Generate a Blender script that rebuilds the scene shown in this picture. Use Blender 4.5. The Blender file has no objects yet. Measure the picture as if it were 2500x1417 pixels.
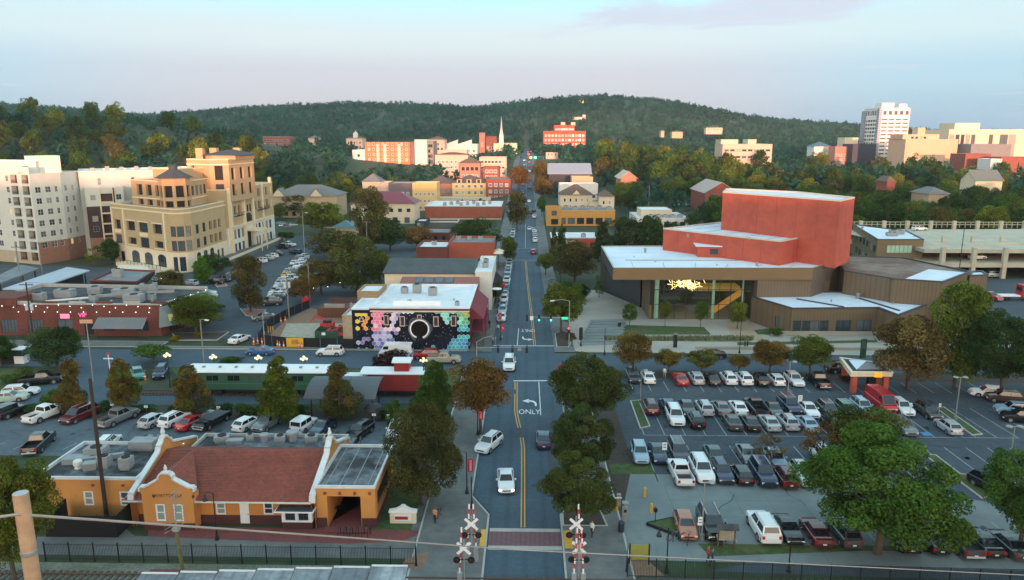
import bpy, bmesh, math, random
import numpy as np
from mathutils import Vector, Matrix, noise
from math import radians, sin, cos, pi

sc = bpy.context.scene
col = sc.collection
R = random.Random(11)

# ------------------------------------------------------------------ camera, sky, sun, exposure
F_PX, CAM_H, HORIZON = 1800.0, 37.0, 335.0
PITCH = math.atan((708.33 - HORIZON) / F_PX)
YAW = math.atan(37 * cos(PITCH) / F_PX)
cd = bpy.data.cameras.new('camera'); cam = bpy.data.objects.new('camera', cd); col.objects.link(cam)
cam.location = (0, 0, CAM_H); cam.rotation_euler = (pi / 2 - PITCH, 0, YAW)
cd.sensor_width = 36; cd.lens = F_PX / 2500 * 36; cd.clip_start = .5; cd.clip_end = 9000
sc.camera = cam

SUN_EL, SUN_AZ = radians(2.9), radians(6)          # low sun behind the camera, a little to the right
w = bpy.data.worlds.new('World'); sc.world = w; w.use_nodes = True
nt = w.node_tree; N = nt.nodes; L = nt.links; N.clear()
out = N.new('ShaderNodeOutputWorld'); bg = N.new('ShaderNodeBackground')
sky = N.new('ShaderNodeTexSky'); sky.sky_type = 'NISHITA'; sky.sun_disc = False
sky.sun_elevation = SUN_EL; sky.sun_rotation = pi - SUN_AZ; sky.altitude = 400
sky.air_density = 1.0; sky.dust_density = 1.2; sky.ozone_density = 1.0
bg.inputs['Strength'].default_value = .13
SKY_A = [(2.05,1.98,2.35),(2.15,2.05,2.4),(2.28,2.32,2.72),(2.6,2.98,3.2),(1.95,3.6,4.0),(2.5,3.7,4.3)]
SKY_B = [(1.05, 1.85, 2.55), (1.15, 2.0, 2.65), (1.65, 2.5, 3.1), (2.35, 3.0, 3.25), (2.15, 3.45, 3.85)]
CLOUD = (2.35, 2.5, 2.95)
tc = N.new('ShaderNodeTexCoord'); sep = N.new('ShaderNodeSeparateXYZ'); L.new(tc.outputs['Generated'],sep.inputs[0])
# evening sky: pale cyan above; low down the pink belt opposite the sun, blue beside it, and the glow round the sun itself in the west
def node(t, **kw):
    n = N.new(t)
    for a, b in kw.items(): setattr(n, a, b)
    return n
def ramp(stops):
    n = node('ShaderNodeValToRGB'); L.new(sep.outputs['Z'],n.inputs[0]); cr = n.color_ramp; cr.interpolation = 'EASE'
    for e,(p_,c_) in zip([cr.elements[0],cr.elements[1]] + [cr.elements.new(.5) for _ in stops[2:]],stops): e.position = p_; e.color = (*c_,1)
    return n
def mapr(src, a, b, lo=0, hi=1):
    n=node('ShaderNodeMapRange',interpolation_type='SMOOTHSTEP');n.inputs['From Min'].default_value=a;n.inputs['From Max'].default_value=b;n.inputs['To Min'].default_value=lo;n.inputs['To Max'].default_value=hi;L.new(src,n.inputs['Value']); return n.outputs[0]
def mixc(f, a, b, mode='MIX'):
    n = node('ShaderNodeMix', data_type='RGBA', blend_type=mode)
    for k_, v_ in ((0, f), ('A', a), ('B', b)):
        if hasattr(v_, 'is_linked'): L.new(v_, n.inputs[k_])
        else: n.inputs[k_].default_value = v_ if not isinstance(v_, tuple) else (*v_, 1)
    return n.outputs['Result']
flat_ = node('ShaderNodeVectorMath',operation='MULTIPLY'); L.new(tc.outputs['Generated'],flat_.inputs[0]); flat_.inputs[1].default_value = (1,1,0)
nrm_ = node('ShaderNodeVectorMath', operation='NORMALIZE'); L.new(flat_.outputs[0], nrm_.inputs[0])
dot_=node('ShaderNodeVectorMath',operation='DOT_PRODUCT');L.new(nrm_.outputs[0],dot_.inputs[0]);dot_.inputs[1].default_value=(-sin(SUN_AZ),cos(SUN_AZ),0);opp=dot_.outputs['Value']
belt=ramp([(0,SKY_A[0]),(.03,SKY_A[1]),(.075,SKY_A[2]),(.125,SKY_A[3]),(.185,SKY_A[4]),(1,SKY_A[5])]);side=ramp([(0,SKY_B[0]),(.03,SKY_B[1]),(.075,SKY_B[2]),(.125,SKY_B[3]),(.185,SKY_B[4]),(1,SKY_A[5])])
base_ = mixc(mapr(opp, .84, .985), side.outputs[0], belt.outputs[0])
low_ = mapr(sep.outputs['Z'], .0, .48, 1, 0)
gl = node('ShaderNodeMath',operation='MULTIPLY'); L.new(mapr(opp,.25,-.95),gl.inputs[0]); L.new(low_,gl.inputs[1])
base_ = mixc(gl.outputs[0], base_, (30, 22, 15.0))
base_ = mixc(.9, sky.outputs[0], base_)
# thin clouds: stretched noise on a plane high above
dv = node('ShaderNodeMath',operation='MAXIMUM'); L.new(sep.outputs['Z'],dv.inputs[0]); dv.inputs[1].default_value = .02
pl_=node('ShaderNodeVectorMath',operation='DIVIDE');L.new(flat_.outputs[0],pl_.inputs[0]);cb_=node('ShaderNodeCombineXYZ');[L.new(dv.outputs[0],cb_.inputs[q_]) for q_ in (0,1)];cb_.inputs[2].default_value=1;L.new(cb_.outputs[0],pl_.inputs[1])
mp = node('ShaderNodeMapping'); mp.inputs['Location'].default_value = (3.1,.4,0); mp.inputs['Scale'].default_value = (.75,.55,1); L.new(pl_.outputs[0],mp.inputs[0])
cn=node('ShaderNodeTexNoise');cn.inputs['Scale'].default_value=1.0;cn.inputs['Detail'].default_value=8;cn.inputs['Roughness'].default_value=.6;cn.inputs['Distortion'].default_value=.5;L.new(mp.outputs[0],cn.inputs['Vector'])
ds_=node('ShaderNodeVectorMath',operation='DISTANCE');sc2=node('ShaderNodeVectorMath',operation='MULTIPLY');L.new(pl_.outputs[0],sc2.inputs[0]);sc2.inputs[1].default_value=(.62,.62,1);L.new(sc2.outputs[0],ds_.inputs[0]);ds_.inputs[1].default_value=(1.05,3.95,0)
ad = node('ShaderNodeMath',operation='ADD'); L.new(cn.outputs['Fac'],ad.inputs[0]); L.new(mapr(ds_.outputs['Value'],.1,1.15,.24,-.04),ad.inputs[1])
base_ = mixc(mapr(ad.outputs[0], .53, .72, 0, .85), base_, CLOUD)
L.new(base_, bg.inputs['Color'])
L.new(bg.outputs[0], out.inputs['Surface'])

sd = bpy.data.lights.new('sun', 'SUN'); sd.energy = 3.4; sd.angle = radians(.6); sd.color = (1.0, .45, .27)
so = bpy.data.objects.new('sun', sd); col.objects.link(so); so.location = (0, -50, 300)
so.rotation_euler = (pi / 2 - SUN_EL, 0, SUN_AZ)
vs = sc.view_settings; vs.view_transform = 'Standard'; vs.look = 'None'; vs.gamma = 1; vs.use_curve_mapping = False
vs.exposure = 1.24
sc.cycles.max_bounces = 5; sc.cycles.diffuse_bounces = 3; sc.cycles.glossy_bounces = 2; sc.cycles.transmission_bounces = 2
sc.cycles.volume_bounces = 0; sc.cycles.transparent_max_bounces = 8
sc.cycles.use_denoising = True
# ------------------------------------------------------------------ helpers
_c, _s, _cp, _sp = cos(PITCH), sin(PITCH), cos(YAW), sin(YAW)
def G(px, py, z=0.0):
    """the point of the level z that lies under a pixel of the 2500 px photograph"""
    u, v = px - 1250, py - 708.33
    y = F_PX * _c - v * _s; zz = -F_PX * _s - v * _c; t = (z - CAM_H) / zz
    return ((u * _cp - y * _sp) * t, (u * _sp + y * _cp) * t)
def zat(X, Y, py):
    """height over (X, Y) at which a vertical line meets a pixel row"""
    yr = -X * _sp + Y * _cp; v = py - 708.33
    return CAM_H + yr * (-F_PX * _s - v * _c) / (F_PX * _c - v * _s)
def xat(px, Y):
    """X at distance Y of a pixel column (near the horizon row)"""
    k = (px - 1250) * _c / F_PX
    return Y * (k * _cp - _sp) / (_cp + k * _sp)
def lerp(a, b, t): return a + (b - a) * t
def sstep(a, b, x):
    t = min(1, max(0, (x - a) / (b - a))); return t * t * (3 - 2 * t)
SKYLINE=[(-800,262),(0,262),(200,278),(330,290),(450,283),(600,272),(700,268),(800,265),(900,264),(1050,266),(1150,274),(1230,266),(1320,254),(1400,250),(1500,247),(1600,251),(1680,264),
           (1760,280),(1850,298),(1950,305),(2050,313),(2150,321),(2250,329),(2400,331),(3300,331)]
def skyrow(px):
    if px <= SKYLINE[0][0]: return SKYLINE[0][1]
    for (a, b), (c, d) in zip(SKYLINE, SKYLINE[1:]):
        if px <= c: return lerp(b, d, (px - a) / (c - a))
    return SKYLINE[-1][1]
BASE = [(-9999, 0), (280, 0), (400, 3.5), (560, 15), (680, 20), (900, 23), (99999, 23)]
def TZ(X, Y):
    """height of the ground"""
    if -170 < Y < 275: return 0.0
    if Y <= -170:
        r = 55 * sstep(-170, -420, Y) * sstep(-620, -440, Y) if Y > -440 else 55 * sstep(-700, -440, Y)
        return r + sstep(-250, -400, Y) * 3 * (noise.noise((X * .006, Y * .01, 3)))
    z = 0
    for (a, b), (c, d) in zip(BASE, BASE[1:]):
        if Y <= c:
            t = (Y - a) / (c - a); z = lerp(b, d, t); break
    k = sstep(300, 430, Y)
    z += k * 40 * math.exp(-((X + 335) / 170) ** 2 - ((Y - 540) / 150) ** 2)
    if X > 60: z -= 8 * sstep(330, 700, Y) * sstep(60, 140, X)
    if X < -12: z -= 5.2 * sstep(325, 420, Y) * (1 - sstep(700, 880, Y)) * sstep(-12, -30, X)
    if Y > 880:
        px = 1250 + F_PX / _c * (X + Y * _sp) / Y
        D = 1650
        zc = CAM_H + D * (HORIZON - skyrow(px)) * _c / F_PX
        t = sstep(880, D, Y)
        z = lerp(z, max(zc, 6), t) + t * 5 * noise.noise((X * .004, Y * .005, 1)) * (1 - t * .7)
        if Y > 2000: z = lerp(z, 10, sstep(2000, 2600, Y))
    return z
def GT(px, py, dz=0.0):
    X, Y = G(px, py, dz)
    lo = None
    for k in range(1, 700):                                          # march along the ray of the pixel
        Yk = 60 + k * 3.0 if k < 400 else 60 + 1200 + (k - 400) * 6
        Xk = xat_row(px, py, Yk); zr = zat(Xk, Yk, py)
        if zr <= TZ(Xk, Yk) + dz: return Xk, Yk
    return Xk, Yk
def xat_row(px, py, Y):
    u, v = px - 1250, py - 708.33; y = F_PX * _c - v * _s
    dx, dy = u * _cp - y * _sp, u * _sp + y * _cp
    return dx / dy * Y

MATS = {}
def mat(name,c,rough=.8,var=.12,scale=.6,metal=0.0,emit=None,estr=0,bump=0.0,c2=None,wave=None,objcol=False,spec=None,var2=0.0,scale2=.07):
    """colour with a fine noise of light and dark, a broad second noise (c2 / var2), ribs (wave) and relief"""
    if name in MATS: return MATS[name]
    m = bpy.data.materials.new(name); m.use_nodes = True; t = m.node_tree; b = t.nodes['Principled BSDF']
    b.inputs['Roughness'].default_value = rough; b.inputs['Metallic'].default_value = metal
    if spec is not None: b.inputs['Specular IOR Level'].default_value = spec
    n = t.nodes; l = t.links
    tcn = n.new('ShaderNodeTexCoord')
    if objcol:
        oi = n.new('ShaderNodeObjectInfo'); src = oi.outputs['Color']
    else:
        rgb = n.new('ShaderNodeRGB'); rgb.outputs[0].default_value = (*c, 1); src = rgb.outputs[0]
    if c2:
        nz = n.new('ShaderNodeTexNoise'); nz.inputs['Scale'].default_value = scale2; nz.inputs['Detail'].default_value = 6; nz.inputs['Roughness'].default_value = .65
        l.new(tcn.outputs['Object'], nz.inputs['Vector'])
        mr=n.new('ShaderNodeMapRange');mr.inputs['From Min'].default_value=.42;mr.inputs['From Max'].default_value=.62;l.new(nz.outputs['Fac'],mr.inputs['Value'])
        mx = n.new('ShaderNodeMix'); mx.data_type = 'RGBA'; l.new(mr.outputs[0],mx.inputs[0]); l.new(src,mx.inputs['A']); mx.inputs['B'].default_value = (*c2,1)
        src = mx.outputs['Result']
    if var:
        nz = n.new('ShaderNodeTexNoise'); nz.inputs['Scale'].default_value = scale; nz.inputs['Detail'].default_value = 5; nz.inputs['Roughness'].default_value = .6
        l.new(tcn.outputs['Object'], nz.inputs['Vector'])
        mr = n.new('ShaderNodeMapRange'); mr.inputs['From Min'].default_value = .3; mr.inputs['From Max'].default_value = .7
        mr.inputs['To Min'].default_value = 1 - var; mr.inputs['To Max'].default_value = 1 + var; l.new(nz.outputs['Fac'],mr.inputs['Value'])
        mu = n.new('ShaderNodeVectorMath'); mu.operation = 'SCALE'; l.new(src,mu.inputs[0]); l.new(mr.outputs[0],mu.inputs['Scale']); src = mu.outputs[0]
    if wave:                                                          # (axis, ribs per metre, depth) standing seams or courses
        wv = n.new('ShaderNodeTexWave'); wv.bands_direction = wave[0]; wv.inputs['Scale'].default_value = wave[1] * .314; wv.inputs['Distortion'].default_value = 0
        l.new(tcn.outputs['Object'], wv.inputs['Vector'])
        mr=n.new('ShaderNodeMapRange');mr.inputs['From Min'].default_value=.0;mr.inputs['From Max'].default_value=.35;mr.inputs['To Min'].default_value=1-wave[2];mr.inputs['To Max'].default_value=1
        l.new(wv.outputs['Fac'], mr.inputs['Value'])
        mu = n.new('ShaderNodeVectorMath'); mu.operation = 'SCALE'; l.new(src,mu.inputs[0]); l.new(mr.outputs[0],mu.inputs['Scale']); src = mu.outputs[0]
    l.new(src, b.inputs['Base Color'])
    if bump:
        nz=n.new('ShaderNodeTexNoise');nz.inputs['Scale'].default_value=scale*4;nz.inputs['Detail'].default_value=3;l.new(tcn.outputs['Object'],nz.inputs['Vector'])
        bp=n.new('ShaderNodeBump');bp.inputs['Strength'].default_value=bump;bp.inputs['Distance'].default_value=.1;l.new(nz.outputs['Fac'],bp.inputs['Height']);l.new(bp.outputs[0],b.inputs['Normal'])
    if emit:
        b.inputs['Emission Color'].default_value = (*emit,1); b.inputs['Emission Strength'].default_value = estr
    MATS[name] = m; return m

class MB:
    """collects faces in world coordinates; build() links them as one mesh object"""
    def __init__(s): s.v = []; s.f = []; s.mi = []; s.m = []
    def _m(s, m):
        if m not in s.m: s.m.append(m)
        return s.m.index(m)
    def add(s, vs, fs, m=None):
        o = len(s.v); s.v += [tuple(p) for p in vs]; k = s._m(m)
        for f in fs: s.f.append(tuple(i + o for i in f)); s.mi.append(k)
        return s
    def quad(s, a, b, c, d, m=None): return s.add((a, b, c, d), ((0, 1, 2, 3),), m)
    def poly(s,pts,z,m=None): return s.add([(p[0],p[1],z if len(p) < 3 else p[2]) for p in pts],(tuple(range(len(pts))),),m)
    def box(s, x0, x1, y0, y1, z0, z1, m=None):
        return s.add([(x, y, z) for z in (z0, z1) for x, y in ((x0, y0), (x1, y0), (x1, y1), (x0, y1))],
                     ((3, 2, 1, 0), (4, 5, 6, 7), (0, 1, 5, 4), (1, 2, 6, 5), (2, 3, 7, 6), (3, 0, 4, 7)), m)
    def obox(s, c, sz, rot=0, m=None, tilt=0):
        M = Matrix.Translation(c) @ Matrix.Rotation(rot, 4, 'Z') @ Matrix.Rotation(tilt, 4, 'X')
        a, b, d = sz[0] / 2, sz[1] / 2, sz[2] / 2
        return s.add([M @ Vector(p) for p in [(x,y,z) for z in (-d,d) for x,y in ((-a,-b),(a,-b),(a,b),(-a,b))]],
                     ((3, 2, 1, 0), (4, 5, 6, 7), (0, 1, 5, 4), (1, 2, 6, 5), (2, 3, 7, 6), (3, 0, 4, 7)), m)
    def prism(s, pts, z0, z1, m=None, cap=True, bottom=False, mcap=None):
        n = len(pts); t1 = z1 if isinstance(z1, (list, tuple)) else [z1] * n
        o = [(p[0], p[1], z0) for p in pts] + [(p[0], p[1], t1[i]) for i, p in enumerate(pts)]
        s.add(o, [(i, (i + 1) % n, n + (i + 1) % n, n + i) for i in range(n)], m)
        if cap: s.add([(p[0], p[1], t1[i]) for i, p in enumerate(pts)], (tuple(range(n)),), mcap or m)
        if bottom: s.add([(p[0], p[1], z0) for p in pts], (tuple(range(n))[::-1],), m)
        return s
    def tube(s, pts, r, m=None, n=8, r1=None, caps=True):
        pts = [Vector(p) for p in pts]; k = len(pts); vs = []
        for i, p in enumerate(pts):
            d = (pts[min(i + 1, k - 1)] - pts[max(i - 1, 0)]).normalized()
            a = d.cross(Vector((0,0,1)) if abs(d.z) < .95 else Vector((1,0,0))).normalized(); b = a.cross(d)
            rr = r if r1 is None else lerp(r, r1, i / (k - 1))
            for j in range(n):
                t = 2 * pi * j / n; vs.append(p + rr * (cos(t) * a + sin(t) * b))
        fs = [(i * n + j,i * n + (j + 1) % n,(i + 1) * n + (j + 1) % n,(i + 1) * n + j) for i in range(k - 1) for j in range(n)]
        if caps: fs += [tuple(range(n))[::-1], tuple((k - 1) * n + j for j in range(n))]
        return s.add(vs, [f[::-1] for f in fs], m)
    def lathe(s, c, prof, m=None, n=12):
        vs = [(c[0] + r * cos(2 * pi * j / n),c[1] + r * sin(2 * pi * j / n),c[2] + z) for r,z in prof for j in range(n)]
        k = len(prof)
        return s.add(vs,[(i * n + j,i * n + (j + 1) % n,(i + 1) * n + (j + 1) % n,(i + 1) * n + j) for i in range(k - 1) for j in range(n)],m)
    def mesh(s, name, off=(0, 0, 0), smooth=False):
        me = bpy.data.meshes.new(name)
        me.from_pydata([(p[0] - off[0], p[1] - off[1], p[2] - off[2]) for p in s.v], [], s.f)
        for m in s.m: me.materials.append(m or mat('plain_grey', (.3, .3, .3)))
        me.polygons.foreach_set('material_index', s.mi)
        if smooth: me.polygons.foreach_set('use_smooth', [True] * len(s.f))
        me.update(); return me
    def build(s, name, parent=None, smooth=False, origin=None, **props):
        off = Vector(parent.location) if parent is not None else Vector((0, 0, 0))
        if parent is not None and parent.parent is not None: off = off + Vector(parent.parent.location)
        og = Vector(origin) if origin is not None else off
        o = bpy.data.objects.new(name, s.mesh(name, og, smooth)); col.objects.link(o)
        o.location = og - off
        if parent is not None: o.parent = parent
        for k, v in props.items(): o[k] = v
        return o
def thing(name, label, cat, loc=(0, 0, 0), group=None):
    o = bpy.data.objects.new(name, None); col.objects.link(o); o.location = loc; o.empty_display_size = .3
    o['label'] = label; o['category'] = cat
    if group: o['group'] = group
    return o
def tag(o, label, cat, group=None):
    o['label'] = label; o['category'] = cat
    if group: o['group'] = group
    return o
def inst(me, name, parent, loc, rz=0, scale=None, color=None):
    o = bpy.data.objects.new(name, me); col.objects.link(o); o.location = loc; o.rotation_euler = (0, 0, rz)
    if parent is not None: o.parent = parent
    if scale: o.scale = scale
    if color: o.color = (*color, 1)
    return o
def copy_tree(o, parent=None):
    c = o.copy(); col.objects.link(c)
    if parent is not None: c.parent = parent
    for ch in KIDS.get(o.name, []): copy_tree(ch, c)
    return c
KIDS = {}
def remember(o):
    """note the children of a thing once, so that copies need no search"""
    for x in [o] + list(o.children_recursive): KIDS[x.name] = list(x.children)
    return o
def text_mesh(body, size, m, ext=.01, name='lettering'):
    cu = bpy.data.curves.new('text','FONT'); cu.body = body; cu.size = size; cu.align_x = 'CENTER'; cu.align_y = 'CENTER'; cu.extrude = ext; cu.resolution_u = 2
    o = bpy.data.objects.new('text',cu); me = bpy.data.meshes.new_from_object(o); bpy.data.objects.remove(o); bpy.data.curves.remove(cu)
    me.materials.clear(); me.materials.append(m); me.name = name; return me
def lettering(body, size, m, parent, loc, rot, name='lettering', ext=.01):
    o = bpy.data.objects.new(name, text_mesh(body, size, m, ext)); col.objects.link(o)
    off = Vector(parent.location) if parent is not None else Vector()
    o.location = Vector(loc) - off; o.rotation_euler = rot
    if parent is not None: o.parent = parent
    return o

# materials of the place
M_asph = mat('asphalt', (.056, .074, .092), .9, .2, 1.4, c2=(.043, .058, .074), scale2=.09, bump=.15)
M_street = mat('worn_street_asphalt',(.058,.092,.125),.88,.14,2.2,c2=(.046,.076,.105),scale2=.14,bump=.12,wave=('X',.55,.16))
M_lotl = mat('pale_asphalt', (.10, .13, .15), .9, .18, 1.4, c2=(.075, .10, .12), scale2=.12)
M_road = mat('road_asphalt', (.060, .092, .122), .88, .14, 2.2, c2=(.048, .075, .102), scale2=.14, bump=.12)
M_conc = mat('concrete', (.19, .22, .22), .9, .14, .8, c2=(.15, .18, .185), scale2=.2)
M_walk = mat('pavement_concrete', (.15, .155, .15), .9, .16, .9, c2=(.115, .12, .12), scale2=.25)
M_plaza = mat('plaza_concrete', (.38, .35, .30), .9, .08, .6, c2=(.31, .29, .25), scale2=.15)
M_kerb = mat('kerb_concrete', (.40, .39, .36), .9, .12, 1.2)
M_grass = mat('grass', (.045, .085, .02), .95, .35, 1.5, c2=(.075, .085, .03), scale2=.2, bump=.5)
M_ground = mat('ground', (.03, .055, .02), .95, .3, .3, c2=(.045, .045, .025), scale2=.03)
M_brickpave = mat('brick_paving', (.20, .055, .05), .9, .18, 3.0, c2=(.15, .05, .05), scale2=.5)
M_gravel = mat('gravel', (.22, .22, .19), .95, .35, 3.5, c2=(.13, .15, .1), scale2=.25, bump=.8)
M_mulch_shade = mat('mulch_and_shade', (.055, .042, .034), .95, .3, 2.0)  # dark brown; also carries tree shade on the kerbside strip
M_white = mat('white_paint', (.80, .80, .80), .7, .05, 2)
M_line = mat('road_white', (.68, .70, .72), .8, .2, 3)
M_yellow = mat('road_yellow', (.66, .36, .05), .8, .15, 3)
M_faint = mat('worn_white', (.33, .35, .37), .85, .3, 3)
M_glass = mat('dark_glass', (.018, .024, .032), .12, 0, spec=.8)
M_glassb = mat('window_glass', (.03, .045, .06), .1, .3, .5, spec=.9)
M_black = mat('black_metal', (.012, .014, .017), .5, .1)
M_steel = mat('grey_steel', (.30, .31, .31), .5, .12, 2, metal=.3)
M_wood = mat('weathered_wood', (.10, .075, .055), .9, .25, 3)
M_dark = mat('dark_interior', (.02, .02, .022), .9, .2)
M_hvac = mat('galvanised_metal', (.27, .285, .295), .6, .12, 1.5)
M_roofw = mat('white_membrane', (.72, .75, .78), .8, .06, .4, c2=(.62, .66, .70), scale2=.15)
M_roofd = mat('dark_roofing', (.032, .036, .043), .9, .3, .8, c2=(.075, .083, .09), scale2=.25)
M_roofg = mat('grey_roofing', (.22, .24, .26), .9, .2, .8, c2=(.15, .17, .19), scale2=.2)
M_brick = mat('red_brick', (.24, .062, .042), .9, .16, 2.5, c2=(.20, .055, .04), scale2=.3)
M_brickd = mat('dark_red_brick', (.16, .045, .035), .9, .2, 2.5, c2=(.12, .04, .032), scale2=.3)
M_cream = mat('cream_stucco', (.72, .62, .46), .85, .05, .8)
M_cwhite = mat('white_stucco', (.66, .66, .61), .85, .05, .8)
# ------------------------------------------------------------------ building kit
WIN = {}
STY = {}
def style(k, nx=2, ny=2, frame=None, pane=None, bar=.05, depth=.16, y=.10, sill=False):
    STY[k] = dict(nx=nx, ny=ny, frame=frame, pane=pane or M_glassb, bar=bar, depth=depth, y=y, sill=sill)
M_fw = mat('white_frame', (.72, .72, .70), .6, .03); M_fd = mat('dark_frame', (.03, .03, .035), .5, .05)
M_ft = mat('tan_frame', (.36, .29, .20), .7, .05)
M_warm = mat('warm_lit_glass', (.5, .4, .2), .3, 0, emit=(1, .75, .35), estr=.22)
M_green = mat('pale_green_glass', (.42, .62, .48), .15, .08, 1.0, spec=.8)
style('w',2,2,M_fw); style('w1',1,2,M_fw); style('d',2,1,M_fd,bar=.06); style('d3',3,2,M_fd,bar=.05); style('t',2,2,M_ft)
style('dark',1,1,M_fd,M_dark,bar=.08,depth=.7,y=.55); style('far',1,1,M_fw,M_glass,bar=.14,depth=.25,y=.12)
style('fard',1,1,M_fd,M_glass,bar=.08,depth=.3,y=.2); style('strip',5,1,M_fd,bar=.07); style('g',6,1,M_fd,M_green,bar=.06)
style('door', 1, 1, M_fd, M_dark, bar=.1)
style('arch', 4, 4, M_fd, bar=.07)
style('farw', 3, 1, M_fw, M_glass, bar=.2, depth=.3, y=.12)
M_blind = mat('drawn_blind',(.30,.29,.26),.6,.15,1.5); M_glassd = mat('sky_glass',(.10,.12,.14),.08,.2,.5,spec=.9)
def winmesh(w, h, k):
    v = R.random(); v = 0 if STY[k]['pane'] is not M_glassb and STY[k]['pane'] is not M_glass else 1 if v < .16 else 2 if v < .18 and w < 1.8 else 3 if v < .5 else 0
    key = (round(w, 2), round(h, 2), k, v)
    if key in WIN: return WIN[key]
    s = STY[k]; b = s['bar']; y = s['y']; f = MB()
    f.box(-w / 2,-w / 2 + b,y - .04,y + .04,0,h,s['frame']); f.box(w / 2 - b,w / 2,y - .04,y + .04,0,h,s['frame'])
    f.box(-w / 2 + b,w / 2 - b,y - .04,y + .04,0,b,s['frame']); f.box(-w / 2 + b,w / 2 - b,y - .04,y + .04,h - b,h,s['frame'])
    for i in range(1,s['nx']): x = -w / 2 + w * i / s['nx']; f.box(x - b * .35,x + b * .35,y - .03,y + .03,b,h - b,s['frame'])
    for i in range(1,s['ny']): z = h * i / s['ny']; f.box(-w / 2 + b,w / 2 - b,y - .025,y + .025,z - b * .35,z + b * .35,s['frame'])
    p = MB().quad((-w / 2,y + .035,0),(w / 2,y + .035,0),(w / 2,y + .035,h),(-w / 2,y + .035,h),(s['pane'],M_blind,M_warm,M_glassd)[v])
    WIN[key] = (f.mesh('window_frame'), p.mesh('pane')); return WIN[key]
def facade(T, mb, p0, p1, z0, z1, m, holes=(), reveal=None):
    """a wall from p0 to p1 (outside on the right hand side) with real openings; a window object is hung in each"""
    p0,p1 = Vector(p0[:2]),Vector(p1[:2]); d = p1 - p0; Lw = d.length; d.normalize(); n = Vector((d.y,-d.x)); a = math.atan2(d.y,d.x)
    P = lambda u, z, k=0.0: (p0.x + d.x * u - n.x * k, p0.y + d.y * u - n.y * k, z)
    H = [h for h in holes if h[0] >= 0 and h[0] + h[2] <= Lw and h[1] >= z0 - 1e-4 and h[1] + h[3] <= z1 + 1e-4]
    us = sorted({0,Lw} | {round(x,4) for h in H for x in (h[0],h[0] + h[2])}); zs = sorted({z0,z1} | {round(x,4) for h in H for x in (h[1],h[1] + h[3])})
    for ua, ub in zip(us, us[1:]):
        if ub - ua < 1e-4: continue
        za = None
        for i, (a0, b0) in enumerate(zip(zs, zs[1:])):
            uc, zc = (ua + ub) / 2, (a0 + b0) / 2
            hole = any(h[0] < uc < h[0] + h[2] and h[1] < zc < h[1] + h[3] for h in H)
            if not hole and za is None: za = a0
            if za is not None and (hole or i == len(zs) - 2):
                e = a0 if hole else b0
                mb.quad(P(ua, za), P(ub, za), P(ub, e), P(ua, e), m); za = None
    for h in H:
        u, z, w, hh, k = h[:5]; s = STY.get(k); dp = s['depth'] if s else h[5] if len(h) > 5 else 1.2
        rm = reveal or m
        mb.quad(P(u,z),P(u,z,dp),P(u,z + hh,dp),P(u,z + hh),rm); mb.quad(P(u + w,z,dp),P(u + w,z),P(u + w,z + hh),P(u + w,z + hh,dp),rm)
        mb.quad(P(u,z,dp),P(u,z),P(u + w,z),P(u + w,z,dp),rm); mb.quad(P(u,z + hh),P(u,z + hh,dp),P(u + w,z + hh,dp),P(u + w,z + hh),rm)
        if not s or dp > .35: mb.quad(P(u,z,dp),P(u + w,z,dp),P(u + w,z + hh,dp),P(u,z + hh,dp),h[6] if len(h) > 6 else M_dark)
        if k == 'arch':
            r = w / 2; cz = z + hh - r * .55
            for sgn in (-1, 1):
                pts = [P(u + r + sgn * r,z + hh + .0)] + [P(u + r + sgn * r * cos(t * pi / 12),cz + r * .55 * sin(t * pi / 12)) for t in range(7)]
                for q in range(1,7): mb.add([pts[0],pts[q],pts[q + 1]] if sgn > 0 else [pts[0],pts[q + 1],pts[q]],[(0,1,2)],m)
        if s:
            f, pn = winmesh(w, hh, k); loc = Vector(P(u + w / 2, z)) - T.location
            fo = inst(f, 'window', T, loc, a); inst(pn, 'pane', fo, (0, 0, 0))
    return Lw
def rows(u0, du, nu, z0, dz, nz, w, h, k, *rest):
    return [(u0 + i * du, z0 + j * dz, w, h, k, *rest) for i in range(nu) for j in range(nz)]
def even(Lw, nu, z0, dz, nz, w, h, k, m=.8, *rest):
    if nu < 1: return []
    st = (Lw - 2 * m) / nu
    return rows(m + (st - w) / 2, st, nu, z0, dz, nz, w, h, k, *rest)
def centre(pts): return (sum(p[0] for p in pts) / len(pts), sum(p[1] for p in pts) / len(pts))
def ccw(pts):
    a = sum(p[0] * q[1] - q[0] * p[1] for p,q in zip(pts,pts[1:] + pts[:1])); return pts if a > 0 else pts[::-1]
def inset(pts, d):
    n = len(pts); o = []
    for i in range(n):
        p, q, r = Vector(pts[i - 1][:2]), Vector(pts[i][:2]), Vector(pts[(i + 1) % n][:2])
        a,b = (q - p).normalized(),(r - q).normalized(); n1,n2 = Vector((-a.y,a.x)),Vector((-b.y,b.x)); k = n1 + n2
        k = k / max(.3, k.dot(n1)) if k.length > 1e-6 else n1
        o.append(tuple(q + k * d))
    return o
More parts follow.
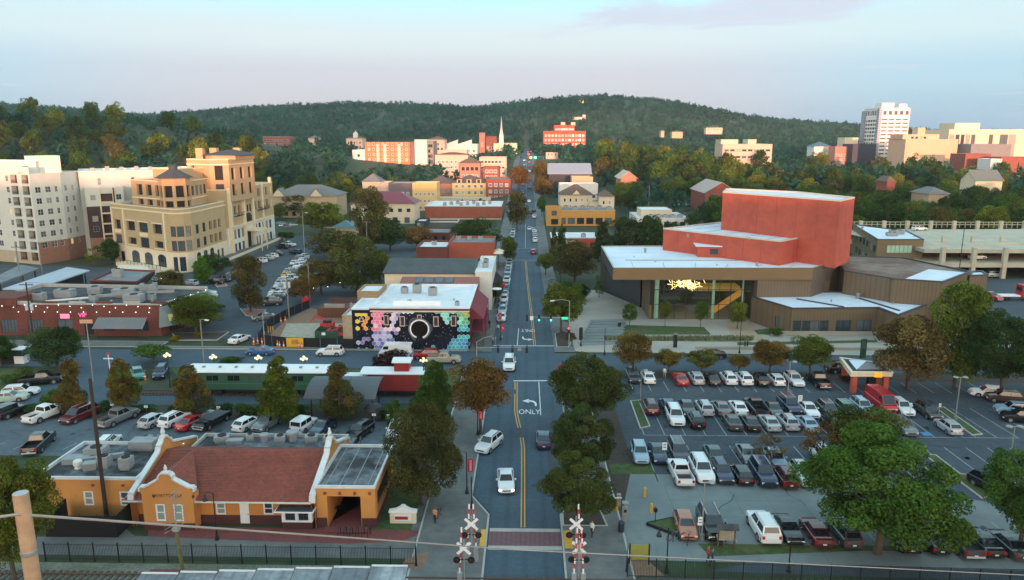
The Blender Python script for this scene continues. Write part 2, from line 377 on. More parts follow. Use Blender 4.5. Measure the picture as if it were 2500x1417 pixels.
def flatroof(T, pts, z, m, par=.5, pw=.3, mpar=None, name='roof', zf=None):
    """a flat roof with a parapet rim of height par, its coping standing slightly proud"""
    pts = ccw(list(pts)); i_ = inset(pts, pw); mb = MB(); n = len(pts)
    mb.poly(i_, z, m); mb.build(name, T)
    if par:
        r = MB(); o_ = inset(pts, -.06); i2 = inset(pts, pw)
        for a in range(n):
            b = (a + 1) % n; zt = z + par
            r.quad((*o_[a],zt),(*o_[b],zt),(*i2[b],zt),(*i2[a],zt),mpar); r.quad((*i2[a],zt),(*i2[b],zt),(*i2[b],z),(*i2[a],z),mpar)
            r.quad((*o_[a], zt - .28), (*o_[b], zt - .28), (*o_[b], zt), (*o_[a], zt), mpar)
        r.build('parapet', T)
def mass(T, pts, z0, z1, m, holes={}, roof=None, par=.5, mpar=None, name='wall', pw=.3, reveal=None):
    """walls over a plan (counter-clockwise), openings by edge number, and a flat roof"""
    pts = list(pts); mb = MB(); n = len(pts); zt = z1 + par if roof else z1
    for i in range(n): facade(T, mb, pts[i], pts[(i + 1) % n], z0, zt, m, holes.get(i, ()), reveal)
    mb.build(name, T)
    if roof: flatroof(T, pts, z1, roof, par, pw, mpar or m)
def hvac(T, x, y, z, sx, sy, h, rot=0, name='air_conditioner', m=None, fan=True):
    mb = MB(); m = m or M_hvac; mb.obox((x,y,z + .12),(sx * .9,sy * .9,.24),rot,M_steel); mb.obox((x,y,z + .24 + h / 2),(sx,sy,h),rot,m)
    if fan:
        k = 2 if sx > 1.8 * sy else 1
        for i in range(k):
            ox=(i-(k-1)/2)*sx/k;mb.lathe((x+ox*cos(rot),y+ox*sin(rot),z+.24+h),[(min(sx/k,sy)*.38,0),(min(sx/k,sy)*.38,.1),(.001,.06)],M_dark,10)
    return mb.build(name, T)
def vent(T, x, y, z, r=.25, h=.8):
    mb = MB().lathe((x,y,z),[(r,0),(r,h * .7),(r * 1.5,h * .7),(r * 1.5,h * .9),(.001,h)],M_hvac,10); return mb.build('vent',T)
def ring(pts, z0, z1, out, m, mb):
    """a band round a plan, standing proud of the wall"""
    pts = ccw(list(pts)); o_ = inset(pts, -out); n = len(pts)
    for a in range(n):
        b = (a + 1) % n
        mb.quad((*o_[a],z0),(*o_[b],z0),(*o_[b],z1),(*o_[a],z1),m);mb.quad((*o_[a],z1),(*o_[b],z1),(*pts[b],z1),(*pts[a],z1),m);mb.quad((*pts[a],z0),(*pts[b],z0),(*o_[b],z0),(*o_[a],z0),m)
def hip(T, pts, z, h, m, over=.5, name='roof', ridge=None):
    """a hipped roof over a four-cornered plan"""
    q = [(*p, z) for p in inset(ccw(list(pts)), -over)]
    a, b, c, d = [Vector(p) for p in q]
    l1, l2 = (b - a).length, (c - b).length
    if l1 < l2: a, b, c, d = b, c, d, a; l1, l2 = l2, l1
    k = min(.5, l2 / 2 / l1) if ridge is None else ridge
    e = (a + d) / 2; f = (b + c) / 2; r0 = e.lerp(f,k) + Vector((0,0,h)); r1 = f.lerp(e,k) + Vector((0,0,h))
    mb = MB(); mb.add([a, b, c, d, r0, r1], [(0, 1, 5, 4), (2, 3, 4, 5), (3, 0, 4), (1, 2, 5)], m)
    mb.add([a, b, c, d], [(3, 2, 1, 0)], m)
    return mb.build(name, T)
def block(name,label,cat,pxL,pxR,ytop,Y,depth,wall,roof=None,wins=None,sidewins=None,par=.6,zb=None,group=None,mpar=None,top_z=None,roofm=None,hipm=None,hiph=3,over=.6,gable=None,build=True):
    """an axis-aligned building whose front stands at distance Y"""
    x0, x1 = xat_row(pxL, ytop, Y), xat_row(pxR, ytop, Y)
    if zb is None: zb = min(TZ(x0, Y), TZ(x1, Y)) - .3
    zt = top_z if top_z is not None else zat((x0 + x1) / 2, Y, ytop)
    T = thing(name, label, cat, ((x0 + x1) / 2, Y, zb), group)
    pts = [(x0, Y), (x1, Y), (x1, Y + depth), (x0, Y + depth)]; Lx = x1 - x0; H_ = zt - zb
    hl = {}
    def mk(Lw, spec):
        o = []
        for (nu, fz, nz, dz, w_, h_, k) in spec: o += even(Lw, nu, zb + fz, dz, nz, w_, h_, k)
        return o
    if wins: hl[0] = mk(Lx, wins)
    if sidewins:
        hl[1] = mk(depth, sidewins); hl[3] = mk(depth, sidewins)
    if hipm:
        mass(T, pts, zb, zt, wall, hl); hip(T, pts, zt, hiph, hipm, over)
    elif gable:
        mass(T, pts, zb, zt, wall, hl); gableroof(T, pts, zt, hiph, gable, wall, over)
    else: mass(T, pts, zb, zt - par, wall, hl, roof or M_roofg, par, mpar)
    T['_x'] = (x0, x1, Y, zb, zt)
    return T, x0, x1, zb, zt
def gableroof(T, pts, z, h, m, mw, over=.5, axis=None):
    """a pitched roof, ridge along the longer side, with gable walls"""
    a, b, c, d = [Vector((*p, z)) for p in ccw(list(pts))]
    if ((b - a).length < (c - b).length) if axis is None else axis == 'y': a, b, c, d = b, c, d, a
    e, f = (a + d) / 2 + Vector((0, 0, h)), (b + c) / 2 + Vector((0, 0, h)); w_ = MB()
    w_.add([d, a, e], [(0, 1, 2)], mw); w_.add([b, c, f], [(0, 1, 2)], mw); w_.build('gable', T)
    u = (b - a).normalized() * over; s1 = (a - e) * (1 + over / max(.1,(a - e).length)); s2 = (d - e) * (1 + over / max(.1,(d - e).length))
    up = Vector((0, 0, .18)); mb = MB()
    for s_ in (s1, s2):
        p = [e - u, f + u, f + u + s_, e - u + s_]; p = p if s_ is s2 else p[::-1]
        q = [x + up for x in p]; mb.add(p + q,[(4,5,6,7),(3,2,1,0),(0,1,5,4),(1,2,6,5),(2,3,7,6),(3,0,4,7)],m)
    mb.build('roof', T)
# ------------------------------------------------------------------ ground, roads, pavements
def axis(a, b, n, lo, hi, m):
    v = [lo + (a - lo) * i / m for i in range(m)] + [a + (b - a) * i / n for i in range(n)] + [b + (hi - b) * i / m for i in range(m + 1)]
    return v
xs = axis(-420, 420, 84, -2600, 2600, 30)
ys=[-900,-800,-700]+[-680+30*i for i in range(17)]+[-165+8.8*i for i in range(50)]+[278+12*i for i in range(55)]+[945+35*i for i in range(40)]+[2400,2600,3000,4200]
v = [(x, y, TZ(x, y) - (.0 if -165 < y < 275 else .02)) for y in ys for x in xs]; nx = len(xs)
f = [(j * nx + i,j * nx + i + 1,(j + 1) * nx + i + 1,(j + 1) * nx + i) for j in range(len(ys) - 1) for i in range(nx - 1)]
me = bpy.data.meshes.new('ground'); me.from_pydata(v,[],f); me.materials.append(M_ground); me.polygons.foreach_set('use_smooth',[True] * len(f))
o = bpy.data.objects.new('ground', me); col.objects.link(o); o['kind'] = 'structure'
def sheet(name, pts, z, m, kind='structure'):
    """a flat surface; its points are pixels (ints) or metres (tuples of floats)"""
    mb = MB(); mb.poly(ccw([G(*p) if isinstance(p[0], int) else p for p in pts]), z, m); o = mb.build(name)
    if kind: o['kind'] = kind
    return o
def slab(name, pts, z, m, mk=M_kerb, kerb=.18):
    """a raised pavement or island with a kerb stone edge"""
    pts = ccw([G(*p) if isinstance(p[0],int) else p for p in pts]); mb = MB(); i_ = inset(pts,kerb); n = len(pts)
    for a in range(n):
        b = (a + 1) % n; mb.quad((*pts[a],0),(*pts[b],0),(*pts[b],z),(*pts[a],z),mk); mb.quad((*pts[a],z),(*pts[b],z),(*i_[b],z),(*i_[a],z),mk)
    mb.poly(i_, z, m); o = mb.build(name); o['kind'] = 'structure'; return o
Z1, Z2, Z3, Z4 = .008, .016, .024, .032
sheet('car_park_surface',[(8.5,62.0),(90.0,62.0),(90.0,112.5),(8.5,112.5)],Z1 - .004 + .0018 * 1,M_asph)
sheet('car_park_surface',[(-110.0,80.5),(-8.0,80.5),(-8.0,92.0),(-110.0,92.0)],Z1 - .004 + .0018 * 2,M_lotl)
sheet('car_park_surface',[(-84.0,138.0),(-31.0,127.0),(-31.0,152.0),(-42.0,200.0),(-30.0,262.0),(-60.0,270.0),(-86.0,262.0),(-92.0,196.0),(-84.0,160.0)],Z1-.004+.0018*3,M_asph)
sheet('car_park_surface',[(-120.0,150.0),(-84.0,160.0),(-90.0,198.0),(-130.0,210.0),(-170.0,214.0),(-170.0,160.0)],Z1 - .004 + .0018 * 4,M_asph)
sheet('car_park_surface',[(78.0,150.0),(170.0,128.0),(190.0,196.0),(86.0,196.0)],Z1 - .004 + .0018 * 5,M_asph)
sheet('car_park_surface',[(-96.0,262.0),(-40.0,262.0),(-40.0,300.0),(-96.0,300.0)],Z1 - .004 + .0018 * 6,M_asph)
sheet('cross_street',[(-190.0,114.8),(-5.6,114.8),(5.2,114.8),(190.0,112.0),(190.0,122.0),(5.2,124.0),(-5.6,124.6),(-190.0,125.5)],Z1,M_road)
sheet('side_street',[(190,900),(330,872),(260,925),(255,945),(300,965),(1040,965),(1040,985),(250,990),(-60,985),(-60,965),(180,930)],Z2,M_road)
# the main street runs straight over the rise
mb = MB(); st = [57, 68, 72, 95, 114.8, 124.4, 140, 180, 220, 255, 278] + [300 + 12 * i for i in range(52)]
def sx(y):
    """kerb lines of the main street"""
    if y < 68: return -3.6, 3.4
    if y < 72: return lerp(-3.6, -5.6, (y - 68) / 4), lerp(3.4, 5.1, (y - 68) / 4)
    return (-5.6 if y < 120 else -6.2), (5.1 if y < 120 else lerp(5.0, 3.9, sstep(130, 220, y)))
mb.add([(-3.6, 30, Z2), (3.4, 30, Z2)], [], M_road)
P = [(30, *sx(30))] + [(y, *sx(y)) for y in st]
mb = MB()
for (ya, a0, a1), (yb, b0, b1) in zip(P, P[1:]):
    za,zb_=[max(TZ(-1,y),TZ(-7,y),TZ(4,y))+(Z2 if y<279 else .12) for y in (ya,yb)];mb.quad((a0,ya,za),(a1,ya,za),(b1,yb,zb_),(b0,yb,zb_),M_street)
o = mb.build('main_street'); o['kind'] = 'structure'
mb = MB()                                                            # pavements of the far part
for (ya, a0, a1), (yb, b0, b1) in zip(P, P[1:]):
    if ya < 124: continue
    za, zb_ = [max(TZ(-1, y), TZ(-7, y), TZ(4, y)) + (.13 if y < 279 else .25) for y in (ya, yb)]
    for s0, s1 in (((a0 - 4.2, a0), (b0 - 4.2, b0)), ((a1, a1 + 3.6), (b1, b1 + 3.6))):
        mb.quad((s0[0], ya, za), (s0[1], ya, za), (s1[1], yb, zb_), (s1[0], yb, zb_), M_walk)
        e,e2=(s0[1],s1[1]) if s0[0]<-4 and s0[1]<0 else (s0[0],s1[0]);q=[(e,ya,za-.13),(e2,yb,zb_-.13),(e2,yb,zb_),(e,ya,za)];mb.add(q if e<0 else q[::-1],[(0,1,2,3)],M_kerb)
o = mb.build('street_pavement'); o['kind'] = 'structure'
sheet('brick_crossing',[(-3.45,61.9),(3.35,61.9),(3.35,64.4),(-3.45,64.4)],Z3,mat('crossing_brick',(.17,.09,.10),.9,.15,2.5,wave=('X',2.2,.18)))
sheet('crossing_band',[(-3.45,61.2),(3.35,61.2),(3.35,61.9),(-3.45,61.9)],Z3,M_kerb);sheet('crossing_band',[(-3.45,64.4),(3.35,64.4),(3.35,65.0),(-3.45,65.0)],Z3,M_kerb)
# pavements and plazas (raised by a kerb)
slab('street_pavement',[(-10.2,50.0),(-3.6,50.0),(-3.6,67.5),(-5.6,71.5),(-5.6,109.0),(-6.8,112.5),(-9.5,114.6),(-10.2,114.6)],.12,M_walk)
slab('street_pavement',[(3.4,50.0),(9.4,50.0),(9.4,66.0),(9.0,112.0),(6.5,112.0),(5.1,109.0),(5.1,71.0),(3.4,67.6)],.12,M_walk)
slab('street_pavement',[(-70.0,125.4),(-9.5,125.0),(-6.8,126.5),(-6.2,130.0),(-6.2,132.0),(-10.1,132.0),(-10.1,126.4),(-70.0,127.0)],.12,M_walk)
slab('street_pavement', [(-190.0, 126.4), (-66.0, 126.4), (-66.0, 130.0), (-190.0, 130.5)], .12, M_walk)
slab('plaza',[(5.1,132.0),(6.6,127.0),(9.5,124.8),(90.0,123.0),(90.0,131.0),(66.0,131.2),(66.0,137.0),(50.0,137.0),(46.2,149.0),(26.0,149.2),(26.0,158.0),(18.0,178.0),(8.6,178.0),(8.6,140.0),(5.1,138.0)],.12,M_plaza)
sheet('station_brick_paving',[(365,1282),(780,1292),(935,1200),(960,1210),(955,1290),(1045,1298),(980,1322),(850,1328),(700,1324),(360,1310)],.020,M_brickpave)
sheet('station_walk',[(-48.0,59.6),(-10.25,59.6),(-10.25,63.2),(-15.0,62.6),(-37.0,62.9),(-39.0,64.6),(-42.0,62.6),(-48.0,62.6)],.012,M_walk)
sheet('station_walk', [(-16.6, 63.0), (-10.25, 63.0), (-10.25, 92.0), (-16.6, 92.0)], .0135, M_walk)
sheet('concrete_apron',[(9.4,59.8),(20.0,59.6),(60.0,58.6),(60.0,66.5),(46.0,72.0),(38.0,77.0),(9.4,77.0)],Z2,M_conc)
sheet('trail', [(16.0, 58.2), (60.0, 56.4), (60.0, 58.6), (20.0, 59.6)], Z1, M_asph)
sheet('gravel_bed', [(-60.0, 40.0), (-10.2, 40.0), (-8.6, 58.4), (-60.0, 58.4)], Z1, M_gravel)
sheet('gravel_bed',[(9.4,40.0),(60.0,40.0),(60.0,56.3),(9.4,57.2)],Z1,mat('dark_gravel',(.08,.09,.09),.95,.3,3,bump=.6))
sheet('brown_bed',[(9.3,57.3),(12.0,57.4),(10.6,60.4),(9.2,60.4)],.02,mat('bare_soil',(.24,.14,.09),.95,.2,1.5));sheet('brown_bed',[(-10.9,57.9),(-8.9,57.9),(-8.8,60.6),(-10.7,59.4)],.13,MATS['bare_soil'])
sheet('lawn',[(16.6,60.5),(32.0,61.8),(60.0,60.3),(60.0,62.6),(16.0,62.6)],Z3,M_grass);sheet('lawn',[(-16.2,64.5),(-11.0,64.5),(-11.0,80.0),(-15.4,80.0)],Z3,M_grass)
sheet('lawn',[(9.6,77.0),(14.6,77.0),(14.3,79.6),(9.6,79.6)],Z3,M_grass);sheet('lawn',[(-190.0,92.0),(-62.0,92.0),(-58.0,108.0),(-64.0,113.6),(-190.0,113.6)],Z1,M_grass);sheet('lawn',[(-54.0,108.8),(-10.5,106.5),(-10.5,114.4),(-58.0,114.0)],Z2,M_grass)
sheet('planting_bed',[(-110.0,92.0),(-10.2,92.0),(-10.2,95.6),(-110.0,95.4)],Z2,M_mulch_shade);sheet('planting_bed',[(9.2,66.0),(12.4,80.0),(12.4,112.0),(9.2,112.0)],.02,M_mulch_shade);sheet('planting_bed',[(12.0,111.0),(90.0,109.4),(90.0,112.6),(12.0,114.4)],Z3,M_mulch_shade)  # strip right of the street: shaded pavement put in as dark colour
slab('traffic_island', [(1538, 980), (1560, 978), (1588, 1042), (1562, 1048)], .13, M_grass)
slab('traffic_island',[(2284,998),(2305,995),(2400,1062),(2372,1064)],.13,M_grass);slab('traffic_island',[(2255,1112),(2285,1112),(2345,1158),(2395,1165),(2420,1215),(2395,1218)],.13,M_grass)
slab('traffic_island',[(586,755),(650,757),(640,776),(600,772)],.14,mat('island_brick',(.30,.13,.10),.9,.15,2));slab('traffic_island',[(520,690),(548,690),(556,699),(530,702)],.14,MATS['island_brick'])
slab('planting_bed',[(420,815),(560,812),(530,832),(430,832)],.16,M_mulch_shade);slab('planting_bed',[(5.4,127.6),(7.6,127.6),(9.6,137.0),(7.0,139.0),(5.4,137.0)],.16,M_mulch_shade);slab('planting_bed',[(3.55,65.4),(8.0,65.4),(7.4,70.4),(5.2,71.6),(3.6,68)],.15,M_mulch_shade)
slab('lawn', [(1465, 820), (1530, 795), (1720, 800), (1740, 820)], .16, M_grass)
sheet('plaza_bed',[(1470,832),(1830,838),(1835,826),(1470,826)],.135,mat('pale_grasses',(.20,.20,.12),.95,.35,2));sheet('plaza_bed',[(1840,808),(1905,800),(1935,812),(1940,822),(1850,818)],.135,M_grass);sheet('plaza_bed',[(1800,838),(2140,832),(2140,838),(1800,845)],.135,M_grass)
sheet('plaza_walk',[(1770,786),(1830,782),(1870,835),(1790,835)],.13,mat('sandy_concrete',(.36,.28,.19),.9,.1,.6))
# amphitheatre steps of the plaza: broad low treads
for k in range(9):
    xa, xb = lerp(9.6, 13.6, k / 9), lerp(17.5, 20.6, k / 9); y0 = lerp(129, 147, k / 9)
    o = MB().obox((lerp(xa,xb,.5),y0 + 1.0,.12 + .035 * (k + 1)),(xb - xa,1.7,.08),.12,M_conc).build('plaza_step'); o['kind'] = 'structure'
MB().box(46.4,92,136.3,136.6,.12,.95,M_plaza).build('ramp_wall',kind='structure');MB().box(30,64,126.6,127.0,.12,.62,M_plaza).build('seat_wall',kind='structure')
# pavement joints: the slabs are cast separately
jm = MB(); M_joint = mat('slab_joint', (.13, .13, .125), .9)
for y in range(52,114,3):jm.box(-10.0,-5.8 if y>72 else -3.8,y-.025,y+.025,.1201,.1225,M_joint);jm.box(3.6 if y<68 else 5.4,8.8,y-.025,y+.025,.1201,.1225,M_joint)
for x in range(12, 58, 3): jm.box(x - .02, x + .02, 58.9, 61.6, Z2, Z2 + .002, M_joint)
for k in range(7): jm.box(15 + k * 3.4, 15.05 + k * 3.4, 64.6, 74.4, Z2, Z2 + .002, M_joint)
for y in (67.6, 71): jm.box(14.4, 36, y, y + .05, Z2, Z2 + .002, M_joint)
jm.build('slab_joints', kind='structure')
# markings
def line(name, pts, w_, z, m):
    mb = MB()
    for a, b in zip(pts, pts[1:]):
        a,b=Vector(a),Vector(b);d=(b-a).normalized();n_=Vector((-d.y,d.x))*w_/2;za,zb_=[(z if q.y<279 else max(TZ(-1,q.y),TZ(-7,q.y),TZ(4,q.y))+.145) for q in (a,b)]
        mb.quad((*(a - n_), za), (*(b - n_), zb_), (*(b + n_), zb_), (*(a + n_), za), m)
    o = mb.build(name); o['kind'] = 'structure'; return o
cl = [(-.25, 65.2), (-.3, 77), (-.35, 84), (-.6, 88), (-1.1, 92.5), (-1.4, 96), (-1.55, 108.4)]
for k in (-.17,.17):line('yellow_line',[(x+k,y) for x,y in cl],.12,Z3,M_yellow);line('yellow_line',[(1.5+k,129),(1.35+k,140),(1.0+k,156),(.2+k,190),(-.3+k,222)],.11,Z3,M_yellow)
line('yellow_line', [(-.4, 249)] + [(-.5, 278 + i * 12) for i in range(0, 30)], .2, Z3, M_faint)
line('stop_line',[(-2.0,109),(5.0,109.2)],.35,Z3,M_line);line('stop_line',[(-6.0,128.6),(5.0,128.6)],.3,Z3,M_line);line('stop_line',[(-4.2,223.6),(3.4,223.6)],.4,Z3,M_faint);line('stop_line',[(-3.2,248),(3.9,248)],.4,Z3,M_faint)
line('lane_line',[(2.0,94.6),(1.95,108.6)],.12,Z3,M_line); line('lane_line',[(-1.65,129),(-1.5,144)],.13,Z3,M_line)
def ground_text(body, size, x, y, rz, sy=2.0):
    o=bpy.data.objects.new('road_lettering',text_mesh(body,size,M_line,0));col.objects.link(o);o.location=(x,y,Z3+.002);o.rotation_euler=(0,0,rz);o.scale=(1,sy,1);o['kind']='structure'; return o
ground_text('ONLY', 1.12, .45, 95.8, 0, 2.3); ground_text('ONLY', 1.0, .35, 139.4, pi, 3.0)
def arrow(x, y, s=1, flip=1):
    mb = MB(); z = Z3 + .001; P_ = lambda a, b: (x + a * s, y + b * flip, z)
    q=[P_(.75,-1.5),P_(1.0,-1.5),P_(1.0,-.3),P_(.7,.5),P_(.1,.85),P_(-.2,.9),P_(-.2,.25),P_(.3,.2),P_(.7,-.3)];q=q if s*flip>0 else q[::-1];mb.add(q,[tuple(range(9))],M_line)
    q=[P_(-1.1,.55),P_(-.1,-.25),P_(-.1,1.35)];q=q if s*flip>0 else q[::-1];mb.add(q,[(0,1,2)],M_line);o=mb.build('turn_arrow');o['kind']='structure'
arrow(.5, 99.6); arrow(.2, 133.4, -1, -1)
sheet('patched_asphalt',[(3.0,129.5),(4.6,129.5),(4.6,132.4),(3.0,132.4)],Z3,mat('dark_patch',(.06,.07,.085),.9,.1)) 
for k in range(20):
    for y0,y1 in ((82.2,84.0),): line('bay_line',[(-74 + k * 3.0,82.2),(-73.4 + k * 3.0,84.2)],.11,Z3,M_faint)
for y0, n_, x0 in ((100.8, 0, 16), (88.2, 26, 15), (98, 0, 15)):
    for k in range(n_): line('bay_line', [(x0 + k * 2.6, y0), (x0 + k * 2.6, y0 + 10.2)], .1, Z2, M_faint)
for k in range(22):line('bay_line',[(16+k*2.6,104.6),(16+k*2.6,109.2)],.1,Z2,M_faint);line('bay_line',[(14.5+k*2.6,75.2),(14.5+k*2.6,85.0)],.1,Z2,M_faint)
for k in range(18): line('bay_line', [(14.5 + k * 2.6, 62.9), (14.5 + k * 2.6, 67.2)], .1, Z3, M_faint)
line('bay_line', [(15, 88.1), (62, 88.1)], .1, Z2, M_faint)
M_hc = mat('blue_bay_paint', (.08, .25, .46), .85, .3, 3)
for px,py in ((2262,1060),(2335,1063),(1955,943),(2018,945)):x,y=G(px,py);sheet('blue_bay_mark',[(x-.6,y-.55),(x+.6,y-.55),(x+.6,y+.55),(x-.6,y+.55)],Z3,M_hc)
for k, (px, py) in enumerate(((1250, 1120), (1262, 1040))): pass
for y in (66.5,82.0):sheet('yellow_tactile_pad',[(-4.25,61.6),(-3.75,61.6),(-3.75,64.6),(-4.25,64.6)] if y<70 else [(3.6,61.4),(4.4,61.4),(4.4,64.6),(3.6,64.6)],.125,M_yellow)
# railway at the bottom
TR = thing('railway_track', 'railway track on pale ballast behind the black fence', 'track', (-24, 56, 0))
for y in (55.0,56.5): MB().box(-60,60,y - .05,y + .05,.1,.22,mat('rusty_rail',(.10,.06,.045),.6)).build('rail',TR)
tie2 = MB().box(-.12, .12, -1.3, 1.3, 0, .1, M_wood).mesh('sleeper')
for k in range(150): inst(tie2, 'sleeper', TR, (-35 + k * .6, -.25, .012))
# unseen cloud added behind the camera to keep the sun off the far hills
r_ = random.Random(9); bmc = bmesh.new()
for i in range(80):
    x=r_.uniform(-2600,2300);M=Matrix.Translation((x,-2500+r_.uniform(-160,160),lerp(250,318,sstep(20,200,x))+r_.uniform(-8,30)))@Matrix.Diagonal((r_.uniform(180,420),r_.uniform(120,260),r_.uniform(52,64),1));bmesh.ops.create_icosphere(bmc,subdivisions=2,radius=1,matrix=M)
me=bpy.data.meshes.new('added_shade_cloud');bmc.to_mesh(me);bmc.free();me.materials.append(mat('shade_cloud_white',(.75,.74,.76),1,.03,.002));o=bpy.data.objects.new('added_shade_cloud',me);col.objects.link(o);o['kind']='structure'

rd=random.Random(12);M_seal=mat('crack_seal',(.035,.04,.05),.7,.1);M_patch=mat('asphalt_patch',(.06,.07,.085),.9,.2,2);M_stain=mat('oil_stain',(.045,.052,.062),.75,.3,3)
mb = MB()
for (xa,xb,ya,yb,n) in ((12,66,64,111,46),(-80,-12,81,92,22),(-3.2,4.6,70,113,14),(-5.4,3.6,130,215,16),(-70,50,115.5,123.5,22)):
    for _ in range(n):
        x,y = rd.uniform(xa,xb),rd.uniform(ya,yb); a = rd.choice((0,pi / 2,pi / 2)) + rd.gauss(0,.3); w_ = rd.uniform(.025,.05)
        for k in range(rd.randint(4, 12)):
            a += rd.gauss(0, .3); x2, y2 = x + .6 * cos(a), y + .6 * sin(a)
            if not (xa < x2 < xb and ya < y2 < yb): break
            nx_,ny_=-sin(a)*w_,cos(a)*w_;mb.quad((x-nx_,y-ny_,Z4),(x2-nx_,y2-ny_,Z4),(x2+nx_,y2+ny_,Z4),(x+nx_,y+ny_,Z4),M_seal);x,y=x2,y2
mb.build('crack_seal', kind='structure')
for x,y,a,b in ((-1.5,87,1.4,3.2),(2.6,78,1.2,5),(-3.0,103,1.6,2.0),(-2.8,141,2.2,4.5),(1.9,170,1.6,7),(-22,119,4,1.8),(-44,117.4,6,1.6),(24,117,5,2),(38,86.4,6,2.2),(52,95,3,2),(22,95.5,4,1.5),(46,73.5,3.5,2.4),(-52,85,4,2),(-26,84,3,1.6)):sheet('asphalt_patch',[(x,y),(x+a,y),(x+a,y+b),(x,y+b)],Z2+.011,M_patch)
mb = MB()
for i in range(90):
    x,y=(14.4+2.6*rd.randint(0,18)+1.3+rd.gauss(0,.15),rd.choice((66,78,82,91,96,107))+rd.gauss(0,.5)) if i<70 else (rd.uniform(-74,-14),88+rd.gauss(0,.8));r_=rd.uniform(.2,.5);mb.add([(x+r_*rd.uniform(.7,1.1)*cos(t*pi/5),y+1.4*r_*rd.uniform(.7,1.1)*sin(t*pi/5),Z4+.003) for t in range(10)],[tuple(range(10))],M_stain)
mb.build('oil_stains', kind='structure')
for x,y in ((.9,74),(-2.4,92),(.5,120),(-3,150),(1.2,185),(30,119)):tag(MB().lathe((x,y,Z3+.006),[(.36,0),(.36,.008),(.001,.012)],M_black,14).build('manhole_cover'),'round iron manhole cover in the roadway','manhole cover','manhole covers')
# ------------------------------------------------------------------ the arts centre on the right
M_clad = mat('brown_metal_cladding', (.150, .106, .066), .55, .06, .5, wave=('X', 1.6, .22))
M_clady = mat('brown_metal_cladding_side', (.135, .10, .075), .55, .06, .5, wave=('Y', 1.6, .22))
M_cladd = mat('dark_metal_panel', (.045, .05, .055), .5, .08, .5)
M_fascia = mat('bronze_fascia', (.19, .122, .058), .5, .05, .4)
M_redb = mat('orange_red_brick', (.47, .092, .056), .88, .14, .5, c2=(.40, .078, .05), scale2=.12)
M_memb = mat('pale_blue_membrane', (.70, .78, .86), .8, .04, .5, c2=(.58, .68, .78), scale2=.1)
M_rust = mat('rust_brown_roof', (.15, .085, .06), .9, .25, .5, c2=(.24, .19, .16), scale2=.12)
def glassmat():
    m = bpy.data.materials.new('lobby_glass'); m.use_nodes = True; t = m.node_tree; t.nodes.clear()
    o=t.nodes.new('ShaderNodeOutputMaterial');mx=t.nodes.new('ShaderNodeMixShader');a=t.nodes.new('ShaderNodeBsdfTransparent');g=t.nodes.new('ShaderNodeBsdfGlossy')
    a.inputs[0].default_value=(.55,.66,.66,1);g.inputs['Roughness'].default_value=.03;g.inputs[0].default_value=(.7,.75,.8,1);mx.inputs[0].default_value=.14
    t.links.new(a.outputs[0],mx.inputs[1]); t.links.new(g.outputs[0],mx.inputs[2]); t.links.new(mx.outputs[0],o.inputs[0]); return m
M_lobby = glassmat()
ZR = 11.0
T = thing('arts_centre','arts centre with angular brown metal roofs, glazed lobby and stacked orange brick towers','building',(45,150,0))
A_, B_, C_, D_ = G(1467, 603, ZR), G(1497, 657, ZR), G(1985, 657, ZR), G(2075, 632, ZR)
roofp = [B_, C_, D_, (70.5, 180), A_]
mb = MB(); mb.poly(inset(roofp, .3), ZR, M_memb); mb.build('roof', T)
mb = MB()                                                            # fascia and soffit of the great roof
zs_ = 8.8
P1, P2, P3, P4 = G(1480, 712), G(1562, 752), G(1592, 780), G(1832, 780)
for p, q, m, zb_ in ((A_, B_, M_cladd, 8.8), (B_, C_, M_fascia, 8.8)):
    mb.quad((*p, zb_), (*q, zb_), (*q, ZR + .25), (*p, ZR + .25), m)
mb.poly([B_, (C_[0], B_[1]), (C_[0], 163), (A_[0], A_[1])][::-1], zs_, M_fascia)
o_, i_ = roofp, inset(roofp, .3)
for k in range(5):
    a,b=k,(k+1)%5;mb.quad((*o_[a],ZR+.25),(*o_[b],ZR+.25),(*i_[b],ZR+.25),(*i_[a],ZR+.25),M_kerb);mb.quad((*i_[a],ZR+.25),(*i_[b],ZR+.25),(*i_[b],ZR),(*i_[a],ZR),M_kerb)
mb.build('roof_edge', T)
mb = MB()                                                            # a raised seam across the roof
a, b = G(1530, 640, ZR), G(2000, 650, ZR)
mb.obox(((a[0] + b[0]) / 2,a[1] + 2,ZR + .08),(b[0] - a[0],.25,.16),0,M_steel); mb.build('roof_seam',T)
# lower left wall with the blue sign, under the overhang
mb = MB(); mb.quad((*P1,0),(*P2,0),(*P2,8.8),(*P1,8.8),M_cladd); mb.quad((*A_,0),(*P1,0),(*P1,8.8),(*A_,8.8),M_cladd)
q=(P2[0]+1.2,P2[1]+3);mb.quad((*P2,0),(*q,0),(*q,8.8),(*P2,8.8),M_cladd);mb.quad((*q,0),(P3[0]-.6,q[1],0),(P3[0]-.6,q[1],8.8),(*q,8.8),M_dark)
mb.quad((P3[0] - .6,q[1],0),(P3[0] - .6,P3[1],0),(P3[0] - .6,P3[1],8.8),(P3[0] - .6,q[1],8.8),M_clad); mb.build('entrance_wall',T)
mb = MB().box(P2[0] + .7, P3[0] - .7, P3[1] - .2, P3[1] + 3.5, 0, 3.0, M_fascia); mb.build('entrance_box', T)
M_blue = mat('sign_blue', (.012, .022, .10), .5, .05)
d = (Vector(P2) - Vector(P1)).normalized(); nrm = Vector((d.y,-d.x)); a = Vector(P1) + d * 4.2 + nrm * .12; b = Vector(P1) + d * 10.4 + nrm * .12
mb = MB().quad((*a, 4.2), (*b, 4.2), (*b, 8.2), (*a, 8.2), M_blue); sg = mb.build('sign_panel', T)
ang = math.atan2(d.y, d.x)
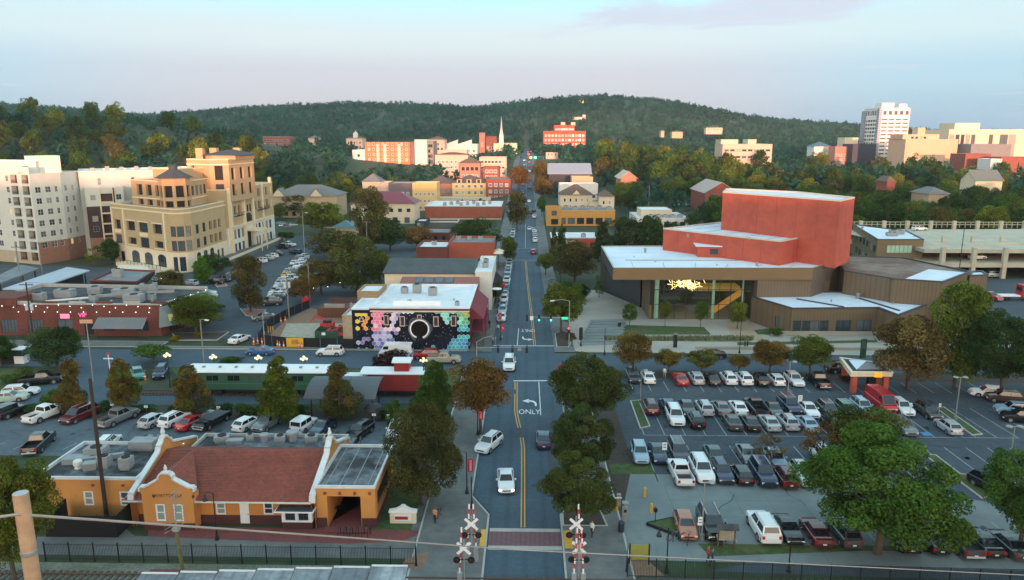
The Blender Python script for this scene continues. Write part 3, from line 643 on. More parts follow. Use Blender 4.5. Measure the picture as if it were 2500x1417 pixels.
for zz, w_ in ((7.6, 3.6), (6.2, 4.4), (5.0, 3.0)):
    c_ = (a + b) / 2 + nrm * .02; mb = MB()
    for i in range(int(w_/.42)):mb.obox((c_.x+d.x*(i*.42-w_/2+.2),c_.y+d.y*(i*.42-w_/2+.2),zz),(.26,.03,.34 if i%3 else .24),ang,M_line)
    mb.build('lettering', T)
# glazed lobby
gx0, gx1, gy = P3[0], P4[0], P3[1]
mb = MB(); nb = 9
for i in range(nb + 1): x = lerp(gx0,gx1,i / nb); mb.box(x - .05,x + .05,gy - .06,gy + .08,0,8.8,M_fd)
for z in (.1, 3.2, 6.3, 8.75):
    for i in range(nb): mb.box(lerp(gx0,gx1,i / nb) + .05,lerp(gx0,gx1,(i + 1) / nb) - .05,gy - .05,gy + .07,z - .05,z + .05,M_fd)
mb.build('mullions', T)
for i in range(nb):
    for z0, z1 in ((.15, 3.15), (3.25, 6.25), (6.35, 8.7)):
        MB().quad((lerp(gx0,gx1,i/nb)+.05,gy,z0),(lerp(gx0,gx1,(i+1)/nb)-.05,gy,z0),(lerp(gx0,gx1,(i+1)/nb)-.05,gy,z1),(lerp(gx0,gx1,i/nb)+.05,gy,z1),M_lobby).build('pane',T)
M_lob = mat('lobby_wall',(.10,.11,.10),.8,.1); M_ylw = mat('lobby_yellow_glow',(.62,.40,.06),.7,.08,emit=(1,.55,.08),estr=.12)  # faint glow in the yellow stands in for lobby lighting
M_pale = mat('green_lit_column', (.55, .68, .52), .6, .05, emit=(.6, .9, .6), estr=.10)  # green light on the columns is put in as colour and glow
mb = MB(); mb.box(gx0 - .5,gx1,gy + 13,gy + 13.3,0,8.8,M_lob); mb.box(gx1,gx1 + .3,gy + .1,gy + 13,0,8.8,M_lob); mb.build('lobby_wall',T)
mb = MB().box(gx0 - .5, gx1, gy + .1, gy + 13, .01, .05, M_plaza); mb.build('lobby_floor', T)
mb = MB(); mb.box(gx0 + 9.5, gx1, gy + 9, gy + 13, 4.2, 5.2, M_ylw); mb.build('balcony', T)
for i in range(14):                                                  # the stair, its steps side by side with a yellow flank
    MB().box(gx0 + 13 + i * .45,gx0 + 13.45 + i * .45,gy + 3,gy + 5.2,.5 + i * .33,.83 + i * .33,M_ylw).build('step',T)
mb=MB();mb.add([(gx0+13,gy+2.9,.3),(gx0+13,gy+2.9,1.9),(gx0+19.3,gy+2.9,6.4),(gx0+19.3,gy+2.9,4.8)],[(3,2,1,0),(0,1,2,3)],M_ylw);mb.build('stair_flank',T)
for x,k in ((gx0 + .9,.45),(gx0 + 12.6,.3),(gx0 + 18.9,.2)): MB().lathe((x,gy + (.9 if k > .25 else 2),.02),[(k,0),(k,8.75)],M_pale,12).build('column',T)
M_stick = mat('lit_stick', (1, .7, .35), .5, 0, emit=(1, .62, .25), estr=3.2)
CH = thing('chandelier','burst of glowing sticks hanging inside the glazed lobby','chandelier',(gx0 + 7.4,gy + 2.6,6.9)); r_ = random.Random(5)
for i in range(64):
    c_=Vector((gx0+7.4+r_.gauss(0,1.5),gy+2.6+r_.gauss(0,.5),7.0+r_.gauss(0,.5)+.0));dr=Vector((r_.uniform(-1,1),r_.uniform(-.5,.5),r_.uniform(-.8,.8))).normalized()*r_.uniform(.4,.85)
    c_.z = min(c_.z, 8.1); MB().tube([c_ - dr, c_ + dr], .04, M_stick, 5).build('stick', CH)
# right hand walls of the main volume
mb = MB(); mb.quad((gx1 + .1,B_[1] + .02,0),(C_[0],C_[1] + .02,0),(C_[0],C_[1] + .02,8.8),(gx1 + .1,B_[1] + .02,8.8),M_clad)
mb.quad((gx1 + .1,gy + 13,0),(gx1 + .1,B_[1] + .02,0),(gx1 + .1,B_[1] + .02,8.8),(gx1 + .1,gy + 13,8.8),M_clady)
mb.quad((*C_, 0), (*D_, 0), (*D_, ZR + .25), (*C_, ZR + .25), M_clady); mb.build('wall', T)
for px, py in ((2015, 690), (2048, 678)):
    t = (px - 1985) / 90; p = Vector(C_).lerp(Vector(D_),t); dd = (Vector(D_) - Vector(C_)).normalized(); nn = Vector((dd.y,-dd.x)) * .08; p = p + nn
    MB().quad((*p,4.5),(*(p + dd * 2.4),4.5),(*(p + dd * 2.4),7.6),(*p,7.6),mat('bronze_panel',(.2,.15,.09),.4,.1)).build('wall_panel',T)
# low front wing
M_wing = M_clad
Zl = 5.5
fp = [(45.6,147),G(1935,752,Zl),G(2145,750,Zl),(G(2145,750,Zl)[0] + .8,131.3),(79.5,142.2),(74,148.2),(70,152),(60,152)]
b_ = G(1935, 752, Zl)
mass(T,fp,0,Zl-.25,M_wing,{0:[(7.2,.8,1.5,2.2,'d')],1:rows(.3,1.75,4,.8,1,1,1.6,2.2,'d')+[(8.6+.0,.8,2.9,2.2,'d'),(12.6,.8,2.9,2.2,'d')],2:[(1.8,0.2,2,2.6,'dark')]},M_memb,.25,M_cladd)
mb=MB();p,q=G(1985,742,Zl),G(2045,790-40,Zl);mb.obox((57.2,141.5,Zl-.15),(.3,9.5,.25),.75,M_cladd);mb.obox((68,141,Zl-.15),(.3,12,.25),.25,M_cladd);mb.build('roof_kerb',T)
vent(T, 66.5, 146, Zl - .2, .3, 1.1); vent(T, 60, 143, Zl - .2, .15, .4); vent(T, 71, 141, Zl - .2, .15, .3)
# right volume
Zu = 10.2
u1 = G(2172, 677, Zu)
up = [G(2062,660,Zu),u1,(u1[0] + .1,u1[1] - 1.0),G(2303,687,Zu),G(2370,662,Zu),(86,168),(70.5,172)]
mass(T, up, 0, Zu - .3, M_clad, {}, M_rust, .3, M_cladd)
MB().poly([G(2206,679,Zu),G(2303,685,Zu),G(2366,663,Zu),G(2268,654,Zu)],Zu - .28,M_memb).build('roof_sheet',T)
vp = [G(2366, 668, Zu), (G(2408, 669, Zu)[0], G(2408, 669, Zu)[1]), G(2395, 661, Zu), G(2372, 662, Zu)]
vp = [G(2368, 672, 9.6), G(2412, 670, 9.6), G(2398, 660, 9.6), G(2372, 662, 9.6)]
mass(T, ccw(vp), 0, 9.3, M_clad, {}, M_memb, .3, M_cladd)
# brick boxes
Zb = 16.2
bp = [G(1620, 557, Zb), G(1905, 588, Zb), G(2033, 566, Zb), G(1765, 541, Zb)]
mass(T,bp,ZR - .05,Zb - .3,M_redb,{},M_memb,.3,mat('stone_coping',(.62,.52,.42),.8,.05),'brick_wall',.45)
Zt = 24.7
a_, b_, c_ = Vector(G(1765, 468, Zt)), Vector(G(2052, 489, Zt)), Vector(G(2087, 481, Zt)); 
q1 = a_ + Vector((0.2,-7.5)) if False else a_; tp = [tuple(a_),tuple(b_),tuple(c_),(c_.x - 6,c_.y + 16),(a_.x + 4,a_.y + 12)]
mass(T, tp, ZR - .05, Zt - .3, M_redb, {}, M_roofw, .3, MATS['stone_coping'], 'brick_wall', .6)
mb = MB(); M_jt = mat('brick_joint', (.27, .055, .04), .9, .1)
for pl,za,zb_,n in (((bp[0],bp[1]),ZR,Zb - .4,7),((bp[1],bp[2]),ZR,Zb - .4,4),((tp[0],tp[1]),Zb,Zt - .4,6),((tp[1],tp[2]),Zb,Zt - .4,2)):
    p,q = Vector(pl[0]),Vector(pl[1]); d_ = (q - p).normalized(); nn = Vector((d_.y,-d_.x)) * .004; ag = math.atan2(d_.y,d_.x)
    for k in range(1,n): c_ = p.lerp(q,k / n) + nn; mb.obox((c_.x,c_.y,(za + zb_) / 2),(.06,.02,zb_ - za),ag,M_jt)
mb.build('control_joint', T); mb = MB()
for k in range(5):a,b=Vector(bp[0]).lerp(Vector(bp[1]),(k+.8)/5.6),Vector(bp[3]).lerp(Vector(bp[2]),(k+.8)/5.6);a,b=a.lerp(b,.05),a.lerp(b,.95);mb.tube([(*a,Zb-.29),(*b,Zb-.29)],.04,M_roofg,4)
for k in range(6):a,b=Vector(B_).lerp(Vector(C_),(k+.7)/6.6),Vector(A_).lerp(Vector(D_),(k+.7)/6.6);a,b=a.lerp(b,.03),a.lerp(b,.3);mb.tube([(*a,ZR+.01),(*b,ZR+.01)],.04,M_roofg,4)
mb.build('membrane_seam', T)
for px,py in ((1680,575),(1830,582),(1900,565),(1600,640),(1750,648),(1880,645)):vent(T,*G(px,py,Zb if py<600 else ZR),(Zb if py<600 else ZR)-.3,.14,.5)
hx, hy = G(1703, 628, ZR)
hp = [(hx, hy), (hx + 8.6, hy - 1.2), (hx + 9.0, hy + 3), (hx + .4, hy + 4)]
mass(T, hp, ZR - .02, ZR + 2.4, M_redb, {0: [(2.6, ZR + .7, 3.4, 1.2, 'strip')]}, None, name='roof_house')
mb = MB(); mb.prism(inset(hp, -.5), ZR + 2.4, ZR + 2.65, M_memb, bottom=True); mb.build('roof_house_slab', T)
hvac(T, hx + 5, hy + .5, ZR + 2.65, .9, .8, .5, 0, 'box_vent', M_white, False)
vent(T,*G(1575,617,ZR),ZR,.25,1.1); vent(T,*G(1848,650,ZR),ZR,.25,.8); vent(T,*G(1548,628,ZR),ZR,.12,.2); vent(T,*G(1995,640,ZR),ZR,.25,.3)
# tan office building and the car deck behind
T = thing('office_building','tan block with a band of pale green windows behind the arts centre','building',(100,190,0))
Zo = 9.5
op = [G(2143, 584, Zo), G(2256, 584, Zo), G(2215, 563, Zo), G(2083, 547, Zo)]
M_olive = mat('olive_cladding', (.17, .125, .065), .6, .06, .6)
Lf = (Vector(op[1]) - Vector(op[0])).length
mass(T,op,0,Zo-.3,M_olive,{0:[(Lf*.22,5.6,Lf*.55,2.2,'g'),(Lf*.22,1.8,Lf*.55,1.9,'g')],3:rows(8,5,7,1.4,4,2,3,2.0,'d')},M_memb,.3,M_cladd)
hvac(T,*[lerp(op[0][k],op[2][k],.45) for k in (0,1)],Zo-.25,3,1.4,.8);hvac(T,*[lerp(op[1][k],op[3][k],.35) for k in (0,1)],Zo-.25,4,1.6,.9);vent(T,*[lerp(op[0][k],op[3][k],.6) for k in (0,1)],Zo-.25,.3,1.2)
T = thing('parking_garage','open concrete parking garage with sloping decks at the right edge','garage',(125,195,0))
M_gar = mat('garage_concrete', (.50, .45, .34), .88, .1, .5, c2=(.42, .39, .31), scale2=.15)
gx, gy2 = xat_row(2250, 640, 196), 196
lv = [(0, 2.6), (3.2, 5.6), (6.4, 8.2)]
for k, (za, zb_) in enumerate(((3.0, 4.0), (6.4, 7.4))):
    mb = MB(); mb.box(gx + 2 * k, 190, gy2 + 3 * k, gy2 + 48, za, zb_, M_gar); mb.build('deck', T)
mb=MB();mb.add([(gx-2,gy2+12,7.45),(190,gy2+12,8.3),(190,gy2+44,8.3),(gx-6,gy2+44,7.45),(gx-2,gy2+12,6.6),(190,gy2+12,7.2)],[(0,1,2,3),(4,5,1,0)],M_gar);mb.build('ramp',T)
for i in range(8):
    x = gx + 5.5 + i * 8.2
    mb = MB().box(x - .55, x + .55, gy2 - .25, gy2 + .75, 0, 8.3, M_gar); mb.build('column', T)
    mb = MB().box(x - .4, x + .4, gy2 + 15, gy2 + 15.8, 7.3, 9.3, M_gar); mb.build('column', T)
for i in range(9):
    x = gx - 4 + i * 7.5; mb = MB().box(x - .5,x + .5,gy2 + 45,gy2 + 46,7.4,10.4,M_gar); mb.build('column',T)
    mb = MB()
    for z in (9.2, 10.0): mb.box(x + .5, x + 7.0, gy2 + 45.4, gy2 + 45.6, z - .08, z + .08, M_gar)
    for j in range(1, 4): mb.box(x + j * 1.75, x + j * 1.75 + .12, gy2 + 45.4, gy2 + 45.6, 8.2, 9.9, M_gar)
    mb.build('rail', T)
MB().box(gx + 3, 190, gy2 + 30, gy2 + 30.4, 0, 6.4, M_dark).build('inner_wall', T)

# ------------------------------------------------------------------ the building with the mural, and the row behind it
Ym = 125.6; mx0, mx1 = G(905, 857)[0], G(1147, 857)[0]
T = thing('mural_building','white roofed corner building with a hexagon and eclipse mural on its side','building',(-20,Ym,0))
Zm = zat(mx0, Ym, 750)
pts = [(mx0, Ym), (mx1, Ym), (mx1, Ym + 21), (mx0, Ym + 21)]
wz = [3.0, 2.3]; wl = []
M_mur = mat('mural_black', (.008, .010, .016), .9, .3, 1.2, c2=(.018, .022, .04), scale2=.35, spec=.15)
style('mw',1,1,mat('pink_frame',(.62,.50,.47),.7),mat('maroon_pane',(.05,.02,.02),.4),bar=.14,depth=.2,y=.06)
mz = lambda py: zat(mx0, Ym, py); mxx = lambda px: G(px, 857)[0] + 0 if False else xat_row(px, 800, Ym)
for a,b,c,e in ((937,949,770,794),(976,989,772,797),(1019,1030,768,788),(1058,1071,772,797),(1101,1114,770,796)):
    x0 = mxx(a) - mx0; wl.append((x0, mz(e), mxx(b) - mxx(a), mz(c) - mz(e), 'mw'))
sw = [even(21, 4, .6, 4, 1, 2.6, 2.4, 'd') + even(21, 5, 4.6, 4, 1, 1.2, 1.9, 'w')]
mb = MB(); facade(T, mb, pts[0], pts[1], 0, Zm, M_mur, wl); mb.build('mural_wall', T)
mb = MB(); facade(T, mb, pts[1], pts[2], 0, Zm, M_brickd, sw[0])
facade(T, mb, pts[3], pts[0], 0, Zm, M_brick)
mb.build('wall', T); flatroof(T, pts, Zm - .5, M_roofw, .5, .5, M_roofw)
mb=MB();ring(pts,Zm-.55,Zm-.25,.12,mat('maroon_trim',(.11,.02,.03),.7),mb);mb.box(mx0,mx1,Ym-.1,Ym-.001,Zm-.85,Zm-.6,M_cream);mb.build('cornice',T)
e_pts = [(G(862, 853)[0], Ym + .4), (mx0 - .01, Ym + .4), (mx0 - .01, Ym + 9), (G(862, 853)[0], Ym + 9)]
Ze = zat(e_pts[0][0], Ym, 754)
mb = MB(); x0 = e_pts[0][0]
facade(T, mb, e_pts[0], e_pts[1], 0, Ze, M_mur, [(1.3, mz(788), .75, .8, 'mw')]); mb.build('mural_wall', T)
mb = MB(); facade(T,mb,e_pts[3],e_pts[0],0,Ze,M_cream); mb.build('wall',T); flatroof(T,e_pts,Ze - .3,M_roofw,.3,.4,M_roofw)
# painted hexagons: flat print on the wall, a few millimetres of paint
def mcol(name,c,e=0): return mat('mural_' + name,tuple(min(.88,v * 1.22) for v in c) if c[0] > .05 or c[2] > .05 else c,.9,.12,1.5,spec=.15)
PAL=dict(y=(.80,.52,.06),o=(.70,.25,.05),p=(.72,.20,.30),r=(.55,.05,.14),l=(.72,.52,.58),v=(.22,.16,.38),w=(.62,.72,.74),b=(.13,.16,.42),s=(.42,.40,.58),t=(.08,.42,.42),g=(.10,.36,.22),c=(.05,.30,.46),d=(.03,.12,.30),n=(.30,.38,.06),k=(.012,.012,.02),m=(.25,.60,.52))
HEX = []
rng = random.Random(3)
def interp(t, tb):
    for (a, b), (c, d) in zip(tb, tb[1:]):
        if t <= c: return lerp(b, d, (t - a) / (c - a))
    return tb[-1][1]
LB=[(0,104),(14,102),(22,86),(38,72),(50,72),(60,66),(70,56),(80,60),(94,86),(110,106)];RB=[(0,154),(10,158),(18,168),(30,176),(42,194),(52,212),(62,222),(68,220),(76,206),(86,190),(96,178),(110,166)]
def hexc(px, py):
    """colour of the painted hexagon at a spot of the wall, None on the black sky"""
    x, y = px - 905, py - 750; q = rng.random()
    if x < 0:
        if y < 24: return 'y' if x < -10 and q < .95 else 'o'
        if y < 34: return 'o' if x > -18 else 'y' if q < .5 else None
        if y < 58: return ('y' if x < -22 else 'o') if q < .45 else None
        return rng.choice('vvs') if y > 72 and q < .5 else None
    l, r = interp(y, LB), interp(y, RB)
    if x < l:
        if x > l - 12 and q < .25: return None
        if y < 38: return rng.choice('ppr') if x < 34 else rng.choice('plv') if x < 48 else rng.choice('vls') if x < 72 else rng.choice('wlw')
        if y < 56: return rng.choice('pll') if x < 24 else rng.choice('lvs')
        if y < 74: return rng.choice('lvs') if x < 20 else rng.choice('sv')
        return rng.choice('vsb') if x < 40 else rng.choice('bs')
    if x > r:
        if x < r + 10 and q < .22: return None
        if y < 40: return ('n' if y < 26 else 'g') if x > 226 else rng.choice('tmm') if x < 200 else rng.choice('tgm')
        if y < 72: return rng.choice('tc')
        return rng.choice('ctc') if x < 212 else rng.choice('ccd')
    return 't' if x > 150 and q < .03 else None
hm = MB(); hb = MB(); pr = 9.6
for j in range(0, 13):
    for i in range(-1, 32):
        px = 862 + i * pr * 1.04 + (pr * .52 if j % 2 else 0); py = 752 + j * pr * .90
        if not (864 < px < 1146): continue
        k = hexc(px, py)
        if not k or any(a-4<px<b+4 and c-4<py<e+4 for a,b,c,e in ((937,949,770,794),(976,989,772,797),(1058,1071,772,797),(1101,1114,770,796),(876,886,775,790))):continue
        X, Z = mxx(px), mz(py); r0 = .43; yy = Ym + (.4 if px < 903 else 0)
        if px > 898 and px < 908: continue
        for mb_,r,off,mm in ((hb,r0,.004,mcol('rim_' + k,tuple(min(.85,c * .7 + .28) for c in PAL[k]))),(hm,r0 * .84,.007,mcol('fill_' + k,PAL[k]))):
            mb_.add([(X + r * sin(t * pi / 3),yy - off,min(Z + r * cos(t * pi / 3),(Ze if px < 903 else Zm) - .9)) for t in range(6)][::-1],[(0,1,2,3,4,5)],mm)
hb.build('painted_hexagon_rims', T, kind='stuff'); hm.build('painted_hexagons', T, kind='stuff')
ec = MB(); X,Z = mxx(1024),mz(803); rs = [(1.85,2.0,(.10,.10,.13)),(1.7,1.85,(.30,.29,.30)),(1.5,1.7,(.85,.84,.80))]
for ra, rb, c in rs:
    m_ = mcol('corona_%d' % int(rb * 100), c)
    for t in range(36):
        a0, a1 = t * pi / 18, (t + 1) * pi / 18
        if 250 < math.degrees((a0 + a1) / 2) < 290: continue
        w0, w1 = [1 + .16 * max(0, cos(3 * (a - 2.2))) * (rb > 1.75) for a in (a0, a1)]
        ec.add([(X + r * cos(a),Ym - .009,Z + r * sin(a)) for r,a in ((ra,a0),(ra,a1),(rb * w1,a1),(rb * w0,a0))],[(0,1,2,3)],m_)
ec.add([(X + 1.5 * cos(t * pi / 18),Ym - .006,Z + 1.5 * sin(t * pi / 18)) for t in range(36)],[tuple(range(36))],mcol('moon',(.012,.008,.008)))
ec.build('painted_eclipse', T)
st = MB()
for i in range(170):
    x,z = rng.uniform(x0 + .3,mx1 - .3),rng.uniform(.4,Zm - 1.2); s_ = rng.choice((.025,.03,.05)); yy = Ym + (.4 if x < mx0 else 0)
    st.quad((x - s_,yy - .003,z - s_),(x + s_,yy - .003,z - s_),(x + s_,yy - .003,z + s_),(x - s_,yy - .003,z + s_),M_line)
st.build('painted_stars', T, kind='stuff')
zr = Zm - .5
MB().box(mx0 + 3.5, mx0 + 12, Ym + 3.2, Ym + 3.5, zr, zr + .9, M_white).build('roof_screen', T)
hvac(T,mx0+9.5,Ym+12.5,zr,1.6,1.4,1.3);hvac(T,mx0+6.2,Ym+14.5,zr,1.6,1.3,1.5);hvac(T,mx0+3.8,Ym+14.2,zr,1.3,1.2,1.0);hvac(T,mx0+15,Ym+3.8,zr,.8,.6,.5,0,'box_vent');vent(T,mx0+14,Ym+8,zr,.12,.4)
MB().lathe((mx0 + 6.2,Ym + 5,zr),[(.7,0),(.65,.4),(.4,.7),(.001,.85)],M_hvac,12).build('dome_vent',T)
# maroon awning along the street side
M_awn = mat('maroon_awning', (.19, .022, .04), .8, .12, 1.5)
zc = 5.2
mb=MB();mb.add([(mx1+.01,Ym+2,zc+2.2),(mx1+.01,Ym+19,zc+2.2),(mx1+2.4,Ym+19,zc),(mx1+2.4,Ym+2,zc),(mx1+.01,Ym+2,zc),(mx1+.01,Ym+19,zc)],[(3,2,1,0),(3,0,4),(2,5,1)],M_awn);mb.build('awning',T)
mb = MB()
for y in (Ym + 2.3,Ym + 8,Ym + 13.5,Ym + 18.7): mb.box(mx1 + 2.2,mx1 + 2.35,y - .08,y + .08,0,zc,M_awn)
mb.box(mx1 + .02,mx1 + 2.4,Ym + 2,Ym + 19,2.75,2.95,M_awn); mb.box(mx1 + 2.2,mx1 + 2.3,Ym + 2,Ym + 19,3.7,3.8,M_awn); mb.build('balcony_frame',T)
# brick kiln house at the left (tan box) and the copper roof with skylights
T = thing('tan_annex','small tan stucco annex between the mural building and the wooden deck','building',(mx0 - 5,Ym + 12,0))
an = [(mx0 - 4.3, Ym + 9.2), (mx0 - .02, Ym + 9.2), (mx0 - .02, Ym + 16), (mx0 - 4.3, Ym + 16)]
mass(T, an, 0, zat(mx0, Ym + 9, 712) - .3, mat('tan_stucco', (.28, .20, .11), .85, .08), {}, M_roofw, .3)
mass(T,[(mx0 - 6.5,Ym + 6),(mx0 - 4.4,Ym + 6),(mx0 - 4.4,Ym + 13),(mx0 - 6.5,Ym + 13)],0,4.6,mat('old_plaster',(.46,.36,.25),.9,.2),{},M_roofw,.2)
hvac(T, mx0 - 5.4, Ym + 11, 4.8, 1.4, 1.2, 1.0)
M_cop = mat('copper_red_roof', (.27, .085, .055), .55, .1, .8, wave=('X', 1.7, .3))
Yc = Ym + 22.5
T = thing('copper_roof_building','building with a copper red seamed roof and eight skylights','building',(-20,Yc,0))
cx0, cx1 = xat_row(972, 705, Yc), xat_row(1162, 705, Yc)
zc0, zc1 = zat(-20, Yc, 712), zat(-20, Yc + 7, 676)
mb = MB(); mb.box(cx0, cx1, Yc, Yc + 7, 0, zc0 - .1, M_cream); mb.build('wall', T)
mb=MB();mb.add([(cx0-.3,Yc-.3,zc0),(cx1+.3,Yc-.3,zc0),(cx1+.3,Yc+7,zc1),(cx0-.3,Yc+7,zc1),(cx0-.3,Yc-.3,zc0-.2),(cx1+.3,Yc-.3,zc0-.2),(cx1+.3,Yc+7,0),(cx0-.3,Yc+7,0)],[(0,1,2,3),(4,5,1,0),(5,6,2,1),(7,4,0,3),(6,7,3,2)],M_cop);mb.build('roof',T)
sl = (zc1 - zc0) / 7.3
for i in range(4):
    for j in range(2):
        xx = lerp(cx0, cx1, .175 + i * .133); yy = Yc + .7 + j * 3.0; z_ = zc0 + (yy + .3 - Yc) * sl
        mb=MB();mb.add([(xx,yy,z_+.12),(xx+1.75,yy,z_+.12),(xx+1.75,yy+2.5,z_+2.5*sl+.12),(xx,yy+2.5,z_+2.5*sl+.12),(xx,yy,z_-.1),(xx+1.75,yy,z_-.1),(xx+1.75,yy+2.5,z_+2.5*sl-.1),(xx,yy+2.5,z_+2.5*sl-.1)],[(0,1,2,3),(4,5,1,0),(5,6,2,1),(7,4,0,3)],M_fd)
        f = mb.build('skylight', T)
        MB().add([(xx+.1,yy+.1,z_+.13+.1*sl),(xx+1.65,yy+.1,z_+.13+.1*sl),(xx+1.65,yy+2.4,z_+2.4*sl+.13),(xx+.1,yy+2.4,z_+2.4*sl+.13)],[(0,1,2,3)],mat('skylight_glass',(.07,.08,.10),.2,.05)).build('pane',f)
Ys = Yc + 10
T = thing('slate_roof_building','long cream building under a dark slate pitched roof','building',(-20,Ys,0))
sx0, sx1 = xat_row(938, 650, Ys), xat_row(1158, 650, Ys)
z0_, z1_ = zat(-20, Ys, 668), zat(-20, Ys + 9, 632)
M_slate = mat('slate_shingles',(.075,.09,.095),.9,.18,2.5,c2=(.06,.075,.08),scale2=.3,wave=('Z',6,.12))
pts = [(sx0, Ys), (sx1, Ys), (sx1, Ys + 18), (sx0, Ys + 18)]
mass(T,pts,0,z0_,M_cream,{0: even(sx1 - sx0,4,2.2,3,1,.9,1.2,'w')}); gableroof(T,pts,z0_,z1_ - z0_,M_slate,M_cream,.4)
T = thing('white_front_building','white flat roofed shopfront facing the street beside the slate roof','building',(-11,Ys,0))
fx0, fx1 = sx1 + .3, sx1 + 3.9; zf = zat(-11, Ys - 2, 664)
mass(T,[(fx0,Ys-2),(fx1,Ys-2),(fx1,Ys+20),(fx0,Ys+20)],0,zf-.4,M_cwhite,{1:even(22,6,.5,3,1,2.4,2.2,'d')+even(22,6,4,3,1,1.2,1.4,'w')},M_roofw,.4)
hvac(T, fx0 + 1.8, Ys + 6, zf - .4, 1.4, 1.2, .9); hvac(T, fx0 + 1.6, Ys + 12, zf - .4, 1.2, 1.2, .7)
M_awnd = mat('dark_purple_awning', (.06, .03, .05), .8, .1)
mb=MB();mb.add([(fx1+.02,Ys,5.2),(fx1+.02,Ys+18,5.2),(fx1+1.7,Ys+18,3.4),(fx1+1.7,Ys,3.4)],[(3,2,1,0),(0,1,2,3)],M_awnd);mb.build('awning',T)
MB().lathe((fx1 + 1.0,Ys - 1.0,4.6),[(.01,0),(1.1,0),(1.1,.15),(.01,.15)],M_white,18).build('round_sign',T).rotation_euler = (0,0,0)
# brick house with red terrace further up the street
T,x0,x1,zb,zt=block('brick_terrace_building','red brick house with flat roof and pale umbrellas beside the street','building',1095,1205,592,205,14,M_redb if False else mat('bright_brick',(.33,.085,.05),.9,.12,.6),M_roofg,[(3,1,1,3,1.2,1.6,'d')],[(4,1,2,3,1.2,1.5,'d')])
for i in range(3): hvac(T, x0 + 2 + i * 3.2, 214, zt - .6, 1.2, 1.1, 1.0)
mb = MB()
for i in range(2):mb.lathe((x1+1.2,206+i*4,zt-3.2),[(1.7,0),(1.6,.15),(.01,.8)],M_cream,8);mb.tube([(x1+1.2,206+i*4,0),(x1+1.2,206+i*4,zt-2.6)],.05,M_black,6)
um = mb.build('parasols', T)
T,x0,x1,zb,zt=block('low_brick_building','low brown brick building with white flat roof left of the brick terrace','building',1016,1092,603,202,14,M_brickd,M_roofw,[(4,1,1,3,1.2,1.3,'d')])
hvac(T, x0 + 4, 210, zt - .6, 1.4, 1.1, .9)
MB().box(x0 - 1,x1 + 12,199.6,199.8,3.2,4.4,mat('rust_rail',(.12,.04,.035),.8)).build('terrace_rail',T)
# ------------------------------------------------------------------ tan hotel
M_tan = mat('tan_stucco_hotel',(.45,.34,.19),.85,.06,.5); M_tanr = mat('rose_tan_stucco',(.47,.31,.17),.85,.06,.5)
M_trim = mat('cream_trim',(.74,.62,.42),.8,.04,1); M_hroof = mat('dark_tile_roof',(.05,.055,.065),.8,.2,1.5)
T = thing('hotel','tan stepped hotel with cream arches, rounded corner and dark hipped roofs','building',(-105,215,0))
A_ = [(-124, 217.6), (-98.4, 200.6), (-96.4, 200.0), (-94.4, 200.9), (-93.3, 203), (-93.2, 226), (-121, 236)]
def bands(T, pts, z0, zm, z1, m0, m1, h0, h1, skip=()):
    a, b = MB(), MB(); n = len(pts)
    for i in range(n):
        if i in skip: continue
        p,q = pts[i],pts[(i + 1) % n]; facade(T,a,p,q,z0,zm,m0,h0.get(i,())); facade(T,b,p,q,zm,z1,m1,h1.get(i,()))
    a.build('lower_wall', T); b.build('upper_wall', T)
style('h', 3, 2, M_fd, bar=.07, depth=.3, y=.2); style('hd', 1, 1, M_fd, M_dark, bar=.08, depth=.8, y=.7)
up0 = [(1.4,10.3,3.4,2.8,'hd'),(8.2,10.3,4.4,2.8,'hd'),(15,10.3,4.4,2.8,'h'),(22.2,10.3,4.4,2.8,'hd'),
       (1.4,6.0,3.4,2.7,'h'),(8.4,6.3,4.2,2.0,'hd'),(15,5.8,4.4,2.9,'h'),(22.4,6.3,4.2,2.0,'hd')]
lo0 = [(2.2,.3,3.2,3.4,'hd'),(9.4,.2,4.2,4.4,'arch'),(16.3,.2,4.2,4.4,'arch'),(23.2,.2,4.2,4.4,'arch')]
cor = lambda z, h: [(.15, z, 1.8, h, 'h')]
r_up=rows(2.2,4.4,2,10.2,-4,2,2.0,2.6,'h')+rows(11,3.2,3,10.2,-4,2,2.0,2.6,'hd');r_lo=rows(1.5,4.4,3,.3,1,1,2.6,4.6,'arch')+rows(15.2,3,2,.5,1,1,1.6,3.2,'d')
bands(T,A_,0,5.4,17.8,M_cream,M_tan,{0:lo0,1:[(.2,.4,1.5,4,'d')],2:[(.2,.4,1.6,4,'d')],4:r_lo},{0:up0,1:cor(10,2.9)+cor(6,2.9),2:cor(10,2.9)+cor(6,2.9),3:cor(10,2.9)+cor(6,2.9),4:r_up})
flatroof(T, A_, 17.2, M_roofg, .6, .4, M_trim)
mb = MB()                                                            # pilasters, sills and string courses
d = Vector((25.6, -17)).normalized(); nn = Vector((d.y, -d.x)); ang = math.atan2(d.y, d.x)
for u,z0,z1,w_ in ((.5,0,16.6,.7),(6.9,5.4,16.6,.6),(28.2,5.4,16.6,.6)):p=Vector(A_[0])+d*u+nn*.12;mb.obox((p.x,p.y,(z0+z1)/2),(w_,.3,z1-z0),ang,M_trim)
for u,z,w_ in ((10.4,13.3,5.2),(17.2,13.3,5.2),(24.4,13.3,5.2),(10.5,6.1,4.6),(24.5,6.1,4.6),(3.1,5.9,3.8),(17.2,9.6,4.4),(3.1,9.7,3.4)):
    p = Vector(A_[0]) + d * u + nn * .1; mb.obox((p.x,p.y,z),(w_,.22,.28 if z not in (9.6,9.7) else 1.0),ang,M_trim)
ring(A_, 16.3, 16.7, .18, M_trim, mb); ring(A_, 5.3, 5.6, .15, M_trim, mb); mb.build('trim', T)
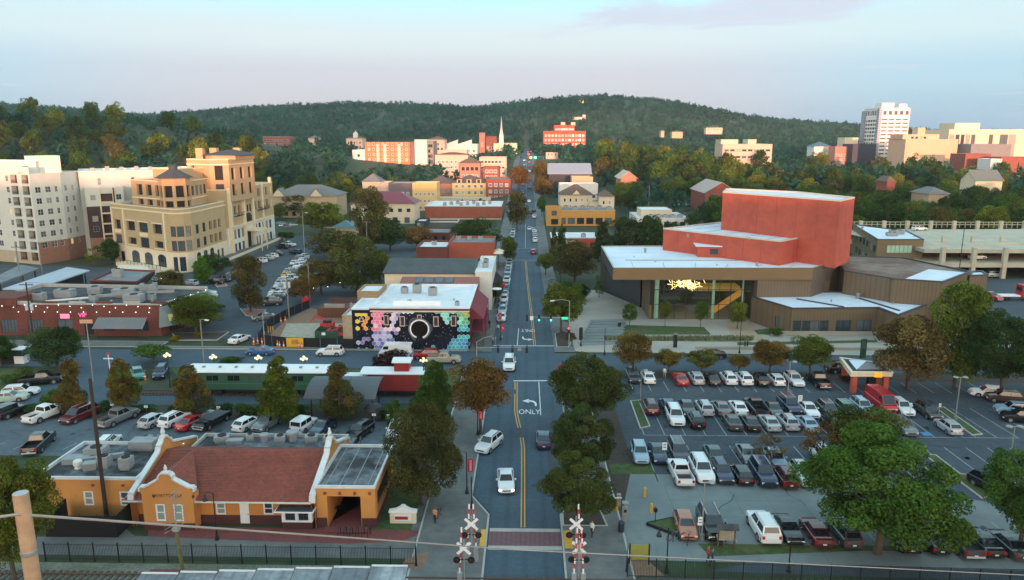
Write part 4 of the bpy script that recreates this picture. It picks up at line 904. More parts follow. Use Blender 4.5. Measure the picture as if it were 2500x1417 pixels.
bp = [Vector(A_[0]) + d * 7 + nn * .02, Vector(A_[0]) + d * 30 + nn * .02]
mb = MB(); p = bp[0].lerp(bp[1], .5) + nn * 1.8; mb.obox((p.x, p.y, .55), (24, 3.4, 1.1), ang, M_cream)
for i in range(13): p = bp[0].lerp(bp[1],i / 12) + nn * 3.4; mb.obox((p.x,p.y,1.7),(.08,.08,1.1),ang,M_black)
p = bp[0].lerp(bp[1],.5) + nn * 3.4; mb.obox((p.x,p.y,2.25),(23,.08,.08),ang,M_black); mb.build('terrace',T)
B_ = [(-118.5, 220.2), (-103.2, 210), (-98, 214), (-98.5, 228), (-112, 234)]
b_holes = {0: rows(3,5.0,3,20.2,1,1,3.0,3.2,'hd') + rows(3.2,5.0,3,17.4,1,1,2.8,1.7,'hd'),2: rows(1,3,4,20.2,1,1,1.8,2.8,'h')}
mass(T, B_, 17.2, 24.2, M_tanr, b_holes, M_roofg, .5, M_trim)
mb = MB(); ring(B_, 19.3, 19.6, .12, M_trim, mb); mb.build('trim', T)
oc = [(-101.2 + 4.3 * cos(pi / 8 + k * pi / 4), 211.5 + 4.3 * sin(pi / 8 + k * pi / 4)) for k in range(8)]
mass(T,oc,17.2,25.6,M_tanr,{k: [(.45,20.2,2.3,3.3,'hd'),(.45,17.4,2.3,1.8,'hd')] for k in (4,5,6,7)},None,name='turret')
mb = MB(); n = 8
o2=inset(ccw(oc),-.9);mb.add([(*p,25.6) for p in o2]+[(*(Vector((-101.2,211.5)).lerp(Vector(p),.25)),27.9) for p in o2],[(i,(i+1)%8,8+(i+1)%8,8+i) for i in range(8)]+[tuple(range(8))[::-1]],M_hroof)
mb.prism([(-101.2 + 1.3 * cos(k * pi / 4),211.5 + 1.3 * sin(k * pi / 4)) for k in range(8)],27.8,29,M_hroof); mb.build('turret_roof',T)
C_ = [(-113.5, 224), (-104, 217.6), (-99, 230), (-110, 236)]
mass(T, C_, 24.2, 27.6, M_tanr, {}, M_roofw, .3, M_trim)
D_ = [(-106.5, 232), (-97.2, 226.4), (-91.8, 228), (-90.6, 246), (-103, 250)]
mass(T,D_,17.2,30.0,M_tanr,{0:[(2.0,27.0,1.4,1.4,'hd')],1:[(1.5,24,2.4,4.4,'hd'),(1.5,18.6,2.4,4.2,'h')],2:rows(1.5,6,3,19,5,2,2.6,3.6,'hd')},M_roofw,.4,M_trim)
mb = MB(); ring(D_, 28.6, 28.9, .15, M_trim, mb); mb.build('trim', T)
E_ = [(-104, 233.4), (-98, 229.8), (-91.6, 230.6), (-90.2, 247), (-101, 250)]
mass(T,E_[:0] or [(-101.5,234.5),(-98.5,232),(-90.9,231.6),(-90.2,246),(-100,249)],30.1,31.4,M_tanr,{},None)
hip(T, [(-101.5, 233), (-90.6, 231.0), (-90.0, 247), (-100, 249)], 31.4, 1.7, M_hroof, .9)
for x,y in ((-104.6,234.5),(-101.6,238),(-96,243)): MB().box(x,x + 2.2,y,y + 2,30,33.6,M_tanr).build('chimney',T)
F_ = [(-104, 226.5), (-92.8, 226.2), (-91.8, 266), (-104, 266)]
f_hi={1:rows(2,3.4,3,17,-4.2,2,2.0,2.8,'hd')+rows(13.5,2.2,3,12.8,1,1,1.5,2.4,'h')+rows(22,3.6,5,17,-4.2,2,2.2,2.8,'hd')+[(13.4,9.3,6.2,3.2,'arch')]}
f_lo = {1: rows(1.2,3.0,4,5.2,-4.3,2,1.8,2.9,'d') + [(14,.1,5.2,6.4,'hd')] + rows(21.5,3.3,5,5.2,-4.3,2,1.8,2.9,'d')}
bands(T,F_,0,9.2,21,M_cwhite,M_tan,f_lo,f_hi,skip=(2,3)); flatroof(T,F_,20.6,M_roofg,.6,.4,M_trim)
mb = MB()
for y in (228,239,247,256,265): mb.box(-92.75,-91.9,y - .7,y + .7,0,21.6 + (1.4 if y in (239,265) else 0),M_trim)
mb.box(-92.8, -91.5, 227, 265, 9.1, 9.5, M_trim); mb.build('piers', T)
mb = MB().box(-92.0, -87.5, 240.5, 246, 6.6, 7.2, M_trim)
for y in (240.8, 245.7): mb.box(-88, -87.6, y - .2, y + .2, 0, 6.6, M_trim)
mb.build('entrance_canopy', T)
for k, y in enumerate((229.5, 233, 250, 253.6, 257.2)):
    mb = MB(); mb.box(-92, -90.8, y, y + 2.4, 12.5, 12.65, M_black)
    for j in range(7): mb.box(-90.9, -90.85, y + j * .38, y + j * .38 + .05, 12.65, 13.6, M_black)
    mb.box(-90.9, -90.82, y, y + 2.4, 13.6, 13.68, M_black); mb.build('balcony', T)
mb = MB().box(-92.7,-87.8,204,262,0,1.3,M_walk); mb.box(-87.9,-87.7,204,262,1.3,2.1,M_cream); mb.build('entrance_ramp',T)

# ------------------------------------------------------------------ white apartment house
M_ap=mat('apartment_white',(.60,.60,.54),.85,.05,.4);M_apb=mat('apartment_dark_brown',(.062,.034,.032),.85,.15,1.0);M_bbase=mat('pink_brick',(.30,.15,.10),.9,.12,1.2)
c_base = mat('tan_base', (.45, .36, .26), .85, .06)
M_bal = mat('balcony_inside', (.10, .06, .045), .9, .2)
T = thing('apartment_house','white seven storey apartment house with balcony bays and dark brown lower walls','building',(-140,218,0))
c0, c1, c2 = (-143.6, 212.2), (-157.5, 217), (-140.2, 221)
def apart_front(p0, p1, hl, zt=26.4, base=5.2):
    a,b=MB(),MB();facade(T,a,p0,p1,0,base,M_bbase if base>5 else c_base,[h for h in hl if h[1]+h[3]<=base]);facade(T,b,p0,p1,base,zt,M_ap,[h for h in hl if h[1]>=base]);a.build('lower_wall',T);b.build('upper_wall',T)
fl = [1.0 + 3.25 * k for k in range(8)]
e0 = (-176, 224.6); dd = Vector((c0[0] - e0[0], c0[1] - e0[1])); Lw = dd.length
bay = lambda u, w_: [(u, fl[k], w_, 2.5, 'bal', 1.5, M_bal) for k in range(8)]
wn = lambda u, w_, ks=range(1, 7): [(u, fl[k] + .5, w_, 1.7, 'w') for k in ks]
W8 = range(1, 8)
apart_front(e0,c0,wn(2,2.2,W8) + wn(7,2.2,W8) + wn(12.5,2.2,W8) + wn(17.4,2.0,W8) + wn(Lw - 10.6,1.2,W8) + bay(Lw - 8.4,2.9) + bay(Lw - 3.6,2.9),28.6,3.6)
mb = MB()                                                            # balcony rails
for u in (Lw - 8.4, Lw - 3.6):
    for k in range(8):
        d_=dd.normalized();n_=Vector((d_.y,-d_.x));p=Vector(e0)+d_*(u+1.45)+n_*-.08;mb.obox((p.x,p.y,fl[k]+.55),(2.8,.05,.08),math.atan2(d_.y,d_.x),M_black);mb.obox((p.x,p.y,fl[k]+.95),(2.8,.05,.06),math.atan2(d_.y,d_.x),M_black)
        for j in range(8): q = p + d_ * (j * .37 - 1.3); mb.obox((q.x,q.y,fl[k] + .5),(.04,.04,.9),0,M_black)
mb.build('balcony_rails', T)
apart_front(c0, c2, wn(1.2, 1.7) + wn(4.3, 1.7) + wn(7.3, .9), 26.4, 6.6)
apart_front(c2, (c2[0] + .01, 232), wn(1.5, 1.2) + wn(5, 1.2), 26.4, 6.6)
top = [e0,c0,c2,(c2[0],240),(-176,240)]; flatroof(T,[e0,c0,c2,(c2[0] + .01,232),(-176,240)],26.2,M_roofw,.4,.5,M_ap)
mass(T,[(-176,226.5),(-150,217.6),(-145.5,218.6),(-146,228),(-176,238)],26.2,29.6,M_ap,{1:[(.5,26.8,2,1.8,'hd')]},M_roofw,.4);mass(T,[(-151,222),(-145.5,220),(-141.5,224),(-147,230)],26.3,31.2,M_ap,{0:[(.6,27.2,3.6,2.0,'hd')]},M_roofw,.3)
for body, u in (('YOU', 17.0), ('YOU', 27.6)):
    d_=dd.normalized();p=Vector(e0)+d_*(u+Lw-31.4)+Vector((d_.y,-d_.x))*.03;lettering(body,1.0,M_brickd,T,(p.x,p.y,26.6),(pi/2,0,math.atan2(d_.y,d_.x)))
# the wing behind with its brown bays
w0, w1 = Vector((-139.5, 229)), Vector((-116, 243)); dw = (w1 - w0).normalized(); nw = Vector((dw.y, -dw.x))
mb = MB(); WL = (w1 - w0).length
facade(T, mb, w0, w1, 0, 26.2, M_ap, rows(5, 9.5, 2, 22.2, 1, 1, 1.0, 2.2, 'w1')); mb.build('wing_wall', T)
flatroof(T, [tuple(w0), tuple(w1), tuple(w1 - nw * 22), tuple(w0 - nw * 22)], 26.2, M_roofw, .4, .4, M_ap)
for i in range(5): p = w0 + dw * (4 + i * 4.2) - nw * (5 + (i % 3) * 2); hvac(T,p.x,p.y,26.2,1.2,1.0,1.0 + .3 * (i % 2),.5)
for i in range(3):
    a = w0 + dw * (1.2 + i * 13.2) + nw * 4.5; b = a + dw * 10.6; q = [a, b, b - nw * 4.4, a - nw * 4.4]
    l_,m_,u_ = MB(),MB(),MB(); hs = wn(1.3,1.5,range(0,6)) + wn(8.4,1.5,range(0,6)) + [(4.2,fl[k],3.2,2.5,'bal',1.4,M_bal) for k in range(6)]
    for k in range(3 if i else 4):
        e_, f_ = q[k], q[(k + 1) % 4]
        for mb_, z0, z1, mm in ((l_, 0, 6.1, M_bbase), (m_, 6.1, 15.9, M_apb), (u_, 15.9, 21.6, M_ap)):
            facade(T,mb_,e_,f_,z0,z1,mm,[h for h in hs if h[1] >= z0 and h[1] + h[3] <= z1] if k == 0 else ())
    facade(T,u_,q[3],q[0],15.9,21.6,M_ap);facade(T,m_,q[3],q[0],6.1,15.9,mat('brown_red_siding',(.12,.05,.04),.85,.1));facade(T,l_,q[3],q[0],0,6.1,M_bbase)
    l_.build('bay_base',T); m_.build('bay_brown',T); u_.build('bay_top',T); flatroof(T,[tuple(p) for p in q],21.3,M_roofw,.4,.3,M_ap)
    p = a + dw * 7.8 + nw * .2; MB().obox((p.x, p.y, 11), (.25, .25, 21), 0, M_black).build('drain_pipe', T)
    fr = MB()
    for u in (3.9,7.6): p = a + dw * u + nw * .08; fr.obox((p.x,p.y,11),(.4,.25,20.6),math.atan2(dw.y,dw.x),M_trim)
    for k in range(6):p=a+dw*5.8+nw*.08;fr.obox((p.x,p.y,fl[k]-.35),(3.3,.22,.5),math.atan2(dw.y,dw.x),M_trim);p=p-nw*.15;fr.obox((p.x,p.y,fl[k]+.9),(3.2,.05,.07),math.atan2(dw.y,dw.x),M_black)
    fr.build('balcony_frame', T)

# ------------------------------------------------------------------ red brick restaurant row on the left
Yv = 134.0; T = thing('brick_restaurant','long red brick restaurant with dark flat roof, strings of bulbs and grey awning','building',(-80,Yv,0))
vx0, vx1 = -104, xat_row(400, 790, Yv); zv = zat(-80, Yv, 741)
vp = [(vx0, Yv), (vx1 - .6, Yv), (vx1 + 3.4, Yv + 12), (vx1 + 1.5, Yv + 16.5), (vx0, Yv + 19)]
vu = lambda px: xat_row(px, 790, Yv) - vx0; vz = lambda py: zat(-80, Yv, py)
hl=[(vu(2),.5,vu(42)-vu(2),2.6,'strip'),(vu(68),.3,vu(104)-vu(68),2.8,'strip'),(vu(140),.3,vu(178)-vu(140),2.8,'d'),(vu(205),.1,vu(228)-vu(205),2.8,'door'),(vu(250),.9,vu(278)-vu(250),1.9,'d'),(vu(330),.9,vu(362)-vu(330),1.9,'d')]
mass(T, vp, 0, zv - .7, M_brickd, {0: hl, 1: [(2, .2, 4, 2.6, 'strip')]}, M_roofd, .7, M_kerb)
for k in range(7): x = lerp(vx0 + 2,vx1 - 2,k / 6); MB().box(x,x + 3.0,Yv - .12,Yv + .3,zv + .01,zv + .35,M_kerb if k % 2 else M_brickd).build('parapet_block',T)
MB().box(vx0, xat_row(46, 760, Yv), Yv - .5, Yv + 6, zv - .5, zv + 1.0, M_brickd).build('end_bay', T)
M_awng = mat('grey_awning', (.33, .37, .40), .8, .06, 1)
ax0, ax1 = xat_row(240, 785, Yv), xat_row(360, 785, Yv); za, zb_ = vz(775), vz(796)
mb=MB();mb.add([(ax0,Yv-.01,za),(ax1,Yv-.01,za),(ax1+.1,Yv-2.2,zb_),(ax0-.1,Yv-2.2,zb_)],[(3,2,1,0),(0,1,2,3)],M_awng);mb.build('awning',T)
for px in (250,350): mb = MB().tube([(xat_row(px,785,Yv),Yv - 2.1,0),(xat_row(px,785,Yv),Yv - 2.1,zb_)],.05,M_black,6); mb.build('awning_post',T)
M_teal = mat('green_awning', (.075, .17, .15), .8, .1, 1)
ex = vx1 - .4
mb=MB();mb.add([(ex,Yv-.3,zv-.6),(ex+1.2,Yv+2.5,zv-.6),(ex+3.4,Yv+.8,vz(792)),(ex+.4,Yv-1.9,vz(794))],[(3,2,1,0),(0,1,2,3)],mat('grey_green_awning',(.17,.22,.21),.8,.08));mb.build('corner_awning',T)
mb=MB();mb.add([(ex+1.5,Yv-.35,vz(766)),(ex+2.1,Yv+.2,vz(766)),(ex+2.6,Yv-.2,vz(780)),(ex+1.9,Yv-.8,vz(781))],[(3,2,1,0),(0,1,2,3)],mat('yellow_badge',(.6,.5,.2),.7));mb.build('badge',T)
mb=MB();mb.add([(ex+1.3,Yv+2.5,zv),(ex+4,Yv+12,zv),(ex+6,Yv+11.5,zv-2.2),(ex+3.6,Yv+2.2,zv-2.2)],[(3,2,1,0),(0,1,2,3)],M_teal);mb.build('side_awning',T)
M_neon = mat('pink_neon', (.8, .1, .3), .5, 0, emit=(1, .08, .3), estr=.8)
lettering('VIP',1.15,M_neon,T,(xat_row(202,770,Yv),Yv-.08,vz(770)),(pi/2,0,0));lettering('BURGERS',.42,M_line,T,(xat_row(212,776,Yv),Yv-.08,vz(777)),(pi/2,0,0)) if False else None
MB().box(xat_row(148,772,Yv),xat_row(170,772,Yv),Yv-.15,Yv-.01,vz(778),vz(767),mat('pink_sign',(.75,.25,.35),.6,0,emit=(1,.2,.35),estr=.35)).build('wall_sign',T)
M_bulb = mat('lit_bulb', (1, .95, .85), .5, 0, emit=(1, .9, .75), estr=2.2)
bm = bulb = MB().lathe((0,0,-.11),[(.001,0),(.08,.06),(.08,.11),(.001,.16)],M_bulb,6).mesh('bulb')
for k in range(16): inst(bm,'bulb',T,Vector((lerp(vx0 + 3,vx1,k / 15),Yv - .5,zv - .2 - .25 * (k % 3))) - T.location)
for k in range(12): inst(bm, 'bulb', T, Vector((lerp(vx0 + 8, vx1, k / 11), Yv - .3, zv - 1.6)) - T.location)
for k in range(5): inst(bm,'bulb',T,Vector((ex + 1.6 + k * .55,Yv + 2.6 + k * 2.2,zv + .3)) - T.location)
zr = zv - .7
for x,y,sx,sy,h,r in ((-76,138,3.4,2,1.4,0),(-80.5,143,3.6,2,1.5,.3),(-73.5,140,1.2,1.2,1.0,0),(-84.5,139,1.4,1.2,1.0,0),(-92,142,3.4,2,1.5,0),(-88,145.5,2.4,1.8,1.4,.2),(-95.5,139,2.6,1.6,1.4,0),(-78,147.5,3.2,2.2,1.6,.3)):hvac(T,x,y,zr,sx,sy,h,r)
mb=MB();mb.obox((-81,141,zr+.9),(9,.55,.5),.45,M_hvac);mb.obox((-74,144.5,zr+.8),(5,.5,.5),.3,M_hvac);mb.obox((-90,140,zr+.15),(8,.3,.3),.5,M_white);mb.obox((-84,147,zr+.4),(2.4,1.6,.8),.2,M_hvac);mb.build('duct',T)
for x, y in ((-86, 137), (-83, 136.5), (-79.5, 136.3), (-72.5, 138)): vent(T, x, y, zr, .18, .9)
# units behind the restaurant
T = thing('flat_roof_unit','small grey roofed brick unit with a pale lean-to behind the restaurant','building',(-85,158,0))
uz = 5.6; up_ = [G(220, 684, uz), G(335, 687, uz), G(378, 660, uz), G(283, 656, uz)]
mass(T,up_,0,uz - .4,M_dark,{},M_roofg,.4,M_brickd); c_ = centre(up_); hvac(T,c_[0] - 1,c_[1] - 1,uz - .4,2,1.6,1.8)
mb=MB();p,q=G(338,682,5),G(384,662,5);mb.add([(*p,5),(*q,5),(q[0]+1.6,q[1]-1.5,3.6),(p[0]+1.6,p[1]-1.5,3.6)],[(3,2,1,0),(0,1,2,3)],M_memb if 'M_memb' in globals() else M_roofw);mb.build('lean_to',T)
for k in range(5): inst(bm,'bulb',T,Vector((lerp(p[0],q[0],k / 4) + 1.6,lerp(p[1],q[1],k / 4) - 1.6,3.5)) - T.location)
for nm,lab,pl,zc,mm in (('carport','long carport with a pale blue sheet metal roof behind the restaurant',[(6,705),(80,707),(219,660),(164,652)],4.2,mat('pale_blue_sheet',(.40,.47,.54),.6,.08,.4,wave=('X',1.2,.12))),
                            ('carport','dark roofed long carport in front of the white apartments',[(-40,690),(4,690),(96,655),(50,646)],4.0,M_roofg)):
    pts = ccw([G(*p, zc) for p in pl]); T = thing(nm, lab, 'carport', (*centre(pts), 0))
    MB().prism(pts, zc - .3, zc, mm, bottom=True).build('roof', T)
    for p in inset(pts,1.0): MB().box(p[0] - .12,p[0] + .12,p[1] - .12,p[1] + .12,0,zc - .3,M_black).build('post',T)
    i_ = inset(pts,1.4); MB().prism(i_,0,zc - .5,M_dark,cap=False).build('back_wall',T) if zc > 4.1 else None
T = thing('terrace_roof','cream canvas terrace roof in front of the hotel arches','canopy',(*G(320,655,3),0))
pts = ccw([G(*p,3.2) for p in ((283,658),(372,662),(352,648),(290,647))]); MB().prism(pts,3.0,3.2,M_cream,bottom=True).build('canvas',T)
for p in inset(pts,.3): MB().box(p[0] - .06,p[0] + .06,p[1] - .06,p[1] + .06,0,3,M_black).build('post',T)
# ------------------------------------------------------------------ the old railway depot
M_or = mat('orange_stucco', (.60, .265, .07), .85, .12, .8, c2=(.50, .215, .065), scale2=.4)
M_dado = mat('maroon_dado', (.085, .028, .026), .85, .12, 1.2)
M_tile = mat('red_brown_roof_tile',(.235,.060,.040),.85,.25,3.0,c2=(.18,.050,.034),scale2=.5,wave=('X',4,.12))
M_cop2 = mat('white_coping', (.60, .63, .64), .8, .08, 1.5)
Yd = 65.4
T = thing('railway_depot','orange mission style depot with curved white gables and red brown tile roof','building',(-29,Yd,0))
dx0,dx1 = -38.0,-20.3; ex0 = xat_row(298,1222,Yd - 1); ez = zat(-29,Yd - .9,1224); ry = Yd + 6.2; rz = zat(-29,ry,1099)
style('dw',1,2,M_white,mat('curtained_glass',(.25,.33,.30),.3,.15),bar=.12,depth=.15,y=.05); style('dd',1,2,M_white,bar=.12,depth=.15,y=.05)
U = lambda px, py=1240: xat_row(px, py, Yd)
hl = [(U(328) - dx0,.95,.95,1.25,'dw'),(U(527) - dx0,.95,.95,1.25,'dw'),(U(643) - dx0,1.0,.95,1.25,'dd')]
mb, lo = MB(), MB()
facade(T,mb,(dx0,Yd),(dx1,Yd),.92,ez,M_or,hl);facade(T,mb,(dx1,Yd),(dx1,Yd+12.4),0,ez+.2,M_or);facade(T,mb,(dx1,Yd+12.4),(dx0,Yd+12.4),0,ez+.2,M_or);facade(T,mb,(dx0,Yd+12.4),(dx0,Yd),0,ez+.2,M_or)
mb.build('wall', T); lo.box(dx0, dx1, Yd - .06, Yd - .001, 0, .92, M_dado); lo.build('dado', T)
xd = U(586), U(608)
dr=MB().box(xd[0],xd[1],Yd-.1,Yd-.02,.08,2.2,M_white).build('door',T);MB().box(xd[1]-.12,xd[1]-.06,Yd-.16,Yd-.1,1.0,1.12,M_black).build('handle',dr)
mb = MB(); nrow = 34                                                 # the roof, laid in courses of tile
for side in (0, 1):
    y0, y1 = (Yd - 1.0, ry) if side == 0 else (Yd + 9.2, ry)
    for k in range(nrow):
        t0,t1=k/nrow,(k+1)/nrow;ya,yb=lerp(y0,y1,t0),lerp(y0,y1,t1);za,zb_=lerp(ez if side==0 else 3.9,rz,t0),lerp(ez if side==0 else 3.9,rz,t1);xa=lerp(ex0,dx0+.3,min(1,t0*3.2)) if side==0 else dx0+.3
        q = [(xa,ya,za + .06),(dx1 - .2,ya,za + .06),(dx1 - .2,yb,zb_ + .02),(xa,yb,zb_ + .02),(xa,ya,za - .03),(dx1 - .2,ya,za - .03)]
        mb.add(q if side == 0 else q,[(0,1,2,3),(4,5,1,0)] if side == 0 else [(3,2,1,0),(0,1,5,4)],M_tile)
mb.add([(ex0,Yd - 1,ez - .04),(dx1 - .2,Yd - 1,ez - .04),(dx1 - .2,Yd,ez + .1),(ex0,Yd,ez + .1)],[(3,2,1,0)],M_cop2); mb.build('roof',T)
MB().box(ex0, dx1 - .2, Yd - 1.04, Yd - 1.0, ez - .14, ez + .02, M_cop2).build('gutter', T)
def gable_prof():
    """half of the curved gable outline: distance in front of the ridge, height above the ridge"""
    return [(-7.0,ez - rz - .1),(-6.9,ez - rz + .55),(-6.2,ez - rz + .75),(-1.3,.25),(-1.1,.75),(-.55,.95),(-.32,1.35)]
def side_gable(x0, x1):
    hp = gable_prof(); pr = hp + [(-a, b) for a, b in hp[::-1]]
    w_ = MB(); n = len(pr); P = [(ry + a, rz + b) for a, b in pr]
    for x, s in ((x0 + .08, 1), (x1 - .08, -1)):
        vs = [(x, y, z) for y, z in P] + [(x, y, 0) for y, z in P]
        w_.add(vs,[((i,i + 1,n + i + 1,n + i) if s < 0 else (n + i,n + i + 1,i + 1,i)) for i in range(n - 1)],M_or)
    w_.build('gable_wall', T); c = MB()
    for i in range(n - 1):
        (ya,za),(yb,zb_) = P[i],P[i + 1]; d = Vector((0,yb - ya,zb_ - za)).normalized(); up = Vector((0,-d.z,d.y)) * .2
        v = [Vector((x,y,z)) + o for o in (Vector(),up) for y,z in ((ya,za),(yb,zb_)) for x in (x0 - .05,x1 + .05)]
        c.add(v,[(0,2,3,1),(4,5,7,6),(0,1,5,4),(2,6,7,3),(0,4,6,2),(1,3,7,5)],M_cop2)
    c.build('coping', T); xm = (x0 + x1) / 2
    MB().lathe((xm,ry,rz + 1.45),[(.3,0),(.3,.15),(.16,.22),(.24,.5),(.1,.95),(.14,1.02),(.001,1.15)],M_cop2,12).build('finial',T)
side_gable(dx0 - .15, dx0 + .3); side_gable(dx1 - .35, dx1 + .15)
# front bay with its own gable
bx0, bx1, yb_ = U(368), U(489), Yd - 1.35
bz = lambda py: zat(bx0, yb_, py)
mb, lo = MB(), MB(); hl = [(U(398) - bx0, .95, .9, 1.75, 'dw'), (U(441) - bx0, .95, .9, 1.75, 'dw')]
facade(T, mb, (bx0, yb_), (bx1, yb_), .75, bz(1208), M_or, hl)
mb.quad((bx1,yb_,0),(bx1,Yd,0),(bx1,Yd,bz(1208)),(bx1,yb_,bz(1208)),M_or);mb.quad((bx0,Yd,0),(bx0,yb_,0),(bx0,yb_,bz(1208)),(bx0,Yd,bz(1208)),M_or)
xm = (bx0 + bx1) / 2; hw = (bx1 - bx0) / 2
half = [(-hw - .12,bz(1200)),(-hw - .12,bz(1191)),(-hw + .35,bz(1191)),(-.62,bz(1171)),(-.62,bz(1164)),(-.38,bz(1157))]
pr = half + [(-a, b) for a, b in half[::-1]]; P = [(xm + a, z) for a, z in pr]; n = len(P)
mb.add([(x,yb_,z) for x,z in P] + [(xm + hw,yb_,bz(1208)),(xm - hw,yb_,bz(1208))],[tuple(range(n + 2))[::-1]],M_or)
mb.add([(x,yb_ + .4,z) for x,z in P] + [(xm + hw,yb_ + .4,bz(1208)),(xm - hw,yb_ + .4,bz(1208))],[tuple(range(n + 2))],M_or); mb.build('bay_wall',T)
lo.box(bx0 - .03, bx1 + .03, yb_ - .05, yb_ - .001, 0, .75, M_dado); lo.build('dado', T); c = MB()
for i in range(n - 1):
    (xa,za),(xb,zb_) = P[i],P[i + 1]; d = Vector((xb - xa,0,zb_ - za)).normalized(); up = Vector((-d.z,0,d.x)) * .14
    v = [Vector((x,y,z)) + o for o in (Vector(),up) for x,z in ((xa,za),(xb,zb_)) for y in (yb_ - .1,yb_ + .5)]
    c.add(v, [(0, 1, 3, 2), (4, 6, 7, 5), (0, 4, 5, 1), (2, 3, 7, 6), (0, 2, 6, 4), (1, 5, 7, 3)], M_cop2)
c.build('coping', T)
MB().lathe((xm,yb_ + .2,bz(1157) + .1),[(.22,0),(.22,.1),(.12,.16),(.17,.4),(.07,.7),(.001,.8)],M_cop2,12).build('finial',T)
mb=MB();mb.add([(bx0+.1,yb_+.45,bz(1194)),(xm,yb_+.45,bz(1162)),(xm,ry-1.5,bz(1162)),(bx0+.1,Yd,bz(1205))],[(0,1,2,3)],M_tile);mb.add([(bx1-.1,yb_+.45,bz(1194)),(xm,yb_+.45,bz(1162)),(xm,ry-1.5,bz(1162)),(bx1-.1,Yd,bz(1205))],[(3,2,1,0)],M_tile);mb.build('bay_roof',T)
lettering('FAYETTEVILLE', .46, M_black, T, (xm, yb_ - .012, bz(1210)), (pi / 2, 0, 0))
mb = MB()
for px,py in ((376,1211),(472,1211)): mb.lathe((xat_row(px,py,yb_),yb_ - .05,bz(py)),[(.12,-.1),(.13,.1),(.001,.1)],M_dado,6)
mb.build('scupper', T)
mb = MB()
for sx,x in ((-1,bx0),(1,bx1)):mb.add([(x,yb_+.2,ez+.15),(x+sx*.95,yb_+.2,ez-.12),(x+sx*.95,Yd-1,ez-.12),(x,Yd-1,ez+.15)],[(0,1,2,3),(3,2,1,0)],M_cop2)
mb.build('bay_eaves', T)
# white bay window
wx0, wx1 = U(695), U(768); mb = MB(); yw = Yd - 1.0
facade(T,mb,(wx0,yw),(wx1,yw),.75,1.95,M_white,[(.35,.95,.95,.8,'d'),(wx1-wx0-1.3,.95,.95,.8,'d')]);mb.quad((wx1,yw,.75),(wx1,Yd,.75),(wx1,Yd,1.95),(wx1,yw,1.95),M_white);mb.quad((wx0,Yd,.75),(wx0,yw,.75),(wx0,yw,1.95),(wx0,Yd,1.95),M_white)
mb.box(wx0 + .05, wx1 - .05, yw + .05, Yd, 0, .74, M_dado); mb.build('bay_window', T)
mb = MB().box(wx0 - .55,wx1 + .3,yw - .5,Yd - .02,1.97,2.07,M_white); mb.box(wx0 - .45,wx1 + .2,yw - .4,Yd - .03,2.075,2.085,M_roofd); mb.build('bay_roof',T)
MB().tube([(xat_row(401,1150,ry - 4.2),ry - 4.2,rz - 2.1),(xat_row(401,1150,ry - 4.2),ry - 4.2,rz - 1.3)],.06,M_white,6).build('vent_pipe',T)
# porte with its open arch on the right
M_tar = mat('patched_tar_roof', (.028, .03, .034), .85, .4, 1.2, c2=(.15, .175, .195), scale2=.35)
px0, px1 = dx1 + .15, xat_row(915, 1185, Yd - .4); py0, py1 = Yd - .5, Yd + 9.2; pz = zat(-18, py0, 1186)
mb = MB(); facade(T,mb,(px0,py0),(px1,py0),0,pz,M_or,[(U(803) - px0,-.0,U(884) - U(803),zat(-18,py0,1212),'open',9.4,M_lob)])
facade(T,mb,(px1,py0),(px1,py1),0,pz,M_or,[(1.0,.9,7.2,zat(-18,py0,1212)-.9,'open',.4,M_dark)]);facade(T,mb,(px1,py1),(px0,py1),0,pz,M_or);mb.build('porte_wall',T)
lo=MB();lo.box(px0,U(801),py0-.05,py0-.001,0,1.0,M_dado);lo.box(U(886),px1+.03,py0-.05,py0-.001,0,1.0,M_dado);lo.box(px1+.001,px1+.05,py0,py1,0,.85,M_dado);lo.build('dado',T)
flatroof(T, [(px0, py0), (px1, py0), (px1, py1), (px0, py1)], pz - .3, M_tar, .3, .15, M_cop2)
mb = MB()
for k in range(4): mb.lathe((lerp(px0 + .9,px1 - .5,k / 3),py0 - .06,pz - .75),[(.14,-.12),(.15,.12),(.001,.12)],mat('rusty_scupper',(.22,.07,.04),.8),6)
mb.build('scupper', T)
mb = MB()
for k in range(4): x = lerp(px0,px1,(k + .6) / 4.2); mb.box(x - .04,x + .04,py0 + .4,py1 - .4,pz - .29,pz - .26,M_hvac)
mb.build('roof_batten', T)
for k, (x, y) in enumerate(((-18.6, Yd + 2), (-17.3, Yd + 4.5), (-18.9, Yd + 6))):
    mb=MB();mb.lathe((x,y,0),[(.03,0),(.03,.72),(.45,.72),(.45,.76),(.001,.76)],M_black,10);tag(mb.build('cafe_table'),('round black cafe table just inside the depot porch','round black cafe table at the centre of the depot porch','round black cafe table at the back of the depot porch')[k],'table','tables in the depot porch')
mb = MB(); mb.box(px0 + .8, px1 - .6, py0 - 1.2, py0 - .1, .012, .16, M_brickpave); mb.build('step', T)
